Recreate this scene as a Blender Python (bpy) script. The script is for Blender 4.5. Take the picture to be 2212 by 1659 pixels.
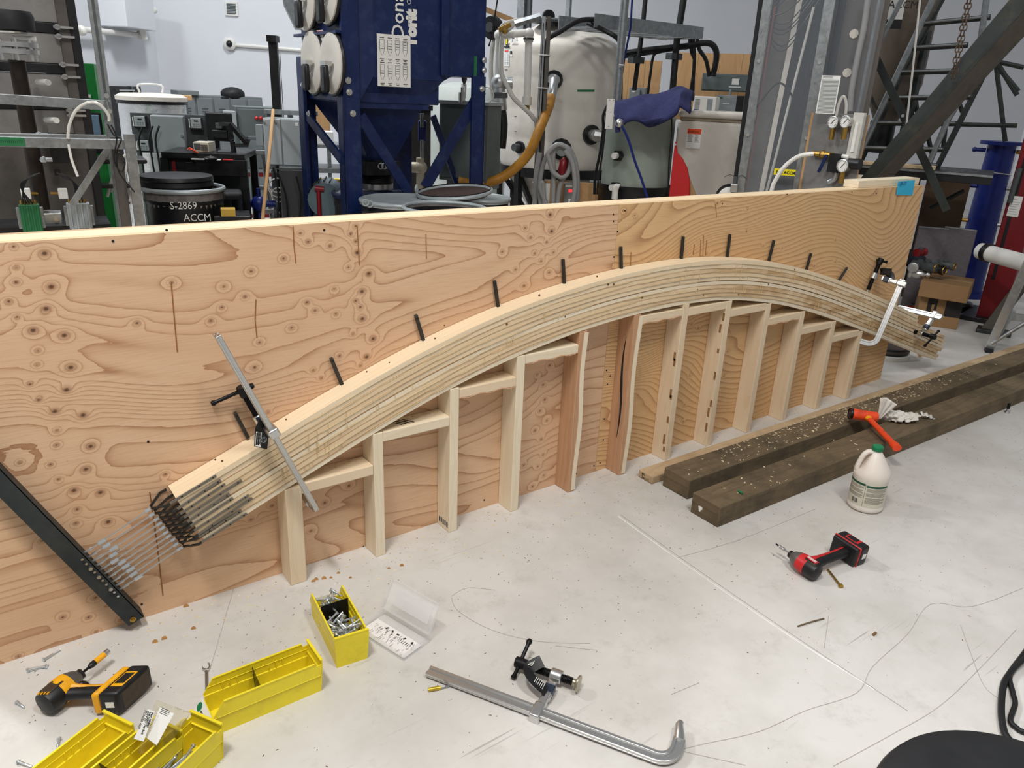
import bpy, bmesh, math, random
import numpy as np
from mathutils import Vector, Matrix, Euler
for o in list(bpy.data.objects): bpy.data.objects.remove(o)
SC = bpy.context.scene; COL = SC.collection
rnd = random.Random(7)
# ---------------------------------------------------------------- camera
F = 1649.42; CW, CH = 2212.0, 1659.0
CAM = Vector((-2.235624, -2.292242, 1.623654))
CE = Euler((1.206909, -0.042415, -0.630116), 'XYZ'); CR = CE.to_matrix()
cd = bpy.data.cameras.new('camera'); cam = bpy.data.objects.new('camera', cd); COL.objects.link(cam)
cam.location = CAM; cam.rotation_euler = CE
cd.sensor_fit = 'HORIZONTAL'; cd.sensor_width = 36; cd.lens = F*36/CW; cd.clip_start = .02; cd.clip_end = 100
SC.camera = cam
# ---------------------------------------------------------------- light
SC.view_settings.view_transform = 'Standard'; SC.view_settings.look = 'None'
SC.view_settings.exposure = 0.22; SC.view_settings.gamma = 1.0; SC.view_settings.use_curve_mapping = False
w = bpy.data.worlds.new('hall'); SC.world = w; w.use_nodes = True
w.node_tree.nodes['Background'].inputs[0].default_value = (.93, .96, 1, 1)
w.node_tree.nodes['Background'].inputs[1].default_value = .26
def area(x, y, z, sx, sy, power, rz=0, col=(1, .97, .93)):
    l = bpy.data.lights.new('high_bay_light', 'AREA'); l.shape = 'RECTANGLE'; l.size = sx; l.size_y = sy
    l.energy = power; l.color = col
    o = bpy.data.objects.new('high_bay_light', l); COL.objects.link(o); o.location = (x, y, z); o.rotation_euler = (0, 0, rz)
    return o
area(-3.2, -1.9, 6.0, .5, 1.3, 205)
area(-1.0, -3.4, 6.0, .5, 1.3, 130)
area(-4.5, 4.2, 6.2, .6, 1.4, 310, col=(.95, .98, 1))
area(1.0, 5.6, 6.2, .6, 1.4, 230, col=(.95, .98, 1))
area(6.2, 9.5, 6.2, .6, 1.4, 45, col=(.95, .98, 1))
area(-1.5, 10.5, 6.2, .6, 1.4, 330, col=(.95, .98, 1))
# ---------------------------------------------------------------- pixel -> place
def ray(u, v): return CR @ Vector(((u-1106)/F, -(v-829.5)/F, -1))
def PA(u, v, ax, val):
    d = ray(u, v); return CAM + d*((val-CAM[ax])/d[ax])
def PZ(u, v, z=0.): return PA(u, v, 2, z)
def PY(u, v, y=0.): return PA(u, v, 1, y)
def PR(u, v, r):                       # at horizontal distance r from the camera
    d = ray(u, v); return CAM + d*(r/math.hypot(d.x, d.y))
def dep(p): return -(CR.transposed() @ (Vector(p)-CAM)).z
def wid(px, p): return px*dep(p)/F     # width in metres of px pixels at point p
def V(*a): return Vector(a)
UP = V(0, 0, 1)
def yaw_at(p):                         # heading from camera to p
    d = Vector(p)-CAM; return math.atan2(d.x, d.y)
# ---------------------------------------------------------------- mesh builder
def frame(d, up=UP):
    d = Vector(d).normalized(); s = d.cross(up)
    if s.length < 1e-4: s = d.cross(V(0, 1, 0))
    s.normalize(); return d, s, s.cross(d).normalized()
def cr(pts, n=6, closed=False):
    P = [Vector(p) for p in pts]; out = []; m = len(P)
    rng = range(m if closed else m-1)
    for i in rng:
        if closed: a, b, c, d = P[(i-1) % m], P[i], P[(i+1) % m], P[(i+2) % m]
        else: a, b, c, d = P[max(i-1, 0)], P[i], P[i+1], P[min(i+2, m-1)]
        for k in range(n):
            t = k/n; out.append(.5*((2*b)+(c-a)*t+(2*a-5*b+4*c-d)*t*t+(-a+3*b-3*c+d)*t**3))
    if not closed: out.append(P[-1])
    return out
class MB:
    def __init__(s): s.v = []; s.f = []; s.uv = []; s.mi = []; s.cm = 0
    def face(s, idx, uv=None): s.f.append(idx); s.uv.append(uv or [(0, 0)]*len(idx)); s.mi.append(s.cm)
    def box(s, c, size, R=None):
        c = Vector(c); h = [x/2 for x in size]; b = len(s.v); R = R or Matrix.Identity(3)
        for i in range(8):
            q = Vector(((1 if i & 1 else -1)*h[0], (1 if i & 2 else -1)*h[1], (1 if i & 4 else -1)*h[2])); s.v.append(c+R@q)
        L = max(range(3), key=lambda k: size[k]); off = (rnd.random()*30, rnd.random()*30)
        for nax, idx in ((2, (0, 2, 3, 1)), (2, (4, 5, 7, 6)), (1, (0, 1, 5, 4)), (1, (2, 6, 7, 3)), (0, (0, 4, 6, 2)), (0, (1, 3, 7, 5))):
            uv = []
            for i in idx:
                q = [(1 if i & (1 << k) else 0)*size[k] for k in range(3)]
                if nax == L:
                    o = [k for k in range(3) if k != L]; uv.append((off[0]+q[o[0]]*.15, off[1]+q[o[1]]+7))
                else:
                    o = [k for k in range(3) if k != L and k != nax][0]; uv.append((off[0]+q[L], off[1]+q[o]+nax*.37))
            s.face([b+i for i in idx], uv)
        return s
    def bar(s, p0, p1, w, h, up=UP, ext=0):
        p0 = Vector(p0); p1 = Vector(p1); d, sd, u = frame(p1-p0, up)
        R = Matrix((d, sd, u)).transposed(); return s.box((p0+p1)/2, ((p1-p0).length+ext, w, h), R)
    def cyl(s, p0, p1, r0, r1=None, n=16, cap=True):
        r1 = r0 if r1 is None else r1; p0 = Vector(p0); p1 = Vector(p1); d, a, c = frame(p1-p0); b = len(s.v)
        for p, r in ((p0, r0), (p1, r1)):
            for k in range(n):
                t = 2*math.pi*k/n; s.v.append(p+(a*math.cos(t)+c*math.sin(t))*r)
        for k in range(n): s.face([b+k, b+(k+1) % n, b+n+(k+1) % n, b+n+k], [(k/n, 0), ((k+1)/n, 0), ((k+1)/n, 1), (k/n, 1)])
        if cap: s.face([b+k for k in reversed(range(n))]); s.face([b+n+k for k in range(n)])
        return s
    def tube(s, pts, r, n=8, cap=True, closed=False, sq=1.0, up=UP):
        P = [Vector(p) for p in pts]; m = len(P); b = len(s.v); pa = None
        for i, p in enumerate(P):
            t = (P[(i+1) % m]-P[i-1]) if closed else (P[min(i+1, m-1)]-P[max(i-1, 0)])
            t.normalize() if t.length else None
            if pa is None: _, a, c = frame(t, up)
            else:
                a = pa-t*pa.dot(t); a.normalize(); c = a.cross(t)*-1; c = t.cross(a)*-1 if False else a.cross(t)
            pa = a; c = a.cross(t); rr = r[i] if isinstance(r, (list, tuple)) else r
            for k in range(n):
                q = 2*math.pi*k/n; s.v.append(p+(a*math.cos(q)+c*math.sin(q)*sq)*rr)
        for i in range(m if closed else m-1):
            j = (i+1) % m
            for k in range(n): s.face([b+i*n+k, b+i*n+(k+1) % n, b+j*n+(k+1) % n, b+j*n+k])
        if cap and not closed: s.face([b+k for k in reversed(range(n))]); s.face([b+(m-1)*n+k for k in range(n)])
        return s
    def strip(s, pts, w, h, up=UP):          # rectangular bar swept along points; up = direction of h
        P = [Vector(p) for p in pts]; m = len(P); b = len(s.v); L = 0; uvl = []
        for i, p in enumerate(P):
            t = (P[min(i+1, m-1)]-P[max(i-1, 0)]); d, a, c = frame(t, up)
            if i: L += (P[i]-P[i-1]).length
            uvl.append(L)
            for x, y in ((-1, -1), (1, -1), (1, 1), (-1, 1)): s.v.append(p+a*(w/2*x)+c*(h/2*y))
        for i in range(m-1):
            for k in range(4):
                s.face([b+i*4+k, b+i*4+(k+1) % 4, b+(i+1)*4+(k+1) % 4, b+(i+1)*4+k])
        s.face([b+3, b+2, b+1, b]); s.face([b+(m-1)*4+k for k in range(4)]); return s
    def lathe(s, prof, base=(0, 0, 0), axis=UP, n=24, up=V(0, 1, 0.001), cap=True):
        d = Vector(axis).normalized(); _, a, c = frame(d, V(0, 1, 0) if abs(d.y) < .9 else V(1, 0, 0)); base = Vector(base); b = len(s.v); m = len(prof)
        for r, z in prof:
            for k in range(n):
                t = 2*math.pi*k/n; s.v.append(base+d*z+(a*math.cos(t)+c*math.sin(t))*max(r, 1e-5))
        for i in range(m-1):
            for k in range(n):
                s.face([b+i*n+k, b+i*n+(k+1) % n, b+(i+1)*n+(k+1) % n, b+(i+1)*n+k], [(k/n, i/m), ((k+1)/n, i/m), ((k+1)/n, (i+1)/m), (k/n, (i+1)/m)])
        if cap: s.face([b+k for k in reversed(range(n))]); s.face([b+(m-1)*n+k for k in range(n)])
        return s
    def sph(s, c, r, n=12, sc=(1, 1, 1)):
        c = Vector(c); b = len(s.v); m = n//2
        for i in range(m+1):
            for k in range(n):
                t = math.pi*i/m; q = 2*math.pi*k/n
                s.v.append(c+V(r*sc[0]*math.sin(t)*math.cos(q), r*sc[1]*math.sin(t)*math.sin(q), r*sc[2]*math.cos(t)))
        for i in range(m):
            for k in range(n): s.face([b+i*n+k, b+(i+1)*n+k, b+(i+1)*n+(k+1) % n, b+i*n+(k+1) % n])
        return s
    def prism(s, poly, vec):
        P = [Vector(p) for p in poly]; b = len(s.v); n = len(P); vec = Vector(vec)
        s.v += P+[p+vec for p in P]
        s.face([b+i for i in reversed(range(n))]); s.face([b+n+i for i in range(n)])
        for i in range(n): s.face([b+i, b+(i+1) % n, b+n+(i+1) % n, b+n+i])
        return s
    def quad(s, a, b_, c, d, uv=None):
        b = len(s.v); s.v += [Vector(x) for x in (a, b_, c, d)]; s.face([b, b+1, b+2, b+3], uv or [(0, 0), (1, 0), (1, 1), (0, 1)]); return s
    def torus(s, c, axis, R, r, n=32, m=8, a0=0, a1=2*math.pi):
        d, a, b = frame(axis); full = abs(a1-a0-2*math.pi) < 1e-6
        pts = [Vector(c)+(a*math.cos(a0+(a1-a0)*k/n)+b*math.sin(a0+(a1-a0)*k/n))*R for k in range(n if full else n+1)]
        return s.tube(pts, r, m, closed=full, up=d)
def link(o): COL.objects.link(o); return o
ROOT = {}
def thing(name, label, cat, loc=(0, 0, 0), group=None):
    o = link(bpy.data.objects.new(name, None)); o.empty_display_size = .05; o.location = loc
    o['label'] = label; o['category'] = cat
    if group: o['group'] = group
    ROOT[o.name] = Vector(loc); return o
def rootoff(p):
    while p.parent: p = p.parent
    return Vector(p.location)
def obj(name, mb, mat, parent=None, smooth=True, bev=0, seg=2, label=None, cat=None, group=None, kind=None, ang=38, fixn=True):
    off = Vector((0, 0, 0))
    if parent: off = rootoff(parent)
    elif kind != 'structure' and mb.v:
        xs = [v.x for v in mb.v]; ys = [v.y for v in mb.v]; zs = [v.z for v in mb.v]
        off = V((min(xs)+max(xs))/2, (min(ys)+max(ys))/2, min(zs))
    me = bpy.data.meshes.new(name); me.from_pydata([tuple(v-off) for v in mb.v], [], mb.f)
    uvl = me.uv_layers.new(name='UVMap'); flat = [c for f in mb.uv for p in f for c in p]; uvl.data.foreach_set('uv', flat)
    mats = mat if isinstance(mat, (list, tuple)) else [mat]
    for m_ in mats: me.materials.append(m_)
    if len(mats) > 1: me.polygons.foreach_set('material_index', mb.mi)
    if fixn:
        bm = bmesh.new(); bm.from_mesh(me); bmesh.ops.recalc_face_normals(bm, faces=bm.faces); bm.to_mesh(me); bm.free()
    if smooth:
        me.polygons.foreach_set('use_smooth', [True]*len(me.polygons)); me.set_sharp_from_angle(angle=math.radians(ang))
    me.update()
    o = link(bpy.data.objects.new(name, me))
    if parent: o.parent = parent
    else: o.location = off
    if bev:
        b = o.modifiers.new('bevel', 'BEVEL'); b.width = bev; b.segments = seg; b.limit_method = 'ANGLE'; b.angle_limit = math.radians(40)
    if label: o['label'] = label
    if cat: o['category'] = cat
    if group: o['group'] = group
    if kind: o['kind'] = kind
    return o
def solo(name, mb, mat, label, cat, group=None, **k): return obj(name, mb, mat, None, label=label, cat=cat, group=group, **k)
def struct(name, mb, mat, **k): return obj(name, mb, mat, None, kind='structure', **k)
def dup(root, loc, rot=None, label=None, group=None):
    r = link(root.copy()); r.location = loc
    if rot is not None: r.rotation_euler = rot
    if label: r['label'] = label
    if group: r['group'] = group
    for ch in list(root.children):
        c = link(ch.copy()); c.parent = r
        for g in ch.children: d = link(g.copy()); d.parent = c
    return r
def text(s, size, origin, xd, yd, mat, parent, name='lettering', bold=0., align='LEFT', depth=.0004, sx=1):
    cu = bpy.data.curves.new('t', 'FONT'); cu.body = s; cu.size = size; cu.offset = bold; cu.extrude = depth; cu.align_x = align; cu.resolution_u = 2
    to = link(bpy.data.objects.new('t', cu)); bpy.context.view_layer.update()
    me = bpy.data.meshes.new_from_object(to.evaluated_get(bpy.context.evaluated_depsgraph_get()))
    bpy.data.objects.remove(to)
    xd = Vector(xd).normalized(); yd = Vector(yd).normalized(); zd = xd.cross(yd); off = rootoff(parent) if parent else V(0, 0, 0)
    for v in me.vertices: v.co = Vector(origin)-off+xd*(v.co.x*sx)+yd*v.co.y+zd*v.co.z
    me.materials.clear(); me.materials.append(mat); me.name = name
    o = link(bpy.data.objects.new(name, me)); o.parent = parent; return o
# ---------------------------------------------------------------- materials
def lin(c):
    r = []
    for x in c[:3]:
        x = x/255; r.append(x/12.92 if x <= .04045 else ((x+.055)/1.055)**2.4)
    return (*r, 1)
class NT:
    def __init__(s, name):
        s.m = bpy.data.materials.new(name); s.m.use_nodes = True; s.t = s.m.node_tree; s.b = s.t.nodes['Principled BSDF']
    def n(s, typ, **k):
        x = s.t.nodes.new('ShaderNode'+typ)
        for a, b in k.items(): setattr(x, a, b)
        return x
    def l(s, a, b): s.t.links.new(a, b)
    def math(s, op, a, b=0., c=None):
        x = s.n('Math', operation=op)
        for i, q in enumerate((a, b, c)):
            if q is None: continue
            if isinstance(q, (int, float)): x.inputs[i].default_value = q
            else: s.l(q, x.inputs[i])
        return x.outputs[0]
    def mix(s, f, a, b, typ='MIX'):
        x = s.n('Mix', data_type='RGBA', blend_type=typ)
        for i, q in ((0, f), (6, a), (7, b)):
            if isinstance(q, (int, float)): x.inputs[i].default_value = q
            elif isinstance(q, tuple): x.inputs[i].default_value = q
            else: s.l(q, x.inputs[i])
        return x.outputs[2]
    def noise(s, vec, scale, detail=3, rough=.5, dist=0):
        x = s.n('TexNoise'); x.inputs['Scale'].default_value = scale; x.inputs['Detail'].default_value = detail; x.inputs['Roughness'].default_value = rough; x.inputs['Distortion'].default_value = dist
        if vec is not None: s.l(vec, x.inputs['Vector'])
        return x.outputs[0]
    def ramp(s, f, lo, hi, a=0., b=1.):
        x = s.n('MapRange'); x.inputs[1].default_value = lo; x.inputs[2].default_value = hi; x.inputs[3].default_value = a; x.inputs[4].default_value = b
        s.l(f, x.inputs[0]); return x.outputs[0]
    def mapping(s, vec, scale=(1, 1, 1), rot=(0, 0, 0), loc=(0, 0, 0)):
        x = s.n('Mapping'); x.inputs['Scale'].default_value = scale; x.inputs['Rotation'].default_value = rot; x.inputs['Location'].default_value = loc; s.l(vec, x.inputs[0]); return x.outputs[0]
    def co(s, which='Object'): return s.n('TexCoord').outputs[which]
    def bump(s, h, strength=.3, dist=.002):
        x = s.n('Bump'); x.inputs['Strength'].default_value = strength; x.inputs['Distance'].default_value = dist; s.l(h, x.inputs['Height']); s.l(x.outputs[0], s.b.inputs['Normal'])
def mat(name, col, rough=.5, metal=0, var=.12, vs=6, bump=0, bs=60, dirt=None, da=.3, ds=4, coat=0, trans=0, ior=1.45, emit=0, alpha=1, spec=.5):
    k = NT(name); B = k.b; B.inputs['Roughness'].default_value = rough; B.inputs['Metallic'].default_value = metal
    B.inputs['Coat Weight'].default_value = coat; B.inputs['Transmission Weight'].default_value = trans; B.inputs['IOR'].default_value = ior; B.inputs['Alpha'].default_value = alpha; B.inputs['Specular IOR Level'].default_value = spec
    c = lin(col); v = k.co()
    n1 = k.noise(v, vs, 4, .6)
    f = k.ramp(n1, .3, .7, 1-var, 1+var*.6)
    x = k.n('Mix', data_type='RGBA', blend_type='MULTIPLY'); x.inputs[0].default_value = 1; x.inputs[6].default_value = c
    k.l(f, x.inputs[7]); out = x.outputs[2]
    if dirt:
        n2 = k.noise(v, ds, 6, .7); out = k.mix(k.ramp(n2, .5, .68, 0, da), out, lin(dirt))
    k.l(out, B.inputs['Base Color'])
    if var: k.l(k.ramp(k.noise(v, vs*3, 3), .3, .7, max(rough-.08, .02), min(rough+.1, 1)), B.inputs['Roughness'])
    if bump: k.bump(k.noise(v, bs, 4), bump, .003)
    if emit: B.inputs['Emission Color'].default_value = c; B.inputs['Emission Strength'].default_value = emit
    return k.m
def wood(name, c1, c2, ck=(95, 60, 30), freq=26, rough=.6, knots=.5, grime=None, wet=None):
    k = NT(name); uv = k.co('UV'); d = k.noise(k.mapping(uv, (1.2, 5, 1)), 1, 3, .5)
    sep = k.n('SeparateXYZ'); k.l(uv, sep.inputs[0])
    r = k.math('ADD', k.math('MULTIPLY', sep.outputs[1], freq), k.math('MULTIPLY', d, 7.))
    fr = k.math('FRACT', r); p = k.math('POWER', fr, 3.)
    g = k.noise(k.mapping(uv, (4, 260, 1)), 1, 3, .6)
    f = k.math('ADD', k.math('MULTIPLY', p, .32), k.ramp(g, .35, .75, 0, .35))
    out = k.mix(f, lin(c1), lin(c2))
    big = k.noise(k.mapping(uv, (.9, 3, 1)), 1.5, 2); out = k.mix(k.ramp(big, .35, .7, 0, .25), out, lin(c2))
    if knots:
        vo = k.n('TexVoronoi'); k.l(k.mapping(uv, (4.2, 15, 1)), vo.inputs['Vector']); vo.inputs['Scale'].default_value = 1
        cs = k.n('SeparateColor'); k.l(vo.outputs['Color'], cs.inputs[0])
        has = k.math('LESS_THAN', cs.outputs[0], knots*.3)
        kn = k.math('MULTIPLY', k.ramp(vo.outputs['Distance'], .03, .07, 1, 0), has)
        out = k.mix(k.math('MULTIPLY', kn, .65), out, lin(ck))
        ring = k.math('MULTIPLY', k.ramp(k.math('ABSOLUTE', k.math('SUBTRACT', vo.outputs['Distance'], .16)), 0, .05, .2, 0), has)
        out = k.mix(ring, out, lin(c2))
    if grime:
        q = k.noise(k.co(), 5, 6, .7); out = k.mix(k.ramp(q, .45, .7, 0, .75), out, lin(grime))
    if wet:            # honey-coloured resin soak with its own ragged shape
        o = k.co(); sx = k.n('SeparateXYZ'); k.l(o, sx.inputs[0]); q = k.noise(k.mapping(o, (2.2, 1, 9)), 1.6, 4, .6)
        out = k.mix(k.math('MULTIPLY', k.ramp(q, .42, .58, 0, .75), k.ramp(sx.outputs[0], 1.9, 2.6, 0, 1)), out, lin(wet))
    k.l(out, k.b.inputs['Base Color']); k.b.inputs['Roughness'].default_value = rough
    k.bump(k.math('ADD', p, g), .12, .001)
    return k.m
M_ = {}
M_['pale'] = wood('pale_lumber', (232, 213, 184), (212, 182, 144))
M_['lam'] = wood('lamination_pale', (238, 221, 190), (220, 190, 150), freq=40, knots=.25)
M_['lam2'] = wood('lamination_tan', (234, 212, 176), (212, 178, 136), freq=40, knots=.4)
M_['lam3'] = wood('lamination_cream', (238, 225, 200), (216, 194, 158), freq=30, knots=.3)
M_['lamw'] = wood('lamination_resin_soaked', (234, 212, 176), (212, 178, 136), freq=40, knots=.4, wet=(178, 138, 84))
M_['red'] = wood('reddish_lumber', (202, 160, 124), (160, 114, 80), knots=.5)
M_['timber'] = wood('treated_timber', (118, 101, 76), (70, 57, 38), ck=(36, 28, 18), freq=22, knots=.6, grime=(58, 50, 36), rough=.85)
M_['plank'] = wood('soiled_plank', (196, 172, 138), (164, 134, 98), freq=24, knots=.6, grime=(150, 124, 92), rough=.75)
M_['ply_edge'] = wood('plywood_edge', (224, 198, 156), (182, 142, 98), knots=0)
M_['steel'] = mat('mill_scale_steel', (62, 62, 60), .5, .6, .35, 14, dirt=(100, 90, 76), da=.5, ds=20)
M_['bars'] = mat('bare_flat_bar', (128, 122, 112), .5, .4, .3, 30, dirt=(62, 48, 36), da=.6, ds=30)
M_['angle'] = mat('dark_primed_steel', (46, 52, 54), .55, .25, .3, 8, dirt=(84, 78, 68), da=.25, ds=9, bump=.06, bs=90)
M_['chrome'] = mat('bright_zinc_steel', (206, 206, 204), .31, 1, 0)
M_['zinc'] = mat('zinc_plate', (212, 218, 222), .32, .9, 0)
M_['galv'] = mat('galvanised_steel', (150, 154, 156), .42, .75, .25, 25)
M_['alu'] = mat('aluminium', (190, 192, 192), .35, .85, .12, 12)
M_['black'] = mat('black_plastic', (20, 20, 22), .42, 0, .2, 10)
M_['blackm'] = mat('black_oxide_metal', (24, 24, 26), .4, .5, .2, 18)
M_['rubber'] = mat('black_rubber', (24, 25, 28), .6, 0, .25, 6)
M_['white'] = mat('white_label_paper', (236, 235, 230), .55, 0, .04, 10)
M_['ink'] = mat('black_ink', (26, 26, 28), .6, 0, 0)
M_['yellow'] = mat('yellow_bin_plastic', (236, 216, 44), .38, 0, .07, 7, dirt=(150, 128, 40), da=.22, ds=14)
M_['dewy'] = mat('yellow_tool_plastic', (238, 170, 20), .42, 0, .1, 20, dirt=(90, 60, 20), da=.3, ds=30)
M_['redp'] = mat('red_tool_plastic', (190, 34, 36), .42, 0, .1, 20)
M_['orange'] = mat('orange_rubber', (240, 78, 34), .45, 0, .08, 12, dirt=(90, 30, 20), da=.5, ds=16)
M_['green'] = mat('green_plastic', (22, 122, 78), .4, 0, .06, 12)
M_['barkp'] = mat('bark_patch_brown', (150, 112, 74), .8, 0, .3, 60)
M_['glue'] = mat('clear_glue', (214, 190, 146), .1, 0, .05, 20, coat=.6)
M_['chip'] = mat('wood_chips', (220, 202, 168), .8, 0, .25, 60)
M_['chipd'] = mat('dark_chips', (120, 88, 58), .85, 0, .35, 60)
M_['mark'] = mat('pencil_mark', (168, 164, 159), .8, 0, .2, 30)
M_['bluem'] = mat('blue_painted_steel', (17, 35, 82), .38, .1, .18, 3, dirt=(60, 80, 120), da=.3, ds=10)
M_['tankw'] = mat('white_polyethylene', (214, 208, 198), .5, 0, .06, 3, dirt=(168, 156, 140), da=.35, ds=2.5)
M_['greyp'] = mat('grey_enclosure_paint', (138, 144, 146), .45, .1, .06, 4)
M_['greyd'] = mat('dark_grey_paint', (78, 82, 84), .5, .1, .1, 4)
M_['pvc'] = mat('white_pvc', (226, 224, 218), .35, 0, .04, 5)
M_['cable'] = mat('black_cable', (18, 18, 20), .5, 0, .1, 5)
M_['brass'] = mat('brass', (176, 140, 70), .35, .9, .2, 30)
M_['ibeam'] = mat('dark_green_grey_steel', (52, 58, 56), .5, .2, .25, 4, dirt=(96, 84, 66), da=.45, ds=5)
M_['brown'] = mat('cardboard', (150, 116, 78), .8, 0, .1, 5)
M_['redm'] = mat('red_painted_steel', (120, 18, 26), .4, .1, .15, 5)
M_['blueb'] = mat('bright_blue_paint', (18, 36, 112), .4, .1, .15, 5)
M_['pink'] = mat('paper_sheet', (226, 222, 220), .6, 0, .03, 8)
# ================================================================ setting
def floor_mat():
    k = NT('white_scuffed_floor'); o = k.co(); sep = k.n('SeparateXYZ'); k.l(o, sep.inputs[0])
    base = lin((208, 205, 200))
    n = k.noise(o, 1.4, 6, .65); out = k.mix(k.ramp(n, .40, .66, 0, .6), base, lin((170, 166, 158)))
    n3 = k.noise(k.mapping(o, (1, 1, 1), (0, 0, .5)), 7, 7, .8); out = k.mix(k.ramp(n3, .54, .72, 0, .35), out, lin((146, 141, 132)))
    for ang, sc, seed in ((.2, 1, 0), (1.1, 1.3, 4), (2.4, .8, 9), (-.6, 1.1, 14)):       # fine scratches
        m = k.mapping(o, (sc*2.2, sc*70, 1), (0, 0, ang), (seed, seed, 0)); s = k.noise(m, 1, 2, .5, .3)
        g = k.ramp(k.noise(o, 2.5, 2), .5, .62, 0, .5); f = k.math('MULTIPLY', k.ramp(s, .70, .76, 0, 1), g); out = k.mix(f, out, lin((118, 114, 108)))
    vo = k.n('TexVoronoi'); k.l(k.mapping(o, (1, 1, 1)), vo.inputs['Vector']); vo.inputs['Scale'].default_value = 42    # specks
    cs = k.n('SeparateColor'); k.l(vo.outputs['Color'], cs.inputs[0])
    sp = k.math('MULTIPLY', k.ramp(vo.outputs['Distance'], .06, .13, 1, 0), k.math('LESS_THAN', cs.outputs[0], .10)); out = k.mix(k.math('MULTIPLY', sp, .8), out, lin((92, 78, 62)))
    v2 = k.n('TexVoronoi'); k.l(o, v2.inputs['Vector']); v2.inputs['Scale'].default_value = 13
    c2 = k.n('SeparateColor'); k.l(v2.outputs['Color'], c2.inputs[0])
    sp = k.math('MULTIPLY', k.ramp(v2.outputs['Distance'], .05, .1, 1, 0), k.math('LESS_THAN', c2.outputs[0], .06)); out = k.mix(k.math('MULTIPLY', sp, .5), out, lin((128, 104, 74)))
    k.l(out, k.b.inputs['Base Color'])
    k.l(k.ramp(n, .3, .7, .34, .5), k.b.inputs['Roughness'])
    k.bump(k.noise(o, 30, 4), .04, .002); return k.m
FM = floor_mat()
b = MB(); b.box((4, 6, -.05), (34, 32, .1)); floor = struct('floor', b, FM, smooth=False)
def wall_mat(name, c, c2):
    k = NT(name); o = k.co(); n = k.noise(o, .8, 4, .6); k.l(k.mix(k.ramp(n, .4, .7, 0, .4), lin(c), lin(c2)), k.b.inputs['Base Color']); k.b.inputs['Roughness'].default_value = .7; k.bump(k.noise(o, 40, 3), .05, .002); return k.m
WM = wall_mat('white_painted_wall', (218, 220, 225), (204, 206, 211))
# far wall runs square to the view from the corner at pixel (330, ...) ; side wall comes towards the camera
cornerP = PR(322, 40, 13.0); cornerP.z = 0
farR = PR(2212, 200, 17.0); farR.z = 0
leftN = PR(-330, 60, 9.0); leftN.z = 0
b = MB(); b.bar(cornerP+V(0, 0, 3.5), farR+V(0, 0, 3.5), .2, 7.0, ext=.2); struct('wall_back', b, WM, smooth=False)
b = MB(); b.bar(leftN+V(0, 0, 3.5), cornerP+V(0, 0, 3.5), .2, 7.0); struct('wall_left', b, WM, smooth=False)
# pencil and scuff marks on the floor, floor joints
def marks(paths, w, name='scuff_mark', m='mark'):
    for pts in paths:
        P = cr([PZ(u, v, .0006) for u, v in pts], 5); b = MB(); b.strip(P, w, .0008); obj(name, b, M_[m], floor, smooth=False)
marks([[(1610, 1653), (1470, 1622)], [(1460, 1622), (1520, 1607), (1640, 1580), (1740, 1535), (1850, 1497), (1885, 1440), (1960, 1370), (2010, 1305), (2100, 1310), (2210, 1270)],
       [(1800, 1655), (1920, 1590), (2030, 1525), (2120, 1440), (2195, 1360)], [(975, 1290), (990, 1320), (1060, 1360), (1160, 1385), (1275, 1390)], [(975, 1288), (1010, 1270), (1070, 1275)],
       [(1462, 1205), (1600, 1165), (1760, 1100)], [(2075, 1350), (2100, 1420), (2125, 1480), (2155, 1508)], [(530, 1185), (470, 1390), (455, 1440)],
       [(1200, 1395), (1290, 1405)], [(1450, 1500), (1510, 1475)], [(1790, 1330), (1780, 1400)]], .0015)
k = mat('joint_filler', (226, 224, 220), .5, 0, .1, 20)
M_['joint'] = k
marks([[(1335, 1115), (1460, 1205), (1700, 1370), (1890, 1490)]], .007, 'floor_joint', 'joint')
marks([[(1341, 1112), (1466, 1202), (1706, 1367), (1960, 1535)]], .002, 'floor_joint')
# wood flakes and grit
def flakes(name, pts, z, size, m, parent=None, label=None, cat=None):
    b = MB()
    for x, y, zz in pts:
        s = size*rnd.uniform(.4, 1.5); a = rnd.uniform(0, 6.28); l = s*rnd.uniform(.8, 2.2); t = rnd.uniform(.1, .5)
        b.box((x, y, zz+size*.12), (l, s*.7, size*.22), Euler((rnd.uniform(-t, t)*.4, rnd.uniform(-t, t)*.4, a)).to_matrix())
    return obj(name, b, m, parent, smooth=False, kind='stuff', label=label, cat=cat)
pts = [(rnd.uniform(-2.2, 2.2), -abs(rnd.gauss(0, .16))-.01, 0) for _ in range(650)]
flakes('wood_shavings', pts, 0, .0042, M_['chip'], None, 'pale wood chips strewn on the floor along the plywood', 'wood chips')
pts = [(rnd.uniform(-2.3, 2.4), -abs(rnd.gauss(0, .6))-.02, 0) for _ in range(900)]
flakes('floor_grit', pts, 0, .0026, M_['chipd'], None, 'dark crumbs and grit scattered over the white floor', 'debris')
b = MB(); b.strip(cr([PZ(1723, 1353, .003), PZ(1750, 1344, .004), PZ(1780, 1336, .003)], 4), .004, .003); solo('wood_splinter', b, M_['timber'], 'thin dark splinter alone on floor below the red driver', 'splinter')
b = MB(); b.box(PZ(1889, 1369, .003), (.022, .008, .005), Euler((0, 0, .1)).to_matrix()); solo('wood_chip', b, M_['chipd'], 'single brown chip on the floor right of the dark splinter', 'chip', bev=.001)
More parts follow.
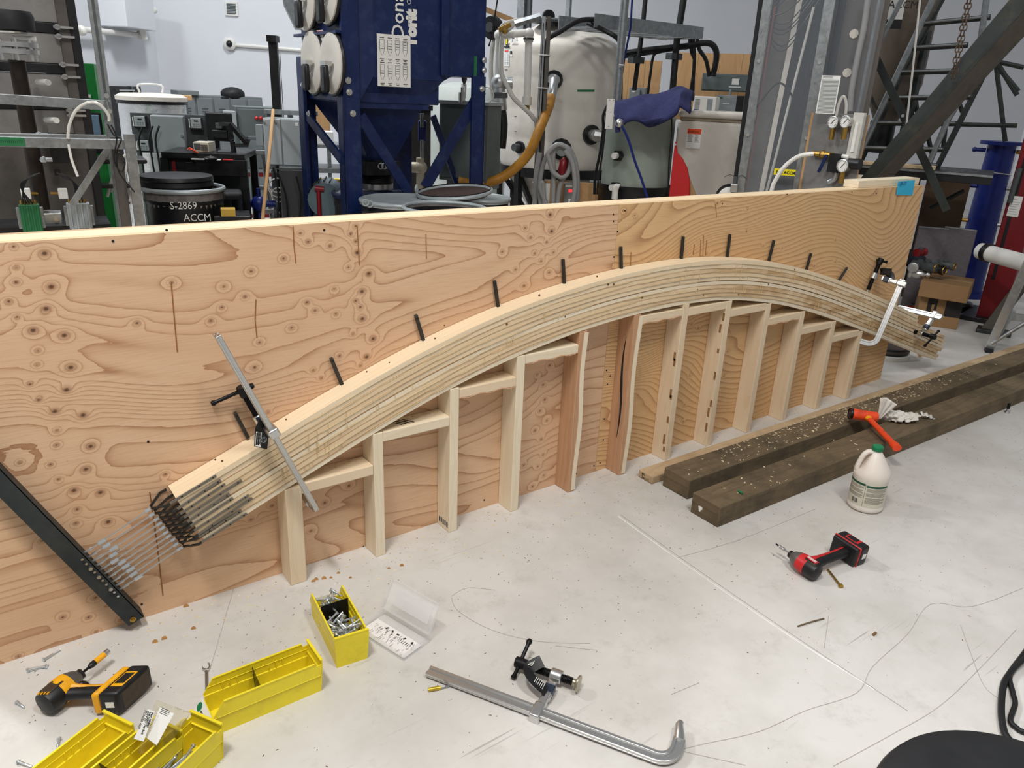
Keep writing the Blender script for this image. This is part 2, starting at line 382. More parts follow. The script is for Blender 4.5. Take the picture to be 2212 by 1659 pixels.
# dropped resin discs on the floor below the arch
b = MB()
for u, v in ((402, 1310), (418, 1358), (355, 1380), (335, 1387), (683, 1252), (700, 1250), (715, 1248), (677, 1256), (731, 1238), (757, 1248), (840, 1228), (868, 1222)):
    b.cyl(PZ(u, v, 0.0004), PZ(u, v, .002), .007*rnd.uniform(.6, 1.3), n=10)
obj('resin_spot', b, mat('amber_resin', (168, 124, 74), .2, 0, .2, 40), floor, kind='stuff')
# ================================================================ plywood wall
H = 1.219
def vnoise(x, y, seed):
    r = np.random.RandomState(seed); T = r.rand(64, 64)
    xi = np.floor(x).astype(int); yi = np.floor(y).astype(int); fx = x-xi; fy = y-yi
    fx = fx*fx*fx*(fx*(fx*6-15)+10); fy = fy*fy*fy*(fy*(fy*6-15)+10); g = lambda a, b_: T[a % 64, b_ % 64]
    return (g(xi, yi)*(1-fx)+g(xi+1, yi)*fx)*(1-fy)+(g(xi, yi+1)*(1-fx)+g(xi+1, yi+1)*fx)*fy
def ply_mat(name, c1, c2, c3, pw=7., st=.62):
    k = NT(name); at = k.n('AttributeNode') if False else k.n('Attribute', attribute_name='ring'); ak = k.n('Attribute', attribute_name='knot'); o = k.co()
    jit = k.noise(k.mapping(o, (3, 1, 22)), 3, 3); r = k.math('ADD', at.outputs['Fac'], k.math('MULTIPLY', jit, .22))
    fr = k.math('FRACT', r); p = k.math('POWER', fr, pw); out = k.mix(k.ramp(fr, 0, 1, .0, .18), lin(c1), lin(c2)); out = k.mix(k.math('MULTIPLY', p, st), out, lin(c3))
    g = k.noise(k.mapping(o, (6, 1, 160)), 1.5, 3, .6); out = k.mix(k.ramp(g, .45, .75, 0, .28), out, lin(c3))
    big = k.noise(k.mapping(o, (1, 1, 2)), 1.3, 3); out = k.mix(k.ramp(big, .4, .65, 0, .35), out, lin(c2))
    kf = ak.outputs['Fac']; out = k.mix(k.ramp(kf, .1, .9, 0, .7), out, lin((138, 88, 52))); out = k.mix(k.ramp(kf, .72, .92, 0, .85), out, lin((64, 38, 22)))
    k.l(out, k.b.inputs['Base Color']); k.b.inputs['Roughness'].default_value = .62; k.bump(k.math('ADD', k.math('MULTIPLY', p, .7), g), .1, .0015); return k.m
def zpix(lst, s, ox, oy): return [(ox+u/s, oy+v/s) for u, v in lst]
KN1 = zpix([(65,337),(213,370),(78,437),(77,508),(245,530),(42,600),(220,635),(82,675),(158,738),(307,762),(180,835),(177,902),(338,915),(143,995),(318,1022),(185,1070),(262,1125),(397,1143),(272,1217),(270,1287),(433,1292),(1700,240),(1675,278),(1700,313),(1707,367),(1577,335),(1435,275),(1472,315),(1355,395),(1665,437),(1762,467),(1597,540),(1730,552),(1700,597),(1722,627),(1732,683),(1605,660),(1467,605),(1505,643),(1393,727),(1687,755),(1783,778),(1622,860),(1752,865),(1722,907),(1497,930),(1535,967),(1217,915),(1240,795),(1280,1130),(1070,528),(1200,455),(1170,577),(1060,628),(1007,692),(655,703),(820,510)], 2.212, 0, 380)
KN1 += zpix([(143,130),(362,145),(615,178),(420,250),(530,330),(720,345),(553,465),(545,565),(775,555),(300,690),(685,1098),(450,1240),(635,1240),(690,1342),(130,1520),(870,1255),(1185,215),(1950,440),(1800,540)], 3.319, 0, 960)
KN1 += zpix([(640,258),(650,367),(475,345),(510,410),(617,440),(662,507),(580,565),(633,640),(538,515),(322,503),(410,622),(467,730)], 3.072, 980, 380)
KN1 += zpix([(1603,312),(1640,375),(1650,467),(1620,537),(1663,597),(1590,658),(1628,712),(1640,808),(1607,880),(1645,935),(1575,1003),(1520,872),(440,1000),(290,1105),(205,1278),(1680,255)], 2.861, 600, 700)
KN2 = zpix([(700,360),(752,395),(990,425),(980,573),(950,767),(685,763),(645,993),(635,1120),(1187,1098)], 3.607, 1300, 600)+zpix([(935,172),(1160,202),(1795,107),(2147,130),(1795,362),(1545,415),(258,268)], 5.53, 1480, 500)+zpix([(1202,262),(1950,223),(1943,370),(1125,230),(1750,182)], 3.072, 980, 380)
BIG = set(KN1[i] for i in (1,4,6,8,9,12,14,16,17,20,24,30,32,35,41,43)) | set(KN1[57+i] for i in (2,4,5,8)) | set(KN1[76:78])
def sheet(name, x0, x1, kn, mt, seed, fx, fz, amp, step, label, small, lw=.7, kr=1.):
    nx = int((x1-x0)/step); nz = int(H/step)
    X, Z = np.meshgrid(np.linspace(x0, x1, nx+1), np.linspace(.0, H, nz+1))
    wx = X+(vnoise(X*1.1+3, Z*2.2, seed+5)-.5)*.5; wz = Z+(vnoise(X*1.3, Z*1.2+9, seed+6)-.5)*.3
    R = amp*vnoise(wx*fx, wz*fz, seed)+amp*.35*vnoise(wx*fx*2.3, wz*fz*2.1, seed+1)+amp*.1*vnoise(wx*fx*5, wz*fz*5, seed+2)+(wz+.08*np.sin(wx*2.1))*amp*lw
    K = np.zeros_like(R)
    for q in kn:
        p = PY(*q); s = small*(1.5 if q in BIG else rnd.uniform(.75, 1.05)); d2 = ((X-p.x)/(s*1.25))**2+((Z-p.z)/s)**2
        R += kr*(.8*np.exp(-d2/2/4.5)+1.7*np.exp(-d2/2/1.3)); K = np.maximum(K, np.exp(-d2/1.1))
    V3 = np.stack([X.ravel(), np.zeros(X.size), Z.ravel()], 1); n1 = nx+1
    i = np.arange(nz)[:, None]*n1+np.arange(nx)[None, :]; Fq = np.stack([i, i+1, i+n1+1, i+n1], -1).reshape(-1, 4)
    me = bpy.data.meshes.new(name); b0 = len(V3); T = .0185
    V3 = np.concatenate([V3, [[x0, T, 0], [x1, T, 0], [x1, T, H], [x0, T, H]], [[x0, 0, 0], [x1, 0, 0], [x1, 0, H], [x0, 0, H]]])
    q = [(b0+1, b0, b0+3, b0+2), (b0+4, b0+7, b0+3, b0), (b0+5, b0+1, b0+2, b0+6), (b0+7, b0+6, b0+2, b0+3), (b0+4, b0, b0+1, b0+5)]
    me.from_pydata(V3.tolist(), [], Fq.tolist()+[list(a) for a in q])
    for nm, A in (('ring', R), ('knot', K)):
        a = me.attributes.new(nm, 'FLOAT', 'POINT'); a.data.foreach_set('value', np.concatenate([A.ravel(), np.zeros(8)]).astype(np.float32))
    me.materials.append(mt); me.materials.append(M_['ply_edge']); mi = [0]*len(Fq)+[1]*5; me.polygons.foreach_set('material_index', mi); me.update()
    o = link(bpy.data.objects.new(name, me)); o.parent = PW; o['label'] = label; return o
PW = thing('plywood_partition', 'long low plywood-faced stud wall standing upright on the white floor', 'wall panel')
P1 = ply_mat('plywood_pink_fir', (218, 182, 148), (208, 163, 124), (152, 100, 62), 7., .85); P2 = ply_mat('plywood_yellow_fir', (220, 182, 134), (206, 160, 108), (140, 90, 50), 4., .75)
sheet('plywood_sheet', -2.44, -.0008, KN1, P1, 3, .42, 3.3, 12.0, .0055, 'pinkish plywood sheet with rows of round knots', .0075)
sheet('plywood_sheet', .0008, 2.47, KN2, P2, 11, .62, 2.6, 15.0, .0055, 'yellower plywood sheet with tight wavy grain', .0055, 2.6, .7)
b = MB(); b.box((-.6, .0637, H-.019-.002), (3.68, .089, .038)); b.bar((-2.44, .0637, H-.021), (2.45, .0637, H-.021), .089, .038); 
b = MB(); b.box((0.005, .0637, H-.0175), (4.88, .089, .038)); obj('top_plate', b, M_['lam2'], PW, smooth=False, bev=.002)
b = MB(); b.box((0.005, .0637, .019), (4.88, .089, .038)); obj('bottom_plate', b, M_['pale'], PW, smooth=False)
for i in range(9):
    x = -2.41+i*.6085
    if i == 8: x = 2.43
    b = MB(); b.box((x, .0637, H/2), (.038, .088, H-.08)); obj('wall_stud', b, M_['pale'], PW, smooth=False)
b = MB(); b.box((-1.55, .160, H-.03), (1.9, .085, .038), Euler((0, 0, -.012)).to_matrix()); obj('backing_board', b, M_['plank'], PW, smooth=False, bev=.002)
p = PY(1840, 398, .07); q = PY(1996, 400, .07)
b = MB(); b.box(((p.x+2.46)/2, .075, H+.019+.002), (2.46-p.x, .089, .038)); obj('end_block', b, M_['lam3'], PW, smooth=False, bev=.002, label='short pale block lying on the top plate at the right end')
# screws and resin runs on the sheets
b = MB()
for u, v in [(244, 521), (360, 497), (700, 497), (320, 954), (1325, 463), (1325, 478), (1326, 555), (1321, 600), (1334, 500), (1350, 455), (1318, 640), (1310, 800), (1312, 830), (1305, 905), (1303, 950), (1318, 812), (1296, 1000), (1283, 1006), (785, 1181), (1046, 1080), (1245, 1023), (306, 1305)]+[(1700, 420), (1560, 440), (1840, 415), (1893, 418)]:
    p = PY(u, v); b.cyl(p+V(0, .001, 0), p+V(0, -.0012, 0), .0038, n=8)
obj('screw_head', b, M_['ink'], PW, kind='stuff')
b = MB()
for pts in ([(633, 489), (635, 530), (639, 568)], [(771, 487), (774, 530), (776, 572)], [(553, 647), (551, 690), (555, 729)], [(920, 506), (921, 558)], [(370, 613), (383, 760)], [(323, 1063), (340, 1180), (352, 1286)], [(1545, 440), (1548, 468)], [(1500, 528), (1497, 550)], [(1514, 518), (1512, 552)], [(1520, 508), (1518, 552)], [(1526, 520), (1524, 552)], [(1363, 545), (1362, 575)]):
    b.tube([PY(u, v, -.0005) for u, v in pts], .0019, 5)
obj('resin_run', b, mat('brown_resin', (150, 98, 54), .3, 0, .2, 40), PW, kind='stuff')
# blue sticky note on the end
c = [PY(1940, 392, -.002), PY(1977, 389, -.004), PY(1971, 422, -.003), PY(1936, 421, -.008)]
nt = mat('blue_note_paper', (52, 176, 214), .6, 0, .03); b = MB(); b.prism(c, (0, .0006, 0)); sn = thing('sticky_note', 'light blue sticky note on the top right corner of the plywood', 'note', c[3]); obj('note_paper', b, nt, sn, smooth=False)
text('JJR177', .026, c[3]+V(.012, -.004, .055), (1, 0, -.05), (0, 0, 1), mat('blue_ink', (28, 70, 110), .6), sn, 'handwriting')
# ================================================================ posts and blocks
OX = np.array([-1.836,-1.665,-1.433,-1.2,-.915,-.59,-.427,-.278,-.005,.349,.673,.934,1.219,1.541,1.9,2.122,2.465,3.1])
OZ = np.array([.440,.507,.600,.690,.785,.868,.900,.924,.953,.962,.950,.918,.860,.774,.665,.592,.468,.238])
_c = np.polyfit(OX, OZ, 9)
def outer(x):
    if x > 2.2: return float(np.polyval(_c, 2.2)+(x-2.2)*SL)
    if x < -1.8: return float(np.polyval(_c, -1.8)+(x+1.8)*SL0)
    return float(np.polyval(_c, x))
SL = float(np.polyval(np.polyder(_c), 2.2)); SL0 = float(np.polyval(np.polyder(_c), -1.8))
N = 260; xs = np.linspace(-1.86, 3.15, N); zs = np.array([outer(x) for x in xs])
tg = np.stack([np.gradient(xs), np.gradient(zs)], 1); tg /= np.linalg.norm(tg, axis=1)[:, None]; nr = np.stack([tg[:, 1], -tg[:, 0]], 1)   # inward (down)
def thick(x): return .190+.022*max(0, min(1, (x-.6)/1.4))
def offc(s):                 # curve at fraction s (0 outer .. 1 inner)
    T = np.array([thick(x) for x in xs]); return np.stack([xs+nr[:, 0]*T*s, zs+nr[:, 1]*T*s], 1)
def atx(C, x): return float(np.interp(x, C[:, 0], C[:, 1]))
IN = offc(1.0); OUTC = offc(0.)
posts = [(-1.460, None, 'pale'), (-1.147, None, 'lam3'), (-.833, None, 'lam3'), (-.533, None, 'lam3'), (-.222, None, 'red'), (.083, None, 'red'), (.386, None, 'pale'), (.690, None, 'pale'), (1.003, .702, 'pale'), (1.314, .621, 'pale'), (1.632, .523, 'pale'), (1.940, .421, 'pale')]
ordn = ['first', 'second', 'third', 'fourth', 'fifth', 'sixth', 'seventh', 'eighth', 'ninth', 'tenth', 'eleventh', 'twelfth']
extra = ['beside the left bar clamp', '', 'ink marks at its foot', '', 'reddish with a waney pale edge', 'reddish with dark bark pocket', 'with glue dribbles down its side', '', '', '', '', 'shortest, by the hooked clamp jaw']
DP = .089
PX_ = []
for i, (x, zt, m) in enumerate(posts):
    w_ = .0385 if i else .056
    if zt is None: zt = min(atx(IN, x-w_/2), atx(IN, x+w_/2))-.0005
    g = thing('support_post', f'{ordn[i]} upright timber post from the left under the arch' + (', ' + extra[i] if extra[i] else ''), 'post', (x, -DP/2, 0), 'posts under the arch')
    b = MB(); lean = Euler((0, rnd.uniform(-.004, .004), 0)).to_matrix(); b.box((x, -DP/2-.0006, zt/2), (w_, DP, zt), lean)
    po = obj('post_timber', b, M_[m], g, smooth=False, bev=.0025)
    if i in (4, 5):          # waney pale edge strip
        b = MB(); P = [V(x+w_/2-.006+.006*math.sin(t*9+i), -DP-.0012, t*zt*.99) for t in np.linspace(0.01, 1, 14)]; b.strip(P, .022, .002, V(0, 1, 0)); obj('sapwood_edge', b, M_['lam3'], po, smooth=False)
    if i == 5:
        b = MB(); P = [V(x-.006+.004*math.sin(t*6), -.045+.01*math.sin(t*3), .50+.22*t) for t in np.linspace(-1, 1, 12)]
        b = MB(); P = [V(x-w_/2-.0008, -.052+.008*math.sin(t*3), .42+.24*t) for t in np.linspace(-1, 1, 12)]; b.tube(P, [.001+.007*(1-abs(t))**.7 for t in np.linspace(-1, 1, 12)], 8, sq=.35, up=V(1, 0, 0)); obj('bark_pocket', b, M_['ink'], po)
    if i in (6, 7):
        b = MB()
        for kk in range(7): z0 = rnd.uniform(.05, zt-.05); b.box((x-w_/2-.0003, -.075+rnd.uniform(-.008, .004), z0), (.0012, .012, rnd.uniform(.02, .06)))
        obj('bark_patch', b, M_['barkp'], po, smooth=False, kind='stuff')
    if i == 2:
        for j in range(5):
            b = MB(); b.box((x-w_/2-.0004, -.02-.014*j, .03+.002*(j % 2)), (.0008, .007, .022)); obj('ink_stamp', b, M_['ink'], po, smooth=False)
    PX_.append((x-w_/2, x+w_/2))
blk = [(0, .38, 'pale'), (1, .498, 'lam3'), (2, .598, 'pale'), (3, .682, 'lam3'), (5, .756, 'pale'), (6, .753, 'pale'), (7, .707, 'pale'), (8, .621, 'pale'), (9, .5255, 'pale'), (10, .434, 'pale')]
for i, zt, m in blk:
    x0, x1 = PX_[i][1]+.0008, PX_[i+1][0]-.0008; b = MB(); b.box(((x0+x1)/2, -DP/2-.001+.0005, zt-.019), (x1-x0, DP-.002, .038))
    g = thing('blocking_piece', f'level wood block between the {ordn[i]} and {ordn[i+1]} posts under the arch', 'wood block', ((x0+x1)/2, -DP/2, zt-.038), 'blocks between the posts')
    bo = obj('block_timber', b, M_[m], g, smooth=False, bev=.003)
    pts = [(rnd.uniform(x0+.02, x1-.01), -rnd.uniform(.0, .045), zt) for _ in range(55)]
    flakes('sawdust', pts, 0, .0045, M_['chip'], bo)
    if i == 1:
        for j in range(4):
            b = MB(); b.box((x0+.075+j*.016, -.045, zt+.0006), (.006, .05, .0008), Euler((0, 0, .5)).to_matrix()); obj('ink_stamp', b, M_['ink'], bo, smooth=False)
    if i in (2, 3, 5, 8):
        b = MB(); P = [V(x0+(x1-x0)*t, -DP-.0008, zt-.036+.004*math.sin(17*t+i)) for t in np.linspace(.02, .98, 22)]; b.tube(P, [.001+.0018*abs(math.sin(31*t)*math.sin(7*t+i)) for t in np.linspace(0, 1, 22)], 5); obj('torn_edge', b, M_['red'], bo)
# ================================================================ laminated arch
ARCH = thing('laminated_arch', 'pale ten-layer glued timber arch curving in front of the plywood wall', 'wooden arch', (-1.8, -.045, .26))
cutA, cutB = np.array([-1.836, .438]), np.array([-1.765, .265])
rr = [2.60, 2.61, 3.02, 3.05, 3.03, 3.04, 3.03, 2.99, 3.03, 3.00]
for i in range(10):
    s0 = i/10+.0035; s1 = (i+1)/10-.0035
    if i == 5: s0 += .012
    yf = -.089+rnd.uniform(-.0012, .0022); yb = -.0025
    A = offc(s0); B = offc(s1); b = MB(); acc = rnd.uniform(0, 20); first = True; off = rnd.random()*20; prev = None; nv = 0; idx = []
    xa = cutA[0]+(cutB[0]-cutA[0])*i/10
    for j in range(N):
        mx = (A[j, 0]+B[j, 0])/2
        if mx < xa or mx > rr[i]: continue
        if prev is not None: acc += math.hypot(A[j, 0]-prev[0], A[j, 1]-prev[1])
        prev = A[j]
        wob = .0009*math.sin(acc*9+i)
        b.v += [V(A[j, 0], yf+wob, A[j, 1]), V(B[j, 0], yf+wob, B[j, 1]), V(B[j, 0], yb, B[j, 1]), V(A[j, 0], yb, A[j, 1])]; idx.append(acc)
    m = len(idx)
    for j in range(m-1):
        p, q = 4*j, 4*(j+1); u0, u1 = idx[j], idx[j+1]
        for a0, a1, v0, v1 in ((0, 1, 0, .019), (1, 2, .03, .119), (2, 3, .2, .219), (3, 0, .319, .23)):
            b.face([p+a0, q+a0, q+a1, p+a1], [(u0, off+v0), (u1, off+v0), (u1, off+v1), (u0, off+v1)])
    b.face([0, 1, 2, 3], [(0, 0), (0, .02), (.1, .02), (.1, 0)]); e = 4*(m-1); b.face([e+3, e+2, e+1, e], [(0, 0), (0, .02), (.1, .02), (.1, 0)])
    lo = obj('lamination', b, M_[['lam', 'lam', 'lamw', 'lam2', 'lam', 'lam3', 'lamw', 'lamw', 'lamw', 'lam3'][i]], ARCH, smooth=True, ang=30)
C_ = [offc(i/10) for i in range(11)]; M_['gline'] = mat('brown_glue_line', (166, 130, 88), .4, 0, .3, 20)
for i in range(1, 10):                                  # thin brown glue line in every joint
    b = MB(); P = [V(x, -.0884, z) for x, z in C_[i] if cutA[0]+.02 < x < min(rr[i], rr[i-1])-.02]; b.strip(P, .0009, .003, V(0, 1, 0)); obj('glue_line', b, M_['gline'], ARCH, smooth=False)
b = MB(); yb = -.0905                                   # squeezed-out glue: beads on the joints, then runs
for i in range(1, 10):
    for _ in range(12):
        x = rnd.uniform(-1.45, 2.4); l = rnd.uniform(.05, .28); P = [V(t, yb+rnd.uniform(-.0004, .0004), atx(C_[i], t)) for t in np.linspace(x, x+l, 8)]
        b.tube(P, [.0004]+[rnd.uniform(.0007, .0017) for _ in range(6)]+[.0004], 5)
for x0, x1, n_, i0, i1 in ((-1.50, -1.36, 9, 3, 9), (-1.40, -1.25, 9, 3, 9), (-1.2, -.95, 4, 3, 6), (-.62, -.55, 3, 4, 7), (-.75, -.62, 3, 6, 9), (-.5, -.35, 3, 3, 6), (.3, .5, 4, 1, 5), (.55, .8, 6, 1, 5), (.7, .95, 5, 5, 8), (1.0, 1.4, 10, 1, 6), (1.3, 1.7, 5, 6, 9), (2.0, 2.12, 7, 3, 9)):
    for _ in range(n_):
        x = rnd.uniform(x0, x1); a = rnd.randint(i0, i1-1); e = min(i1, a+rnd.randint(1, 3)); z0 = atx(C_[a], x); z1 = atx(C_[e], x)
        b.tube([V(x+rnd.uniform(-.001, .001), yb, z0+(z1-z0)*t) for t in np.linspace(0, 1, 4)]+[], [.0009, .0012, .0013, .0017], 5)
for p in ((-1.42, .40), (-.3, .80), (1.2, .8)): pass
obj('glue_drip', b, M_['glue'], ARCH, kind='stuff', label='shiny squeezed-out glue beads and runs')
b = MB()
for u, v in [(465, 993), (480, 996), (841, 783), (792, 803), (940, 731), (960, 703), (1095, 700), (1165, 638), (1290, 597), (1314, 614), (1326, 614), (1387, 643), (1507, 625), (1660, 614), (1717, 582), (1865, 640), (1845, 690), (1880, 650), (1520, 637), (1596, 636), (1221, 684), (618, 906)]:
    p = PY(u, v, -.0902); b.cyl(p+V(0, .001, 0), p+V(0, -.0004, 0), .0042*rnd.uniform(.6, 1.2), n=8)
obj('knot', b, M_['chipd'], ARCH, kind='stuff')
# steel pegs behind the arch
pegs = [((507, 891), (534, 942)), ((715, 773), (738, 829)), ((898, 680), (915, 736)), ((1068, 606), (1076, 662)), ((1216, 560), (1219, 613)), ((1341, 533), (1342, 577)), ((1476, 511), (1472, 556)), ((1577, 506), (1571, 554)), ((1672, 519), (1661, 563)), ((1752, 547), (1742, 582)), ((1830, 578), (1812, 606))]
nm = ['lowest, beside the left bar clamp', 'second from the left', 'third from the left', 'fourth from the left', 'fifth, left of the sheet joint', 'sixth, just right of the sheet joint', 'seventh from the left', 'eighth, above the arch crown', 'third from the right end', 'second from the right end', 'last, nearest the hooked clamp']
for (a, c), t in zip(pegs, nm):
    p = PY(*a, -.012); q = PY(*c, -.012); q = q+(q-p)*.08; g = thing('steel_peg', 'dark steel bar peg above the arch, '+t, 'peg', q, 'pegs above the arch')
    b = MB(); b.bar(p, q, .011, .011, V(0, 1, 0)); po = obj('peg_bar', b, M_['steel'], g, smooth=False, bev=.001)
    d = (q-p).normalized(); b = MB(); b.cyl(p+d*.012+V(0, -.0045, 0), p+d*.012+V(0, -.0068, 0), .0028, n=8); obj('bolt_hole', b, M_['ink'], po)
# ================================================================ angle iron and tension rods
AI = thing('angle_iron', 'long dark steel angle iron slanting across the lower left plywood', 'steel angle', PY(300, 1340, -.03))
r0, r1 = PY(312, 1332, -.055), PY(18, 1029, -.055); d = (r1-r0).normalized(); r1 = r1+d*.25
e0 = PY(282, 1347, -.055); pp = (e0-r0); nrm = (pp-d*pp.dot(d)).normalized()
wl = .050
b = MB(); b.prism([r0, r1, r1+nrm*wl, r0+nrm*wl+d*.004], (0, .005, 0)); obj('flange', b, M_['angle'], AI, smooth=False, bev=.0015, label='wide flange facing the viewer')
b = MB(); b.prism([r0+d*0, r1, r1+V(0, .0535, 0), r0+V(0, .0535, 0)], nrm*.005); obj('flange', b, M_['angle'], AI, smooth=False, bev=.001, label='drilled flange standing off the plywood')
bp = PY(287, 1338, -.0565); b = MB(); b.cyl(bp, bp+V(0, -.002, 0), .009, n=16); b.cyl(bp+V(0, -.002, 0), bp+V(0, -.008, 0), .0055, n=6); obj('end_bolt', b, M_['brass'], AI)
rodpx = [((1000,268),(920,310),(330,728),(225,790),(40,910)), ((1055,338),(980,380),(400,788),(290,845),(105,975)), ((1125,403),(1055,445),(510,820),(395,890),(165,1035)), ((1170,470),(1095,515),(500,915),(395,985),(225,1100)), ((1215,530),(1135,580),(520,1012),(410,1080),(285,1160)), ((1265,600),(1190,645),(630,1030),(525,1098),(345,1220)), ((1305,655),(1235,700),(685,1090),(575,1158),(400,1280)), ((1370,705),(1305,750),(760,1135),(645,1205),(460,1340)), ((1415,775),(1345,825),(800,1200),(690,1275),(515,1400)), ((1475,835),(1395,885),(875,1253),(765,1322),(575,1455))]
barend = [((262,1037),(812,703)), ((350,1103),(868,758)), ((385,1160),(918,803)), ((430,1205),(1118,757)), ((470,1258),(973,920)), ((508,1308),(1013,970)), ((548,1362),(1203,935)), ((598,1408),(1243,970)), ((600,1440),(1118,1120)), ((640,1500),(1180,1155))]
nut3 = {2, 4, 7}
for kx in range(10):
    Q = [PY(180+x/6.912, 1060+y/6.912, -.034) for x, y in rodpx[kx]]
    g = thing('tension_rod', f'threaded tie rod {["at the top edge","second from the top","third from the top","fourth from the top","fifth from the top","fifth from the bottom","fourth from the bottom","third from the bottom","second from the bottom","at the bottom edge"][kx]} of the ten pulling the arch end', 'tie rod', Q[4], 'tie rods at the arch end')
    dd = (Q[4]-Q[0]).normalized()
    b = MB(); b.cyl(Q[0], Q[3], .0027, n=8); rd = obj('threaded_rod', b, M_['chrome'], g)
    b = MB(); b.cyl(Q[0], Q[1], .0056, n=6); obj('coupling_nut', b, M_['zinc'], g, smooth=False)
    b = MB(); b.cyl(Q[2], Q[3], .0070, n=6); obj('coupling_nut', b, M_['zinc'], g, smooth=False)
    b = MB(); b.cyl(Q[3]-dd*.003, Q[3]+dd*.022, .0028, n=8); b.tube([Q[3]+dd*.02, Q[3]+(Q[4]-Q[3])*.6, Q[4]+dd*.012], [.0045, .0048, .0028], 8); obj('eye_screw', b, M_['chrome'], g)
    t = (r0-Q[4]).dot(d)
    base = r0+d*((Q[4]-r0).dot(d)); hp = V(base.x, -.0565, base.z)+nrm*.012; b = MB()
    if kx in nut3: b.cyl(hp+V(0, .0, 0), hp+V(0, -.010, 0), .0062, n=6)
    else: b.cyl(hp, hp+V(0, -.004, 0), .0038, n=8)
    obj('bolt_end', b, M_['chrome'], g)
    # flat bars: front and back legs of the strap
    f0, f1 = [PY(320+x/5.53, 900+y/5.53, -.0915) for x, y in barend[kx]]
    c0 = Q[0]-dd*.004; sp = []
    b = MB(); b.strip([f1, f0], .0074, .004, V(0, 1, 0)); bo = obj('strap_bar', b, M_['bars'], g, smooth=False)
    b = MB()
    L = (f1-f0).length
    for t in (.25, .62, .93): p = f0+(f1-f0)*t; b.cyl(p+V(0, -.001, 0), p+V(0, -.0026, 0), .0027, n=8)
    obj('bolt_hole', b, M_['ink'], bo, kind='stuff')
    k0 = f0; b = MB(); b.strip([k0, k0+(f0-f1).normalized()*.012, c0+V(0, -.004, 0), c0+V(0, 0.004, 0)], .0076, .004, V(0, 1, 0)); obj('strap_arm', b, M_['steel'], g, smooth=False)
    k1 = V(f0.x, -.004, f0.z); b = MB(); b.strip([k1+(f1-f0)*.08, k1+(f0-f1).normalized()*.01, c0+V(0, .012, 0), c0+V(0, 0, 0)], .0076, .004, V(0, 1, 0)); obj('strap_arm', b, M_['steel'], g, smooth=False)
# ================================================================ timbers on the floor
def timber(name, label, cat, p0, p1, w_, h_, m, z=0., bev=.005, endm=None):
    p0 = Vector(p0); p1 = Vector(p1); g = thing(name, label, cat, p0)
    b = MB(); b.bar(V(p0.x, p0.y, z+h_/2), V(p1.x, p1.y, z+h_/2), w_, h_); o = obj('timber_body', b, M_[m], g, smooth=False, bev=bev, seg=3); return g, o
T1 = timber('treated_timber', 'nearest dark treated square timber with white paint daub on its end', 'timber', (.096, -.565, 0), (3.9, -.63, 0), .148, .094, 'timber')
T2 = timber('treated_timber', 'second dark treated timber, behind the nearest, sprinkled with sawdust', 'timber', (.168, -.338, 0), (4.6, -.40, 0), .15, .094, 'timber')
T3 = timber('floor_plank', 'pale narrow plank lying on the floor behind the dark timbers', 'plank', (.135, -.187, 0), (4.6, -.225, 0), .089, .038, 'plank')
b = MB(); p = PA(1513, 1100, 0, .0955); b.prism([p+V(0, .012, .012), p+V(0, -.008, .014), p+V(0, -.01, .002), p+V(0, -.002, -.004), p+V(0, -.001, -.012), p+V(0, .006, -.012), p+V(0, .009, 0)], (-.001, 0, 0)); obj('paint_daub', b, M_['white'], T1[1], smooth=False)
for j in range(2): text(('#2', '2x4-12')[j], .016, V(.1345, -.165, .022-.016*j), (0, -1, 0), (0, 0, 1), M_['ink'], T3[0], 'stamp')
pts = [(1.4+rnd.gauss(0, .75), -.338+rnd.uniform(-.07, .07), .094) for _ in range(420)]; pts = [p for p in pts if .2 < p[0] < 3.2]
flakes('sawdust', pts, 0, .0055, M_['chip'], T2[1])
pts = [(rnd.uniform(.2, 1.2), -.57+rnd.uniform(-.07, .07), .094) for _ in range(26)]; flakes('sawdust', pts, 0, .006, M_['chip'], T1[1])
b = MB(); p, q = PZ(1595, 1060, .1), PZ(1604, 1066, .1); b.cyl(p, q, .0045, n=8); solo('crayon_stub', b, M_['green'], 'small dark green stub lying on the nearest timber', 'crayon')
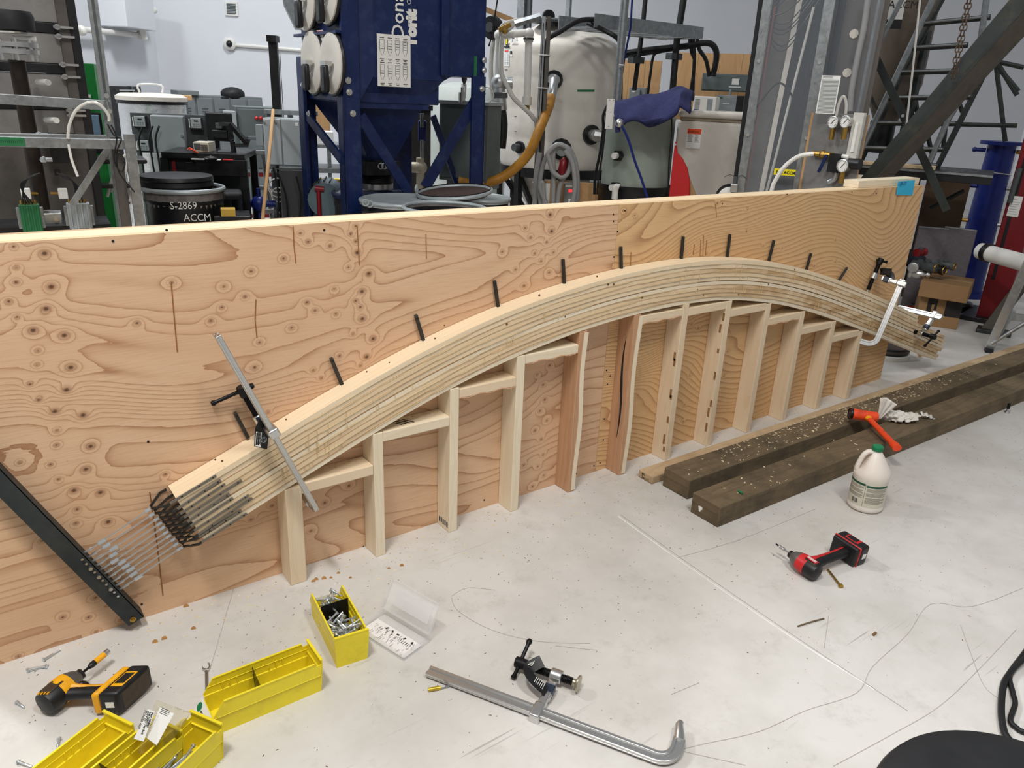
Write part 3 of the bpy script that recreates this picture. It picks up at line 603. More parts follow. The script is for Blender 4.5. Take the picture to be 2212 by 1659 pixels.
# ================================================================ bar clamps
def rail_profile(b, P, w=.027, h=.012, up=UP):
    """grooved rail: two side beads and a thinner web"""
    b.strip(P, w*.96, h*.5, up); 
    Q = []
    for s in (-1, 1):
        R = []
        for i, p in enumerate(P):
            t = (P[min(i+1, len(P)-1)]-P[max(i-1, 0)]); d, a, c = frame(t, up); R.append(p+a*(s*w*.35))
        b.strip(R, w*.3, h, up)
        for q_ in (-.3, .3): b.strip([p+(R[i]-p)*1.44+up*(h*q_) for i, p in enumerate(P)], w*.06, h*.26, up)
def clamp(label, O, X, Y, L, s, arm=.125, jaw=.125, out=.0, handle=.12, thr=.10, padx=None, tag=True, hang=.07, tilt=0, wr=.031, name='bar_clamp', hs=0.):
    """O free end of rail, X along the rail to the fixed jaw, Y direction of the jaws"""
    X = Vector(X).normalized(); Y = Vector(Y); Y = (Y-X*Y.dot(X)).normalized(); Z = X.cross(Y); O = Vector(O)
    g = thing(name, label, 'clamp', O); W = lambda x, y, z=0: O+X*x+Y*y+Z*z
    rb = .045
    P = [W(0, 0), W(L*.5, 0), W(L-rb, 0)]+[W(L-rb+rb*math.sin(t), rb-rb*math.cos(t)) for t in np.linspace(.25, math.pi/2, 6)]+[W(L, jaw*.62)]
    b = MB(); rail_profile(b, P, wr, .016, Z); rl = obj('rail', b, M_['chrome'], g, bev=.0015)
    b = MB(); b.tube([W(L, jaw*.58), W(L-.004, jaw*.75), W(L-.012, jaw), W(L-.010, jaw+.012)], [.0165, .0145, .011, .008], 12, sq=.8, up=Z); obj('fixed_jaw', b, M_['chrome'], g)
    # sliding arm : collar round the rail, tapering arm, eye
    b = MB(); R = Matrix((X, Y, Z)).transposed()
    b.box(W(s, -.002), (.030, .054, .034), R); b.box(W(s, .040), (.024, .05, .024), R); b.box(W(s, .080), (.030, .06, .021), R); sa = obj('sliding_arm', b, M_['chrome'], g, bev=.005, seg=3)
    b = MB(); b.cyl(W(s-.018, arm), W(s+.018, arm), .020, n=16); obj('screw_eye', b, M_['chrome'], sa, bev=.003)
    b = MB(); b.box(W(s, .083), (.032, .032, .0235), R); b2 = obj('arm_sleeve', b, M_['bluel'] if 'bluel' in M_ else M_['blackm'], sa, bev=.003)
    px = s+.05 if padx is None else padx
    n = int(thr/.0045); prof = []
    for i in range(n): z = i*.0045; prof += [(.0100, z), (.0125, z+.0012), (.0125, z+.0024), (.0100, z+.0036)]
    st = W(px-thr-.008, arm); b = MB(); b.lathe(prof, st, X, 14); sc = obj('screw', b, M_['blackm'], g)
    b = MB(); b.cyl(st-X*.034, st+X*.002, .0165, n=16); obj('screw_head', b, M_['blackm'], sc, bev=.002)
    hd = (Z*math.cos(tilt)+Y*math.sin(tilt)).normalized(); hc = st-X*.02
    b = MB(); hc = hc+hd*hs*handle; b.tube([hc-hd*handle*.42, hc-hd*handle*.38, hc-hd*handle*.30, hc+hd*handle*.5, hc+hd*handle*.58, hc+hd*handle*.64], [.006, .0095, .0062, .0062, .0100, .007], 10); obj('tommy_bar', b, M_['blackm'], g)
    b = MB(); b.lathe([(.010, 0), (.010, .008), (.024, .014), (.025, .019), (.004, .021)], W(px-.008, arm), X, 18); obj('swivel_pad', b, mat('pad_steel', (178, 170, 148), .3, .9, .1, 30) if 'pad' not in M_ else M_['pad'], g)
    return g, W, (X, Y, Z), sa
M_['pad'] = mat('pad_steel', (178, 170, 148), .3, .9, .1, 30); M_['bluel'] = mat('dark_blue_label', (34, 44, 60), .35, 0, .15, 40)
def tagstrip(g, pts, w, zc, name='price_tag'):
    b = MB(); b.strip(pts, w, .0008, zc); return obj(name, b, M_['black'], g)
def barcode(g, o, xd, yd, w, h, n=16, name='barcode', back=True):
    xd = Vector(xd).normalized(); yd = Vector(yd).normalized(); zd = xd.cross(yd)
    if back:
        b = MB(); b.prism([o-xd*w*.08-yd*h*.1, o+xd*w*1.08-yd*h*.1, o+xd*w*1.08+yd*h*1.1, o-xd*w*.08+yd*h*1.1], zd*.0003); p = obj(name, b, M_['white'], g, smooth=False)
    b = MB(); x = 0; r2 = random.Random(int(w*1e5)+n)
    while x < w: t = w/n*r2.choice((.3, .5, .8)); b.prism([o+xd*x+zd*.0004, o+xd*(x+t)+zd*.0004, o+xd*(x+t)+yd*h+zd*.0004, o+xd*x+yd*h+zd*.0004], zd*.0002); x += t+w/n*r2.choice((.4, .6))
    obj('bar_lines', b, M_['ink'], g, smooth=False)
# clamp on the floor (nearest)
a = PZ(925, 1449, .016); e = PZ(1452, 1648, .016)
X = (e-a).normalized(); Yf = V(.869, .495, 0)
CL1 = clamp('long bright steel bar clamp lying alone on the open floor in front', a, X, Yf+V(0, 0, .10), (e-a).length, (PZ(1160, 1540, .016)-a).dot(X)+.0, arm=.142, jaw=.125, padx=(PZ(1160, 1540, .016)-a).dot(X)+.06, thr=.15, tilt=1.25, handle=.125)
g, W, ax, sa = CL1
sx = (PZ(1160, 1540, .016)-a).dot(X)
P = cr([W(sx+.0, .068, .012), W(sx-.03, .072, .022), W(sx-.06, .085, .03), W(sx-.072, .105, .032), W(sx-.06, .13, .034), W(sx-.048, .145, .036)], 5)
b = MB(); b.strip(P, .036, .0008, Vector(ax[0])*.6+V(0, 0, 1)); tg_ = obj('paper_tag', b, M_['black'], g)
for j, (xx, yy) in enumerate(((sx-.062, .118), )):
    barcode(tg_ if False else g, W(xx-.006, yy-.004, .038), ax[1], -Vector(ax[0]), .018, .012, 9)
for j in range(6):
    b = MB(); b.bar(W(sx-.012-.005*j, .06, .0235+.003*j), W(sx-.012-.005*j, .082, .0235+.003*j), .0012, .0006); obj('print_line', b, M_['white'], g, smooth=False)
# clamp on the left of the arch
a = PY(468, 723, -.15); e = PY(683, 1100, -.15); X = (e-a).normalized(); Y = V(0, 1, 0)
s_ = (PY(592, 928, -.15)-a).dot(X)
CL2 = clamp('tall steel bar clamp gripping the lower left of the arch', a, X, Y, (e-a).length+.012, s_, arm=.115, jaw=.12, padx=s_+.065, thr=.15, tilt=-.25, handle=.13, hs=-.36)
g, W, ax, sa = CL2
t0 = PY(553, 902, -.115); tcor = [PY(561, 905, -.12), PY(583, 925, -.122), PY(577, 971, -.128), PY(549, 964, -.125), PY(551, 925, -.12)]
b = MB(); b.prism(tcor, (0, .0008, 0)); tgo = obj('paper_tag', b, M_['black'], g, smooth=False)
barcode(g, PY(552, 961, -.1285), PY(566, 963, -.1285)-PY(552, 961, -.1285), PY(554, 934, -.1285)-PY(552, 961, -.1285), .016, .040, 3)
b = MB()
for j in range(12):
    p = PY(554.5+j*.15, 959-j*2.2, -.1295); b.bar(p, p+V(.011, 0, -.001), .0006, rnd.choice((.0008, .0018)), V(0, 0, 1))
obj('bar_lines', b, M_['ink'], g, smooth=False)
b = MB(); b.torus(PY(570, 950, -.1295), (0, 1, 0), .009, .0008, 16, 5); b.torus(PY(570, 950, -.1295), (0, 1, 0), .005, .0007, 12, 5); obj('emblem', b, M_['greyp'], g)
# clamp at the right end, hooked under the arch
a = PY(1950, 604, -.16); e = PY(1890, 745, -.16); X = (e-a).normalized()
CL3 = clamp('upright hooked bar clamp squeezing the right end of the arch', a, X, V(-.45, .9, -.12), (e-a).length+.005, .025, arm=.15, jaw=.16, padx=.12, thr=.16, tilt=1.3, handle=.10, wr=.03)
g, W, ax, sa = CL3
b = MB(); b.strip(cr([W(.015, .06, .014), W(-.008, .07, .014), W(-.02, .10, .012), W(-.012, .12, .0), W(-.02, .07, -.02)], 5), .04, .0008, ax[2]); obj('paper_tag', b, M_['black'], g)
# clamp through the arch tail
a = PY(2037, 684, -.20); Xd = V(0, 1, 0)
q = PY(1940, 664, .12)
a2 = PY(2034, 686, -.205); CL4 = clamp('bar clamp lying across the far tail of the arch with black handle down', a2, (q-a2), PY(1985, 715, -.19)-PY(2010, 672, -.19)+V(0, 0, -.0), (q-a2).length+.02, .055, arm=.135, jaw=.10, padx=.125, thr=.13, tilt=1.4, handle=.13)
# ================================================================ yellow shelf bins
def bin_(label, o, yaw, contents=None, card=None, L=.295, w=.104, h=.104, lip=.5):
    """o = floor corner; +x along the length towards the closed tall end; +y across"""
    g = thing('storage_bin', label, 'storage bin', o, 'yellow storage bins')
    R = Matrix.Rotation(yaw, 3, 'Z'); o = Vector(o); W = lambda x, y, z: o+R@V(x, y, z); t = .0026; ws = .006
    b = MB()
    b.prism([W(0, ws, 0), W(L, ws, 0), W(L, w-ws, 0), W(0, w-ws, 0)], (0, 0, t))
    obj('bin_floor', b, M_['yellow'], g, smooth=False)
    for y0, sg in ((0, 1), (w, -1)):
        b = MB(); yb = y0+sg*ws
        # side: lower band, step, upper band; front corner slopes down to the low lip
        low = [(0.004, 0), (L, 0), (L, h*.55), (0.001, h*.55)]; upq = [(0.001, h*.55), (L, h*.55), (L+.004, h*.90), (L-.012, h*.90), (L-.016, h), (.028, h), (0.0, h*.62)]
        b.prism([W(x, yb-sg*.001, z) for x, z in low], R@V(0, sg*t, 0)); obj('lower_side', b, M_['yellow'], g, smooth=False)
        b = MB(); b.prism([W(x, y0+sg*.0015, z) for x, z in upq], R@V(0, sg*t, 0)); so = obj('side_wall', b, M_['yellow'], g, smooth=False, bev=.0006)
        b = MB(); b.bar(W(.028, y0+sg*.0025, h-.001), W(L-.016, y0+sg*.0025, h-.001), .0055, .004); b.bar(W(0, y0+sg*.0042, h*.55), W(L, y0+sg*.0042, h*.55), .007, .0022); b.bar(W(.01, y0+sg*.0045, h*.78), W(L, y0+sg*.0045, h*.78), .002, .002); obj('rim', b, M_['yellow'], g, smooth=False, bev=.0008)
        b = MB()
        for gx in (.05, .07, .09, .18, .20, .22): b.box(W(gx, y0+sg*.0062, h*.66), (.0022, .0025, .026), R)
        obj('divider_rib', b, M_['yellow'], g, smooth=False)
    b = MB(); b.prism([W(L, .004, 0), W(L, w-.004, 0), W(L+.006, w+.001, h*.9), W(L+.006, w+.001, h*1.06), W(L+.006, -.001, h*1.06), W(L+.006, -.001, h*.9)], R@V(-t, 0, 0)); obj('end_wall', b, M_['yellow'], g, smooth=False, bev=.0008)
    b = MB(); b.bar(W(L+.003, 0, h*1.06), W(L+.003, w, h*1.06), .008, .005); b.bar(W(L-.0, .004, h*.72), W(L-.0, w-.004, h*.72), .006, .002); obj('rim', b, M_['yellow'], g, smooth=False, bev=.0012)
    b = MB(); b.prism([W(0, ws, 0), W(0, w-ws, 0), W(-.002, w-ws, h*.48), W(-.002, ws, h*.48)], R@V(t, 0, 0)); obj('front_lip', b, M_['yellow'], g, smooth=False, bev=.0008)
    return g, W, R
B1 = bin_('empty yellow bin with a SPLIT WASHER label, beside the wrench', (-1.895, -.614, 0), 0.0)
g, W, R = B1
b = MB(); b.prism([W(.13, .008, .012), W(.152, .096, .012), W(.134, .098, .094), W(.112, .006, .094)], (.0015, 0, 0)); obj('divider', b, M_['blackm'], g, smooth=False)
def card(g, W, R, txt, h=.104, dark=None):
    b = MB(); b.prism([W(-.028, .012, .026), W(-.028, .098, .026), W(-.004, .098, .058), W(-.004, .012, .058)], R@V(.0005, 0, -.0005)); c = obj('label_card', b, M_['white'], g, smooth=False)
    b = MB(); b.lathe([(.012, 0), (.012, .0008)], W(-.0162, .084, .0425), R@V(-.8, 0, .6), 20); obj('green_dot', b, M_['green'], g)
    if txt: text(txt, .0078, W(-.0196, .069, .0385), R@V(0, -1, 0), R@V(.6, 0, .8), M_['ink'], g, 'lettering')
card(g, W, R, 'SPLIT WASHER')
# bin with bolts (closed end towards the camera)
B2 = bin_('yellow bin heaped with zinc bolts, beside the open clear case', (-1.497, -.275, 0), -math.pi/2-.12, L=.275)
g2, W2, R2 = B2
b = MB(); b.prism([W2(.115, .008, .02), W2(.108, .096, .02), W2(.104, .096, .108), W2(.111, .008, .108)], R2@V(.0015, 0, 0)); obj('divider', b, M_['blackm'], g2, smooth=False)
b = MB(); b.prism([W2(-.0045, .006, .012), W2(-.0045, .09, .012), W2(-.0065, .09, .058), W2(-.0065, .006, .058)], R2@V(.0006, 0, 0)); obj('label_card', b, M_['white'], g2, smooth=False)
b = MB(); b.lathe([(.008, 0), (.008, .001)], W2(-.0042, .014, .054), R2@V(1, 0, 0), 16); obj('green_dot', b, M_['green'], g2)
# three bins at the lower left corner
def bpx(u, v, z): return PZ(u, v, z)
e1 = bpx(224, 1538, .107); e2 = bpx(283, 1569, .107); yw = math.atan2((e1-e2).x*-1, (e1-e2).y)   # across direction e2->e1
dirL = V(.92, .55, 0)
aA = bpx(68, 1659, .104); aB = bpx(224, 1538, .104); yawA = math.atan2((aB-aA).y, (aB-aA).x)
def corner_bin(label, topL, yaw, L=.295, w=.104):
    R = Matrix.Rotation(yaw, 3, 'Z'); tl = V(topL.x, topL.y, 0)     # far-left top corner of the closed end
    return bin_(label, tl-R@V(L, w, 0), yaw, L=L, w=w)
B3 = corner_bin('yellow empty bin at the lower left corner, nearest the yellow driver', bpx(221, 1541, .104), yawA)
B4 = corner_bin('middle bin of the lower left trio, holding a labelled plastic bag', bpx(326, 1553, .104), yawA-.02)
yC = yawA+.0
B5 = corner_bin('yellow bin with loose long bolts, right of the plastic bag', bpx(409, 1541, .104), yawA+.02)
g4, W4, R4 = B4
b = MB(); b.prism([W4(.13, .01, .03), W4(.17, .094, .05), W4(.14, .094, .108), W4(.10, .006, .11)], R4@V(.0015, 0, .001)); obj('divider', b, M_['blackm'], g4, smooth=False)
g5, W5, R5 = B5
b = MB(); b.prism([W5(.06, .01, .012), W5(.06, .094, .012), W5(.06, .094, .09), W5(.06, .006, .09)], R5@V(.0015, 0, .001)); obj('divider', b, M_['blackm'], g5, smooth=False)
# bolts
def boltmesh(L, r=.0034, hr=.0062):
    b = MB(); b.cyl((0, 0, 0), (0, 0, -.0045), hr, n=6); b.cyl((0, 0, 0), (0, 0, L*.55), r, n=8); n = 8
    prof = []
    for i in range(n): z = L*.55+i*L*.45/n; prof += [(r*.95, z), (r*.78, z+L*.2/n), (r*.95, z+L*.4/n)]
    b.lathe(prof+[(r*.5, L)], (0, 0, 0), UP, 8); return b
BM = {}
def bolt(L, p, d, label, group, mt='zinc'):
    if (L, mt) not in BM:
        o = obj('hex_bolt', boltmesh(L), M_[mt], None, smooth=True, kind=None); o.data.transform(Matrix.Translation(o.location)); BM[(L, mt)] = o.data; bpy.data.objects.remove(o)
    o = link(bpy.data.objects.new('hex_bolt', BM[(L, mt)])); o.location = p; o.rotation_euler = Vector(d).to_track_quat('Z', 'Y').to_euler(); o['label'] = label; o['category'] = 'bolt'
    if group: o['group'] = group
    return o
r3 = random.Random(3)
for i in range(112):
    near = i >= 44; x = r3.uniform(.15, .245) if near else r3.uniform(.03, .095); y = r3.uniform(.022, .082)
    lay = i/44 if not near else (i-44)/68
    z = .016+lay*.074; d = V(r3.gauss(0, 1), r3.gauss(0, .8), r3.gauss(0, .38)); d.normalize(); c = W2(x, y, z); L = .05 if near else .04
    dd = R2@d; lx = (R2.transposed()@(c+dd*L/2-c)); 
    bolt(L if r3.random() < .8 else .062, c-dd*L*.5, dd, 'zinc hex bolt heaped in the yellow bin beside the clear case', 'bolts in the full bin')
for i in range(26):
    y = .02+.064*r3.random(); x = r3.uniform(.17, .20); z = .014+.034*i/26; d = V(-1, r3.gauss(0, .22), r3.gauss(-.02, .10)); bolt(.085, W5(x+.07*r3.random()-.01, y, z+.012), R5@d, 'long zinc bolt loose in the bin right of the plastic bag', 'long bolts in the corner bin')
for i in range(7): bolt(.06, W4(r3.uniform(.06, .12), r3.uniform(.03, .08), .018+.008*(i % 3)), R4@V(r3.gauss(0, 1), r3.gauss(0, 1), .1), 'zinc bolt at the bottom of the middle corner bin', 'bolts in the middle corner bin')
def fb(L, a, c, label): p = PZ(*a, .0062); q = PZ(*c, .0034); bolt(L, p, q-p, label, None)
fb((PZ(98, 1427)-PZ(130, 1404)).length, (96, 1424), (130, 1404), 'zinc bolt on the floor against the plywood, upper of the two nearby')
fb(.052, (98, 1440), (58, 1445), 'zinc bolt on floor left of the yellow driver, head towards it')
fb(.05, (62, 1448), (94, 1440), 'second zinc bolt crossed with its twin left of the yellow driver')
fb(.030, (38, 1518), (56, 1531), 'short zinc bolt alone near the left frame edge')
fb(.032, (127, 1597), (124, 1614), 'short zinc bolt beside the leftmost corner bin')
fb(.04, (41, 1646), (68, 1656), 'zinc bolt at the bottom left edge of the picture')
# clear bag with labels in the middle bin
bagm = mat('clear_bag_film', (236, 232, 206), .12, 0, .05, 30, trans=.9, ior=1.2, bump=.6, bs=25); bagm.node_tree.nodes['Principled BSDF'].inputs['Alpha'].default_value = .45
BG = thing('plastic_bag', 'clear plastic parts bag with two white labels standing in a corner bin', 'plastic bag', W4(.2, .05, .02))
cs = [PZ(338, 1512, .17), PZ(413, 1540, .15), PZ(345, 1640, .06), PZ(296, 1625, .06)]
b = MB(); n = 14
for i in range(n+1):
    for j in range(n+1):
        s, t = i/n, j/n; p = (cs[0]*(1-s)+cs[1]*s)*(1-t)+(cs[3]*(1-s)+cs[2]*s)*t
        b.v.append(p+V(-.2, -.6, .6)*(.012*math.sin(s*7+t*3)*math.sin(t*5)+.004*math.sin(s*23+t*17)+.014*math.sin(math.pi*s)*math.sin(math.pi*t)))
for i in range(n):
    for j in range(n): a_ = i*(n+1)+j; b.face([a_, a_+1, a_+n+2, a_+n+1])
bo = obj('bag_film', b, bagm, BG, fixn=False, ang=180); m_ = bo.modifiers.new('t', 'SOLIDIFY'); m_.thickness = .0008
def lab(c4, g, nm='bag_label'):
    b = MB(); b.prism(c4, V(-.1, -.5, .6)*.001); return obj(nm, b, M_['white'], g, smooth=False)
la = [PZ(327, 1531, .165), PZ(342, 1536, .165), PZ(318, 1600, .105), PZ(297, 1594, .105)]; lo_ = [p+V(-.01, -.02, .02) for p in la]; lab(lo_, BG)
xd = (lo_[2]-lo_[1]).normalized(); yd = (lo_[1]-lo_[0]).normalized()
for j, s in enumerate(('Part 100807', '1/4-20X2 Tap Bolt', 'QTY 10', 'PIONEER 4600')): text(s, .0085, lo_[0]+V(-.1, -.5, .6)*.0022+yd*((lo_[1]-lo_[0]).length-.0075-.0068*j)+xd*.004, xd, yd, M_['ink'], BG, 'lettering', sx=.85)
lb = [PZ(353, 1527, .165), PZ(383, 1540, .165), PZ(346, 1608, .105), PZ(321, 1590, .105)]; lb = [p+V(-.01, -.02, .02) for p in lb]; lab(lb, BG)
xd = (lb[1]-lb[0]).normalized(); yd = (lb[0]-lb[3]).normalized(); zz = xd.cross(yd)
o_ = lb[3]+(lb[0]-lb[3])*.18+xd*.006+V(-.1, -.5, .6)*.0022
b = MB()
for j in range(18): p = o_+yd*(.0025*j); b.bar(p, p+xd*.024, rnd.choice((.0006, .0012)), .0004, V(-.1, -.5, .6))
obj('bar_lines', b, M_['ink'], BG, smooth=False)
b = MB()
for j in range(4): p = o_+yd*(.050+.004*j); b.bar(p, p+xd*.026, .0012, .0004, V(-.1, -.5, .6))
obj('print_line', b, M_['ink'], BG, smooth=False)
# ================================================================ wrench, bit, nail
def flat(pix, z): return [PZ(u, v, z) for u, v in pix]
g = thing('wrench', 'small combination wrench on the floor at the left end of the label bin', 'wrench', PZ(445, 1500))
b = MB(); b.prism(flat([(437, 1440), (440, 1446), (447, 1447), (451, 1444), (452, 1437), (448, 1433), (453, 1435), (455, 1441), (451, 1450), (442, 1451), (437, 1447)], .003), (0, 0, .006)); obj('open_jaw', b, M_['chrome'], g, smooth=False, bev=.001)
b = MB(); b.strip([PZ(446, 1448, .006), PZ(447, 1490, .006), PZ(446, 1536, .006)], .0085, .005); obj('shank', b, M_['chrome'], g, bev=.001)
b = MB(); b.torus(PZ(446, 1542, .006), UP, .0075, .0035, 20, 8); obj('ring_end', b, M_['chrome'], g)
g = thing('bit_holder', 'brass coloured hex bit holder alone beside the floor clamp free end', 'drill bit', PZ(945, 1487))
p, q = PZ(925, 1490, .006), PZ(970, 1482, .006); d = (q-p).normalized(); L = (q-p).length
b = MB(); b.cyl(p, p+d*L*.6, .0058, n=16); obj('sleeve', b, mat('gold_sleeve', (200, 172, 60), .35, .6, .15, 40), g)
b = MB(); b.cyl(p+d*L*.6, p+d*L*.78, .0036, n=8); b.cyl(p+d*L*.78, p+d*L*.82, .0026, n=6); b.cyl(p+d*L*.82, q, .0036, n=6); obj('hex_shank', b, M_['chrome'], g)
g = thing('lag_bolt', 'yellow zinc screw bolt lying under the handle of the red driver', 'bolt', PZ(1800, 1245))
p, q = PZ(1788, 1230, .005), PZ(1815, 1264, .007); b = MB(); b.cyl(p, q, .0038, n=8); obj('shank', b, M_['brass'], g)
b = MB(); b.cyl(q, q+(q-p).normalized()*.009, .0085, n=12); obj('head', b, M_['brass'], g)
# clear case
CC = thing('clear_case', 'open clear hinged plastic case with a printed card inside', 'plastic case', PZ(860, 1390))
cm = mat('clear_polystyrene', (240, 240, 242), .12, 0, 0, trans=0, alpha=.22, spec=.6)
x0 = PZ(773, 1365); x1 = PZ(872, 1428); x2 = PZ(912, 1396); ex = (x1-x0); ey = (x2-x1); ey = ey-ex*(ey.dot(ex)/ex.dot(ex)); Lx, Ly = ex.length, .115; ex.normalize(); ey.normalize(); hh = .028
Q = lambda x, y, z: x0+ex*x+ey*y+UP*z
def pan(a, c, d, e, nm, mt=cm):
    b = MB(); n = (Vector(c)-Vector(a)).cross(Vector(e)-Vector(a)).normalized(); b.prism([a, c, d, e], n*.0014); obj(nm, b, mt, CC, smooth=False)
pan(Q(0, 0, .001), Q(Lx, 0, .001), Q(Lx, Ly, .001), Q(0, Ly, .001), 'tray_floor')
for a_, c_ in (((0, 0), (Lx, 0)), ((Lx, 0), (Lx, Ly)), ((Lx, Ly), (0, Ly)), ((0, Ly), (0, 0))): pan(Q(*a_, 0.001), Q(*c_, 0.001), Q(*c_, hh), Q(*a_, hh), 'tray_side')
hv = (ey*.5+UP*.86).normalized(); H0 = Q(0, Ly, hh)
K = lambda x, y, z=0: H0+ex*x+hv*y+(ex.cross(hv))*z
pan(K(0, 0), K(Lx, 0), K(Lx, Ly*.85), K(0, Ly*.85), 'lid')
for a_, c_ in (((0, 0), (Lx, 0)), ((Lx, 0), (Lx, Ly*.85)), ((Lx, Ly*.85), (0, Ly*.85)), ((0, Ly*.85), (0, 0))): pan(K(*a_, 0), K(*c_, 0), K(*c_, .012), K(*a_, .012), 'lid_rim')
pan(K(Lx*.15, Ly*.2, .002), K(Lx*.9, Ly*.2, .002), K(Lx*.9, Ly*.7, .002), K(Lx*.15, Ly*.7, .002), 'lid_label', mat('frosted_print', (236, 234, 238), .5, 0, 0, alpha=.35))
b = MB(); b.prism([Q(.004, .004, .004), Q(Lx-.004, .004, .004), Q(Lx-.004, Ly*.72, .004), Q(.004, Ly*.72, .004)], (0, 0, .0005)); cdp = obj('printed_card', b, M_['pink'], CC, smooth=False)
b = MB()
for j, fx in enumerate((.30, .42, .54, .68, .84)):
    b.box(Q(Lx*fx, Ly*.60, .0052), (.010, .006, .0005), Euler((0, 0, j)).to_matrix())
for j in range(70):
    fx = .06+.9*rnd.random(); fy = .05+.52*rnd.random(); b.bar(Q(Lx*fx, Ly*fy, .0052), Q(Lx*min(fx+.002, .98), Ly*(fy+.05+.06*rnd.random()), .0052), .0006, .0004)
for fx in (.25, .36, .46, .56, .66, .70, .74, .78, .82, .86): b.bar(Q(Lx*fx, Ly*.42, .0052), Q(Lx*fx, Ly*.53, .0052), .0016, .0004)
obj('print', b, M_['ink'], CC, smooth=False)
# ================================================================ mallet, rag, jug
g = thing('mallet', 'orange dead-blow mallet with yellow neck resting across the timbers', 'hammer', PZ(1900, 930, .1))
hA, hB = PZ(1836, 893, .155), PZ(1895, 902, .145); hd = (hB-hA); hL = hd.length; hd.normalize()
b = MB(); b.lathe([(.020, 0), (.027, .002), (.029, .008), (.028, .03), (.027, .05), (.028, hL-.012), (.026, hL-.002), (.021, hL)], hA, hd, 24); ho = obj('mallet_head', b, M_['orange'], g)
b = MB(); b.lathe([(.0285, -.003), (.030, .001), (.0295, .010)], hA, hd, 24, cap=False); b.cyl(hA-hd*.0015, hA+hd*.001, .021, n=20); obj('striking_face', b, M_['black'], ho)
nk = hA+hd*hL*.60; e = PZ(1938, 968, .125)
b = MB(); b.tube([nk, nk+(e-nk)*.14], [.021, .015], 14, sq=.8); obj('neck', b, M_['dewy'], g)
b = MB(); b.tube([nk+(e-nk)*t for t in (.13, .2, .5, .86, .9, 1.0)], [.0165, .0155, .0170, .018, .024, .023], 14, sq=.75); ha = obj('handle', b, M_['orange'], g)
dh = (e-nk); dhn = dh.normalized()
b = MB()
for j in range(12): c = nk+dh*(.42+.034*j)+V(0, 0, .0112); b.bar(c-dhn.cross(UP)*.008, c+dhn.cross(UP)*.008, .002, .002)
obj('grip_rib', b, M_['orange'], ha, smooth=False)
rm = mat('white_rag_paper', (226, 222, 214), .8, 0, .12, 20, dirt=(176, 160, 140), da=.4, ds=14, bump=.3, bs=60)
g = thing('crumpled_rag', 'crumpled white paper rag beside the mallet head', 'rag', PZ(1930, 905, .1))
def crump(c, rx, ry, rz, seed, nm, folds=9, n=36):
    b = MB(); c = Vector(c); m = n//2; r = random.Random(seed)
    ph = [r.uniform(0, 6.28) for _ in range(12)]
    for i in range(m+1):
        for k in range(n):
            t = math.pi*i/m; q = 2*math.pi*k/n
            f = 1+.14*math.sin(folds*.6//1*q+ph[0]+2*math.sin(3*t+ph[1]))+.14*math.sin(5*t+3*q+ph[2])+.05*math.sin(13*q+ph[3]+6*t)+.05*math.sin(9*t+ph[4]-6*q)
            b.v.append(c+V(rx*f*math.sin(t)*math.cos(q), ry*f*math.sin(t)*math.sin(q), rz*f*math.cos(t)))
    for i in range(m):
        for k in range(n): b.face([b_ for b_ in (i*n+k, (i+1)*n+k, (i+1)*n+(k+1) % n, i*n+(k+1) % n)])
    return obj(nm, b, rm, g, ang=25)
c0 = PZ(1945, 908, .10); crump(c0+V(-.02, .02, .022), .05, .045, .024, 1, 'bunched_part'); crump(c0+V(.045, -.02, .018), .065, .04, .016, 5, 'bunched_part'); crump(c0+V(-.06, .05, .03), .032, .036, .03, 8, 'bunched_part')
# upright fan of the rag
fa = PZ(1905, 898, .11); top = [PR(1912, 868, 1), ]; b = MB(); n = 20
A0 = PZ(1897, 905, .12); tl = A0+V(.0, .02, .09); wv = wid(1, A0)
rt = CR@V(1, 0, 0); rt.z = 0; rt.normalize()
for i in range(n+1):
    s = i/n
    for j in range(13):
        t = j/12; w_ = (.018+.075*t**1.2)*(s-.35); up_ = t*(.125-.055*abs(s-.25))
        b.v.append(A0+rt*(w_+.02*t)+V(0, 0, up_)+V(.3, .8, 0)*(.012*math.sin(s*19)*t+.004*math.sin(s*41)))
for i in range(n):
    for j in range(12): a_ = i*13+j; b.face([a_, a_+1, a_+14, a_+13])
fo = obj('fanned_part', b, rm, g, fixn=False, ang=180); m_ = fo.modifiers.new('t', 'SOLIDIFY'); m_.thickness = .001
tp = PZ(1985, 905, .10); b = MB(); n = 14
for i in range(n+1):
    s = i/n
    for j in range(5):
        t = j/4-.5; b.v.append(tp+V(.02, .01, 0)+rt*(s*.09)+V(.1, -.99, 0)*(t*.05*(1-s*.8))+V(0, 0, .02+.012*math.cos(t*9)-.035*s*s+.005*math.sin(s*20)))
for i in range(n):
    for j in range(4): a_ = i*5+j; b.face([a_, a_+1, a_+6, a_+5])
fo = obj('pointed_part', b, rm, g, fixn=False, ang=180); m_ = fo.modifiers.new('t', 'SOLIDIFY'); m_.thickness = .001
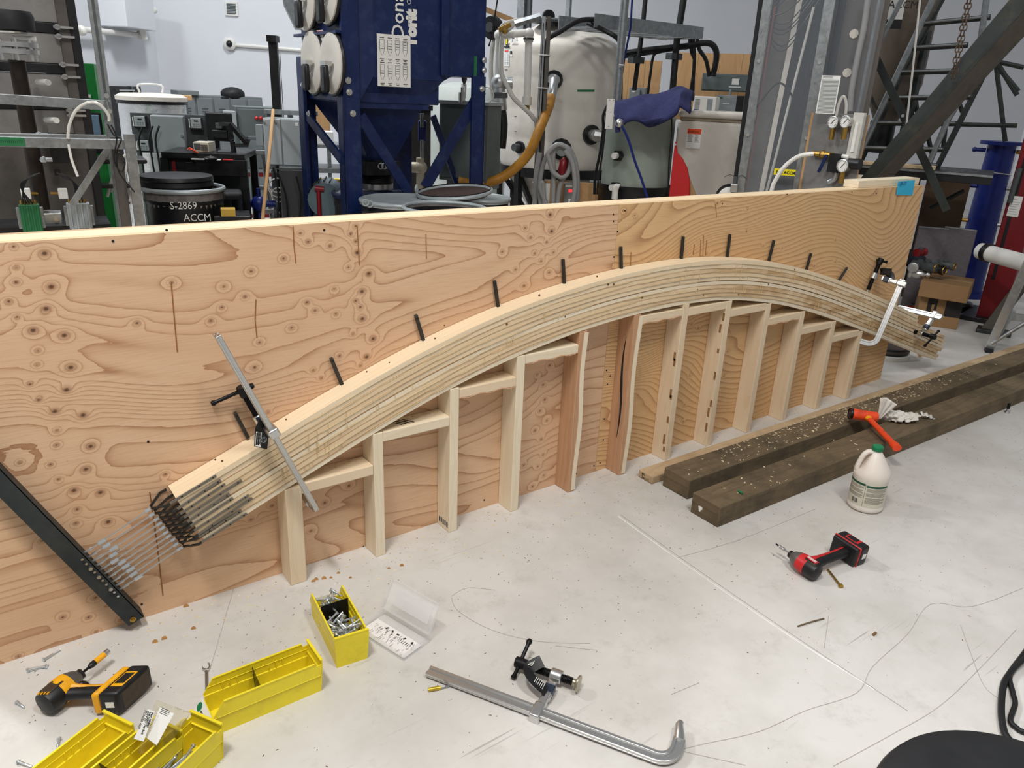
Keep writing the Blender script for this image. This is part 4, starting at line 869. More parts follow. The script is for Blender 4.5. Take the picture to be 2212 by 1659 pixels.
# jug
jc = (PZ(1826, 1092)+PZ(1918, 1100))/2; jc = V(.795, -.872, 0); R_ = .074
g = thing('jug', 'white gallon jug with green cap and printed label on the floor', 'jug', jc)
jm = mat('milky_hdpe', (226, 216, 206), .32, 0, .03, 6, spec=.5); jm.node_tree.nodes['Principled BSDF'].inputs['Subsurface Weight'].default_value = .15
toC = (CAM-jc); toC.z = 0; toC.normalize(); sd = V(-toC.y, toC.x, 0)     # sd: to the viewer's right
if (CR@V(1, 0, 0)).dot(sd) < 0: sd = -sd
b = MB(); n = 48
prof = [(.060, 0), (.069, .004), (.0735, .012), (.0735, .02), (.072, .024), (.072, .150), (.0735, .155), (.0735, .172), (.070, .186), (.060, .205), (.048, .225), (.035, .246), (.024, .262), (.0175, .270), (.0175, .285)]
for r, z in prof:
    for k in range(n):
        q = 2*math.pi*k/n; dx, dy = math.cos(q), math.sin(q); v = sd*dx+toC*dy; rr_ = r
        if .175 < z < .268:       # handle side hollow (viewer's left and slightly front)
            aq = max(0, math.cos(q-math.radians(160))); rr_ = r*(1-.30*aq**6)
        b.v.append(jc+v*rr_+V(0, 0, z))
for i in range(len(prof)-1):
    for k in range(n): b.face([i*n+k, i*n+(k+1) % n, (i+1)*n+(k+1) % n, (i+1)*n+k])
b.face(list(reversed(range(n)))); obj('jug_body', b, jm, g, ang=60)
hv_ = (sd*math.cos(math.radians(160))+toC*math.sin(math.radians(160)))
b = MB(); b.tube(cr([jc+hv_*.016+V(0, 0, .262), jc+hv_*.034+V(0, 0, .262), jc+hv_*.050+V(0, 0, .245), jc+hv_*.060+V(0, 0, .215), jc+hv_*.066+V(0, 0, .185), jc+hv_*.060+V(0, 0, .165)], 5), .0125, 12, sq=.8); obj('jug_handle', b, jm, g)
b = MB(); b.lathe([(.0205, .272), (.022, .274), (.022, .290), (.0205, .293), (0.001, .294)], jc, UP, 40); cp = obj('cap', b, M_['green'], g)
b = MB()
for k in range(36): q = 2*math.pi*k/36; b.box(jc+V(.0222*math.cos(q), .0222*math.sin(q), .281), (.0012, .0012, .014), Euler((0, 0, q)).to_matrix())
obj('cap_rib', b, M_['green'], cp, smooth=False, kind='stuff')
def wrap(a0, a1, z0, z1, r, mt, nm, par, n=18):
    b = MB()
    for z in (z0, z1):
        for k in range(n+1): q = math.radians(a0+(a1-a0)*k/n); b.v.append(jc+(sd*math.cos(q)+toC*math.sin(q))*r+V(0, 0, z))
    for k in range(n): b.face([k, k+1, n+2+k, n+1+k])
    return obj(nm, b, mt, par, fixn=False, ang=60)
lm = mat('jug_label_cream', (206, 200, 184), .5, 0, .03, 8)
lb_ = wrap(178, 12, .030, .145, .0723, lm, 'jug_label', g)
gm = mat('dark_green_print', (26, 78, 56), .5, 0, .05)
wrap(172, 100, .128, .138, .0726, gm, 'header_band', lb_); wrap(95, 20, .124, .134, .0726, gm, 'header_band', lb_)
wrap(98.5, 97.5, .034, .138, .0726, gm, 'divider_line', lb_, 2)
pm = mat('small_print_grey', (136, 130, 118), .6, 0, .2, 200)
for j in range(13):
    z = .120-.0042*j
    if j in (3, 8): continue
    wrap(170, 103+rnd.uniform(0, 14)*(j % 3 == 2), z, z+.0022, .0726, pm, 'print_line', lb_, 8); 
for j in range(17):
    if j in (4, 9): continue
    z = .117-.0042*j; wrap(93, 24+rnd.uniform(0, 20)*(j % 3 == 1), z, z+.0022, .0726, pm, 'print_line', lb_, 8)
for j in range(12):
    a_ = 138-1.9*j; wrap(a_, a_-rnd.choice((.6, 1.2)), .040, .060, .0727, M_['ink'], 'barcode_line', lb_, 1)
# ================================================================ cordless drivers
def driver(label, nose, rear, batt, colA, rg=.034, bl=(.10, .072, .052), z=.04, base='black', bit='socket', bh=.075, noser=.62, footm=None):
    footm = footm or colA
    nose, rear, batt = Vector(nose), Vector(rear), Vector(batt); X = (nose-rear); L = X.length; X.normalize()
    g = thing('impact_driver', label, 'power tool', V(rear.x, rear.y, 0)); Hd = batt-(rear+X*L*.35)
    Hd = Hd.normalized(); Zt = X.cross(Hd).normalized()
    if Zt.z < 0: Zt = -Zt
    b = MB(); b.lathe([(rg*.55, 0), (rg*.9, .006), (rg, .018), (rg*1.02, L*.45), (rg*.98, L*.62)], rear, X, 24); bo = obj('motor_housing', b, M_[base], g)
    b = MB(); b.lathe([(rg*.97, L*.60), (rg*.92, L*.70), (rg*.66, L*.86), (rg*.42, L*.93)], rear, X, 24); obj('gearbox_nose', b, M_['noseg'], g)
    b = MB(); b.lathe([(rg*.40, L*.92), (rg*.44, L*.93), (rg*.42, L), (rg*.2, L*1.01)], rear, X, 20); obj('collet', b, M_['black'], g)
    h0 = rear+X*L*.38+Hd*rg*.3; hl = (batt-h0).length-bl[2]*.5
    # coloured shell saddle on body and handle front
    b = MB(); b.lathe([(rg*1.035, L*.36), (rg*1.045, L*.40), (rg*1.045, L*.54), (rg*1.0, L*.64)], rear, X, 24, cap=False); obj('body_shell', b, M_[colA], g)
    b = MB(); b.box(rear+X*L*.28+Zt*rg*.93, (L*.34, rg*.9, .006), Matrix((X, Hd, Zt)).transposed()); obj('name_plate', b, M_['plate'], g, bev=.002)
    b = MB(); b.tube([h0-Hd*.012, h0+Hd*hl*.15, h0+Hd*hl*.4, h0+Hd*hl*.75, h0+Hd*hl], [.026, .0225, .0195, .019, .023], 16, sq=.82, up=Zt); obj('grip', b, M_[base], g)
    b = MB(); b.tube([h0+X*.010+Hd*.0, h0+X*.012+Hd*hl*.3, h0+X*.011+Hd*hl*.65, h0+X*.010+Hd*hl], [.020, .0125, .0105, .012], 12, sq=1.45, up=Zt); obj('grip_shell', b, M_[colA], g)
    b = MB(); b.tube(cr([h0+X*.026+Hd*.018, h0+X*.036+Hd*.026, h0+X*.030+Hd*.040, h0+X*.020+Hd*.048], 4), .008, 10); obj('trigger', b, M_['black'], g)
    R = Matrix((X, Hd, Zt)).transposed(); bc = h0+Hd*(hl+bl[2]*.15)+X*.008
    b = MB(); b.box(bc, (bl[0]*1.0, bl[2]*.35, bl[1]*.96), R); obj('foot', b, M_[footm], g, bev=.008, seg=3)
    if footm != colA: b = MB(); b.box(bc+Hd*bl[2]*.12, (bl[0]*1.05, bl[2]*.10, bl[1]*1.02), R); obj('foot_trim', b, M_[colA], g, bev=.003)
    b = MB(); b.box(bc+Hd*bl[2]*.58, (bl[0]*1.04, bl[2]*.85, bl[1]), R); ba = obj('battery_pack', b, M_['black'], g, bev=.009, seg=3)
    b = MB(); b.box(bc+Hd*bl[2]*.60+Zt*(bl[1]*.5+.0003), (bl[0]*.5, bl[2]*.5, .003), R); obj('battery_latch', b, M_[colA], ba, bev=.001)
    b = MB(); b.box(bc+Hd*bl[2]*.60+Zt*(bl[1]*.5+.002)+X*.002, (bl[0]*.36, bl[2]*.40, .0015), R); obj('battery_badge', b, M_['black'], ba, bev=.0005)
    b = MB(); b.box(bc+Hd*(bl[2]*1.008), (bl[0]*.8, .002, bl[1]*.7), R); obj('rating_plate', b, M_['plate'], ba, bev=.0005)
    b = MB(); b.box(bc+Hd*bl[2]*.62-X*(bl[0]*.52), (.0012, bl[2]*.35, bl[1]*.25), R); obj('sticker', b, M_['white'], ba)
    if bit == 'socket':
        b = MB(); b.cyl(nose, nose+X*.035, .0038, n=8); obj('bit_shank', b, M_['blackm'], g)
        b = MB(); b.cyl(nose+X*.034, nose+X*.046, .0088, n=16); b.cyl(nose+X*.026, nose+X*.036, .006, .0088, n=16); obj('socket_collar', b, M_['black'], g)
        b = MB(); b.cyl(nose+X*.046, nose+X*.080, .0085, n=16); obj('socket_sleeve', b, M_['dewy'], g)
        b = MB(); b.cyl(nose+X*.080, nose+X*.095, .0087, n=16); obj('socket_end', b, M_['chrome'], g)
    else:
        b = MB(); b.cyl(nose, nose+X*.028, .0036, n=6); b.cyl(nose+X*.024, nose+X*.036, .0068, n=12); b.cyl(nose+X*.038, nose+X*.050, .0062, n=12); obj('bit_shank', b, M_['chrome'], g)
        b = MB(); b.cyl(nose+X*.050, nose+X*.066, .0048, .0024, n=6); obj('bit_tip', b, M_['blackm'], g)
    return g, X, Hd, Zt, rear, L, bc
M_['noseg'] = mat('grey_gear_case', (104, 104, 100), .4, .5, .12, 20); M_['plate'] = mat('brown_black_plate', (66, 54, 40), .5, .1, .2, 60); M_['redpl'] = mat('red_print_plate', (176, 30, 44), .35, 0, .1, 60)
D1 = driver('yellow and black cordless impact driver with yellow socket lying on the floor', PZ(176, 1455, .045), PZ(92, 1525, .040), PZ(255, 1496, .045), 'dewy', rg=.036, bl=(.115, .075, .062))
g, X, Hd, Zt, rear, L, bc = D1
for j in range(4): b = MB(); b.box(rear+X*.018+X*.000+Zt*.0365*.93-Hd*(.012-.008*j), (.022, .003, .004), Matrix((X, Hd, Zt)).transposed()); obj('vent_slot', b, M_['dewy'], g)
D2 = driver('red and black cordless impact driver with a short bit near the jug', PZ(1706, 1196, .048), PZ(1768, 1240, .036), PZ(1838, 1190, .045), 'redp', rg=.034, bl=(.11, .085, .058), bit='short', footm='black')
g, X, Hd, Zt, rear, L, bc = D2
b = MB(); b.box(rear+X*L*.30+Zt*.0375, (L*.36, .02, .002), Matrix((X, Hd, Zt)).transposed()); obj('red_badge', b, M_['redpl'], g, bev=.001)
for j in range(3): b = MB(); b.box(rear+X*L*.30+Zt*.039-Hd*(.004-.004*j), (L*.28, .0016, .0006), Matrix((X, Hd, Zt)).transposed()); obj('print_line', b, M_['white'], g, smooth=False)
# ================================================================ black round seat and cord, bottom right
sc_ = PZ(2155, 1594, .62); ctr = V(sc_.x, sc_.y, 0); bk = (CAM-ctr); bk.z = 0; bk.normalize(); ctr = ctr+bk*.19+(PZ(2130, 1593, .62)-PZ(1976, 1557, .62))+bk*.05
g = thing('round_stool', 'round black padded stool top cut off by the bottom right corner', 'stool', ctr)
b = MB(); b.lathe([(.001, .55), (.235, .55), (.242, .565), (.242, .60), (.235, .614), (.20, .622), (.001, .628)], ctr, UP, 64, cap=False); obj('seat', b, M_['rubber'], g, ang=70)
b = MB(); b.cyl(ctr+V(0, 0, .05), ctr+V(0, 0, .55), .025, n=16); obj('column', b, M_['blackm'], g)
for k in range(5): q = 2*math.pi*k/5; b = MB(); b.bar(ctr+V(0, 0, .06), ctr+V(.24*math.cos(q), .24*math.sin(q), .045), .035, .02); lg = obj('leg', b, M_['blackm'], g, bev=.003); b = MB(); b.cyl(ctr+V(.24*math.cos(q), .24*math.sin(q)-.01, .025), ctr+V(.24*math.cos(q), .24*math.sin(q)+.01, .025), .025, n=16); obj('caster', b, M_['rubber'], lg)
b = MB(); b.tube(cr([PZ(2260, 1340, .012), PZ(2222, 1400, .012), PZ(2185, 1450, .012), PZ(2168, 1480, .012), PZ(2163, 1530, .012), PZ(2168, 1575, .012), PZ(2182, 1600, .012), PZ(2230, 1650, .012)], 8), .0095, 10); solo('extension_cord', b, M_['cable'], 'thick black cord running down the right edge to the stool', 'cord')
b = MB(); b.tube(cr([PZ(2262, 1350, .03), PZ(2222, 1412, .028), PZ(2183, 1455, .012), PZ(2188, 1495, .009), PZ(2193, 1520, .009), PZ(2183, 1555, .009), PZ(2196, 1572, .009), PZ(2212, 1581, .009), PZ(2250, 1592, .009)], 8), .0075, 10); solo('extension_cord', b, M_['cable'], 'thinner black cord curling right of the thick one', 'cord')
# caster seen past the timbers on the right
g = thing('leveling_foot', 'small chrome levelling foot standing on the floor beyond the timbers', 'machine foot', PZ(2175, 892)); p = PZ(2175, 892)
b = MB(); b.lathe([(.016, 0), (.016, .006), (.007, .014), (.006, .03)], p, UP, 16); obj('foot_pad', b, M_['chrome'], g); b = MB(); b.cyl(p+V(0, 0, .028), p+V(0, 0, .06), .008, n=10); obj('stem', b, M_['blackm'], g)
# ================================================================ background helpers
class Fr:
    def __init__(s, u0, u1, vt, vb, r, yaw=0, zb=None):
        um, vm = (u0+u1)/2, (vt+vb)/2; pm = PR(um, vm, r); c = pm-CAM; c.z = 0; c.normalize()
        yaw = math.radians(yaw); s.fw = Matrix.Rotation(yaw, 3, 'Z')@c; s.rt = V(s.fw.y, -s.fw.x, 0)
        s.w = wid(abs(u1-u0), pm)/math.cos(yaw); s.zt = PR(um, vt, r).z; s.zb = PR(um, vb, r).z if zb is None else zb; s.h = s.zt-s.zb
        s.o = V(pm.x, pm.y, 0)-s.rt*s.w/2+V(0, 0, s.zb); s.R = Matrix((s.rt, s.fw, UP)).transposed(); s.r = r
    def P(s, x, y, z): return s.o+s.rt*x+s.fw*y+UP*z
    def box(s, b, x0, x1, y0, y1, z0, z1): b.box(s.P((x0+x1)/2, (y0+y1)/2, (z0+z1)/2), (abs(x1-x0), abs(y1-y0), abs(z1-z0)), s.R); return b
    def part(s, nm, par, m, x0, x1, y0, y1, z0, z1, bev=.004, **k): return obj(nm, s.box(MB(), x0, x1, y0, y1, z0, z1), M_[m] if isinstance(m, str) else m, par, smooth=False, bev=bev, **k)
    def th(s, nm, label, cat, group=None): return thing(nm, label, cat, s.P(s.w/2, 0, 0), group)
def pr_(pts, r): return [PR(u, v, (r if isinstance(r, (int, float)) else r[i])) for i, (u, v) in enumerate(pts)]
def hose(pts, r, rad, m, label, cat='hose', name='hose', n=8, sm=5, group=None):
    P = pr_(pts, r); P = cr(P, sm) if sm else P; b = MB(); b.tube(P, rad, n); return solo(name, b, M_[m], label, cat, group)
def piece(nm, par, m, b, **k): return obj(nm, b, M_[m] if isinstance(m, str) else m, par, **k)
def tb(pts, r, rad, n=8, sm=0): b = MB(); P = pr_(pts, r); b.tube(cr(P, sm) if sm else P, rad, n); return b
def lines_on(F_, par, x0, x1, z0, z1, n, y=-.002, m='ink', t=.0025, seed=1, nm='print_line'):
    r = random.Random(seed); b = MB()
    for i in range(n): z = z1-(z1-z0)*(i+.5)/n; F_.box(b, x0, x0+(x1-x0)*r.uniform(.55, 1), y-.0006, y, z, z+t)
    obj(nm, b, M_[m], par, smooth=False)
M_['sheet'] = mat('dull_sheet_metal', (142, 140, 138), .5, .3, .2, 3, dirt=(100, 96, 90), da=.5, ds=5)
M_['sheetd'] = mat('dark_sheet_metal', (92, 87, 82), .5, .3, .3, 3, dirt=(60, 56, 52), da=.5, ds=5)
M_['gasket'] = mat('black_gasket', (22, 22, 24), .4, 0, .1, 5)
M_['rustpipe'] = mat('oily_dark_pipe', (44, 36, 30), .35, .4, .4, 12)
M_['boardg'] = mat('green_painted_board', (16, 128, 52), .5, 0, .08, 3)
M_['foil'] = mat('crinkled_foil_wrap', (226, 228, 230), .3, .7, .1, 6, bump=1.0, bs=30)
M_['lock'] = mat('grey_locker_paint', (112, 118, 120), .5, .1, .08, 4)
M_['olive'] = mat('blue_grey_enclosure', (98, 106, 106), .5, .1, .08, 4)
M_['lightg'] = mat('light_grey_enclosure', (160, 166, 168), .45, .05, .05, 4)
M_['tankg'] = mat('grey_green_fibreglass', (152, 162, 152), .5, 0, .1, 2, dirt=(120, 126, 116), da=.4, ds=4)
M_['towel'] = mat('navy_towel', (42, 46, 88), .95, 0, .25, 18, bump=.8, bs=90)
M_['osb'] = wood('knotty_plywood_board', (196, 156, 108), (166, 122, 78), ck=(90, 48, 20), freq=10, knots=2.6)
M_['yhose'] = mat('ochre_rubber_hose', (176, 122, 36), .5, 0, .2, 8, dirt=(110, 70, 24), da=.4, ds=12)
M_['ghose'] = mat('grey_vinyl_hose', (150, 150, 150), .35, 0, .06, 6)
M_['chose'] = mat('clear_vinyl_hose', (206, 204, 196), .2, 0, .05, 6)
M_['lidg'] = mat('pale_grey_drum_lid', (166, 174, 176), .4, .2, .1, 5)
M_['dirtf'] = mat('dark_granular_fill', (74, 58, 52), .9, 0, .4, 60, bump=.6, bs=120)
M_['drumi'] = mat('dusty_drum_inside', (120, 114, 112), .7, .1, .4, 14)
M_['acry'] = mat('scratched_acrylic', (196, 204, 214), .06, 0, 0, alpha=.10, spec=.7)
M_['tanb'] = mat('brown_steel_vessel', (112, 100, 88), .5, .2, .2, 2)
M_['panelg'] = mat('grey_speckled_board', (112, 106, 110), .7, 0, .15, 40)
M_['tape'] = mat('green_marker_tape', (34, 110, 66), .5, 0, .1, 10)
M_['yel'] = mat('yellow_label', (240, 220, 20), .5, 0, .03)
M_['led'] = mat('red_indicator', (255, 40, 40), .4, 0, 0, emit=2.)
M_['jean'] = mat('dark_denim', (34, 40, 50), .9, 0, .2, 30)
M_['skin'] = mat('skin', (180, 130, 104), .5, 0, .05)
M_['cart'] = mat('black_cart_paint', (20, 20, 23), .35, .1, .1, 5)
# ================================================================ left zone
# sheet metal tower
F1 = Fr(-140, 172, -40, 470, 5.4, yaw=4, zb=0); g = F1.th('sheet_metal_tower', 'tall grey sheet metal duct tower behind the black pipe on the left', 'metal tower')
W_ = F1.w; zl = PR(180, 300, 5.4).z
F1.part('lower_panel', g, 'sheetd', .0, W_*1.0, .02, .9, .0, zl-.02)
ed = [zl, PR(160, 228, 5.4).z, PR(150, 150, 5.4).z, PR(140, 62, 5.4).z, 3.1]
for i in range(4): F1.part('sheet_panel', g, 'sheet', .05, W_-.09, .0, .9, ed[i]+.028, ed[i+1]-.028, bev=.003)
for i in range(1, 4): F1.part('gasket_band', g, 'gasket', .0, W_-.06, -.012, .9, ed[i]-.026, ed[i]+.026)
F1.part('side_angle', g, 'sheetd', W_-.10, W_-.04, -.02, .9, zl, 3.1); F1.part('edge_strip', g, 'gasket', W_-.045, W_, -.03, .9, .45, 3.1)
F1.part('side_angle', g, 'sheetd', .0, .12, -.02, .02, zl, 3.1)
for v in (60, 80, 140, 166, 238, 249): z = PR(145, v, 5.4).z; b = MB(); F1.box(b, W_-.13, W_-.03, -.05, -.02, z-.006, z+.006); b.cyl(F1.P(W_-.11, -.05, z), F1.P(W_-.11, -.02, z), .016, n=8); piece('toggle_latch', g, 'chrome', b)
for u, v in ((82, 177), (100, 259)): p = PR(u, v, 5.35); q = PR(u+22, v+1, 5.1); piece('port_stub', g, 'pvc', MB().cyl(p, q, .016, n=12))
for u0_, u1_, v0_, v1_ in ((112, 146, 316, 352), (118, 130, 367, 379)):
    cf = Fr(u0_, u1_, v0_, v1_, 5.36); cf.part('black_cutout', g, 'gasket', 0, cf.w, -.01, .02, 0, cf.h, bev=0)
F1.part('base_plate', g, 'sheetd', -.1, W_+.3, -.3, 1.2, .0, .06); F1.part('gusset_plate', g, 'sheetd', W_-.26, W_-.02, -.06, -.04, .25, .78)
# black pipe stack
c0 = PR(36, 130, 4.9); pc = V(c0.x, c0.y, 0); g = thing('pipe_stack', 'black vertical pipe with rubber funnel and bolted flange at the far left', 'pipe', pc+V(0, 0, .84))
zf = PR(30, 45, 4.9).z; zfl = PR(45, 108, 4.9).z; zt_ = PR(40, 130, 4.9).z; R1 = wid(17, c0)
piece('pipe', g, 'rustpipe', MB().cyl(pc+V(0, 0, .93), pc+V(0, 0, zt_), R1*.95, n=20))
piece('rubber_funnel', g, 'rubber', MB().lathe([(.06, zfl+.08), (.06, zfl+.13), (.105, zf-.045), (.108, zf+.02), (.098, zf+.045), (.09, zf+.04), (.07, zf-.04)], pc, UP, 28, cap=False))
for z in (zfl+.075, zfl+.10): piece('clamp_ring', g, 'chrome', MB().lathe([(.065, z), (.068, z+.008), (.065, z+.016)], pc, UP, 24))
for z in (zfl-.02, zfl+.012): 
    f_ = piece('flange', g, 'chrome', MB().lathe([(.02, z), (.108, z), (.108, z+.022), (.02, z+.022)], pc, UP, 32))
for k_ in range(8): q = k_*math.pi/4; p = pc+V(.09*math.cos(q), .09*math.sin(q), zfl-.05); piece('flange_bolt', g, 'chrome', MB().cyl(p, p+V(0, 0, .10), .008, n=6))
piece('port_stub', g, 'pvc', MB().cyl(pc+V(0, 0, zfl+.055), pc+V(.1, -.02, zfl+.055), .013, n=10))
Fb = Fr(94, 150, 458, 480, 4.9, zb=.84); bp_ = V(pc.x, pc.y, .88)
b = MB(); b.box(bp_, (.17, .12, .07), Fb.R); piece('base_block', g, 'alu', b, bev=.006)
b = MB(); b.box(V(pc.x, pc.y, .845), (.62, .3, .03), Fb.R); b.box(V(pc.x, pc.y, .42), (.5, .25, .82), Fb.R); piece('pedestal', g, 'gasket', b)
for sx_ in (-.07, .07): piece('block_bolt', g, 'chrome', MB().cyl(bp_+Fb.rt*sx_*.8-Fb.fw*.06, bp_+Fb.rt*sx_*.8-Fb.fw*.07, .012, n=12))
for sx_ in (-1, 1):
    c = PR(96+sx_*40, 418, 4.85); b = MB(); b.box(c, (.045, .03, .055), Fb.R); piece('sensor_box', g, 'pvc', b, bev=.004); piece('sensor_stem', g, 'brass', MB().cyl(c, PR(96+sx_*14, 418, 4.87), .008, n=8))
for u, v in ((84, 292), (94, 345)): p = PR(u, v, 4.8); piece('sensor_tap', g, 'alu', MB().cyl(p, p+Fb.rt*.04, .012, n=10).sph(p, .018, 8))
# terminal heat sinks
for u0, u1, vt, vb, m, lb_2 in ((46, 84, 443, 474, 'tape', 'small green finned terminal box at the foot of the black pipe'), (150, 194, 440, 494, 'lightg', 'pale grey finned terminal box right of the black pipe foot')):
    f = Fr(u0, u1, vt, vb, 4.6, zb=.86 if m == 'tape' else None); t = f.th('terminal_box', lb_2, 'terminal box'); zbot = f.zb
    f.part('housing', t, m, 0, f.w, 0, .07, 0, f.h)
    for k_ in range(4): f.part('fin', t, m, f.w*(.1+.25*k_), f.w*(.17+.25*k_), -.01, 0, 0, f.h, bev=0)
    f.part('side_bracket', t, 'galv', -.015, f.w+.015, .02, .04, f.h*.1, f.h*.9); f.part('support_leg', t, 'gasket', f.w*.3, f.w*.7, .02, .06, -f.zb, 0)
    b = MB()
    for k_ in range(5): p = f.P(f.w*(.15+.17*k_), .03, f.h); b.cyl(p, p+UP*.02, .006, n=8)
    piece('terminal', t, 'brass', b)
for k_ in range(4): hose([(86-6*k_, 374+3*k_), (62-5*k_, 384+3*k_), (50-1*k_, 410), (50+7*k_, 440)], 4.62, .0035, 'cable', 'thin black lead arching from the pipe to the green terminal box', 'cable', 'lead_wire', 6, group='leads to the green terminal box')
for k_ in range(4): hose([(122+4*k_, 374+3*k_), (150+3*k_, 384+3*k_), (162+3*k_, 410), (158+7*k_, 438)], 4.60, .0035, 'cable', 'thin black lead arching from the pipe to the pale grey terminal box', 'cable', 'lead_wire', 6, group='leads to the grey terminal box')
# strut rack
g = thing('strut_rack', 'galvanised strut frame with horizontal rails across the left side', 'metal frame', PR(283, 470, 4.5)*1)
def strut(pts, r, w_, d_, par, m='galv', nm='strut', up=UP): P = pr_(pts, r); b = MB(); b.strip(P, w_, d_, up); return obj(nm, b, M_[m], par, smooth=False, bev=.002)
p0 = PR(224, 180, 4.55); sx0 = V(p0.x, p0.y, 0); strutpost = MB(); strutpost.box(V(p0.x, p0.y, 1.6), (.042, .042, 3.2), Fb.R); piece('upright', g, 'galv', strutpost, smooth=False)
b = MB(); b.box(V(p0.x, p0.y, 2.3)-Fb.fw*.022, (.012, .004, 1.7), Fb.R); piece('channel_slot', g, 'greyd', b, smooth=False)
strut([(-120, 206), (238, 228)], 4.5, .045, .045, g); strut([(-120, 292), (240, 298)], 4.75, .03, .03, g); rl_ = strut([(-120, 302), (286, 312)], 4.35, .055, .045, g, nm='rail')
pL = PR(292, 400, 4.3); b = MB(); b.box(V(pL.x, pL.y, .68), (.045, .045, 1.36), Fb.R); b2 = b; piece('upright', g, 'galv', b, smooth=False)
pL2 = PR(262, 400, 4.4); b = MB(); b.box(V(pL2.x, pL2.y, .67), (.045, .045, 1.34), Fb.R); piece('upright', g, 'sheetd', b, smooth=False)
strut([(236, 318), (156, 442)], 4.45, .04, .03, g, nm='brace'); strut([(228, 205), (241, 262)], 4.45, .07, .008, g, nm='corner_plate')
for u, v in ((230, 207), (219, 222), (236, 240)): p = PR(u, v, 4.42); piece('rack_bolt', g, 'chrome', MB().cyl(p, p-Fb.fw*.012, .012, n=6))
q0, q1 = PR(-20, 305, 4.30), PR(54, 307, 4.30); b = MB(); b.strip([q0, q1], .001, .038, UP); tp_ = piece('green_tape', g, 'tape', b, smooth=False)
b = MB(); 
for j in range(14): t = j/14; p = q0+(q1-q0)*(.1+.85*t); b.strip([p-Fb.fw*.003+UP*rnd.uniform(-.006, .0), p-Fb.fw*.003+UP*rnd.uniform(.004, .01)+Fb.rt*.004], .001, .002, Fb.fw)
piece('marker_writing', g, 'ink', b, smooth=False)
hose([(147, 300), (150, 270), (165, 238), (190, 222), (215, 226), (234, 248), (236, 262)], 4.3, .007, 'chose', 'clear tube looping over the strut rail to the right upright', 'tube', 'clear_tube')
hose([(148, 312), (155, 345), (168, 381)], 4.3, .006, 'pvc', 'thin white rod hanging below the lower strut rail', 'rod', 'hanging_rod')
hose([(232, 268), (246, 292), (262, 300), (252, 330), (256, 370), (282, 405), (291, 415)], 4.25, .0035, 'cable', 'tangle of thin black cable hanging on the right upright, outer loop', 'cable', 'hanging_cable')
hose([(240, 270), (252, 300), (246, 345), (262, 372), (270, 350), (256, 330), (250, 360)], 4.24, .0035, 'cable', 'tangle of thin black cable hanging on the right upright, inner loop', 'cable', 'hanging_cable')
hose([(262, 372), (264, 345), (270, 335), (274, 345), (270, 380), (262, 400)], 4.6, .006, 'pvc', 'white loop of cord behind the right strut upright', 'cord', 'pale_line')
# green board
f = Fr(168, 214, 137, 350, 6.6, yaw=-6, zb=0); g = f.th('machine_panel', 'tall green and black machine panel with a white sign, behind the tower', 'machine')
zl_ = PR(200, 243, 6.6).z; f.part('green_board', g, 'boardg', 0, f.w, 0, .5, .35, f.h); f.part('control_face', g, 'gasket', f.w*.02, f.w*1.02, -.02, 0, zl_-.28, zl_); f.part('touch_screen', g, mat('pale_blue_screen', (120, 150, 172), .3, 0, .02), f.w*.1, f.w*.92, -.03, -.02, zl_-.15, zl_-.015); f.part('yellow_label', g, 'yel', f.w*.2, f.w*.8, -.024, -.02, zl_-.20, zl_-.188, bev=0)
sg_ = f.part('white_sign', g, 'white', -f.w*.18, f.w*.27, -.012, -.004, f.h-.20, f.h-.02, bev=0)
for j, s in enumerate(('T', 'P', '90')): text(s, .045, f.P(f.w*.03-.01*(j == 2), -.014, f.h-.065-.052*j), f.rt, UP, M_['ink'], g, 'lettering', bold=.001)
for zz in (zl_+.10, zl_+.02): f.part('white_sticker', g, 'white', 0, f.w*.7, -.006, 0, zz, zz+.022, bev=0)
f.part('base_cabinet', g, 'gasket', .0, f.w, .05, .5, 0, .35)
# door, duct and box on the left wall
wl_n = (cornerP-leftN).normalized(); wl_side = V(wl_n.y, -wl_n.x, 0)
if (CAM-cornerP).dot(wl_side) < 0: wl_side = -wl_side
wc = cornerP+wl_side*.1
def onwall(u, v, org, nrm, off=0):
    d = ray(u, v); t = ((org+nrm*off-CAM).dot(nrm))/d.dot(nrm); return CAM+d*t
def wallbox(u0, u1, vt, vb, org, nrm, th_, zb=None, m='black', nm=None, par=None, off=0., **k):
    vm = (vt+vb)/2; um = (u0+u1)/2; a = onwall(u0, vm, org, nrm); c = onwall(u1, vm, org, nrm); zt_ = onwall(um, vt, org, nrm).z; z0 = onwall(um, vb, org, nrm).z if zb is None else zb
    b = MB(); mid = (a+c)/2+nrm*(th_/2+off); ax = (c-a); ax.z = 0; wd = ax.length; ax.normalize(); b.box(V(mid.x, mid.y, (zt_+z0)/2), (wd, th_, zt_-z0), Matrix((ax, nrm, UP)).transposed()); return b
b = wallbox(205, 308, 186, 380, wc, wl_side, .05, zb=0); d1 = struct('door_1', b, M_['gasket'], smooth=False)
b = wallbox(207, 210, 186, 380, wc, wl_side, .09, zb=0); obj('door_frame', b, M_['greyd'], d1, smooth=False); b = wallbox(287, 289, 186, 380, wc, wl_side, .07, zb=0); obj('door_stile', b, M_['galv'], d1, smooth=False)
b = wallbox(242, 276, 193, 196, wc, wl_side, .10); obj('door_handle', b, M_['chrome'], d1, smooth=False)
b = wallbox(258, 288, 201, 206, wc, wl_side, .09); obj('door_closer', b, M_['greyp'], d1, smooth=False)
b = wallbox(212, 278, -30, 60, wc, wl_side, .35); solo('duct_box', b, WM, 'white square box high on the left wall above the black door', 'wall box', smooth=False, bev=.01)
def wpts(px, org, nrm, off): return [onwall(u, v, org, nrm, off) for u, v in px]
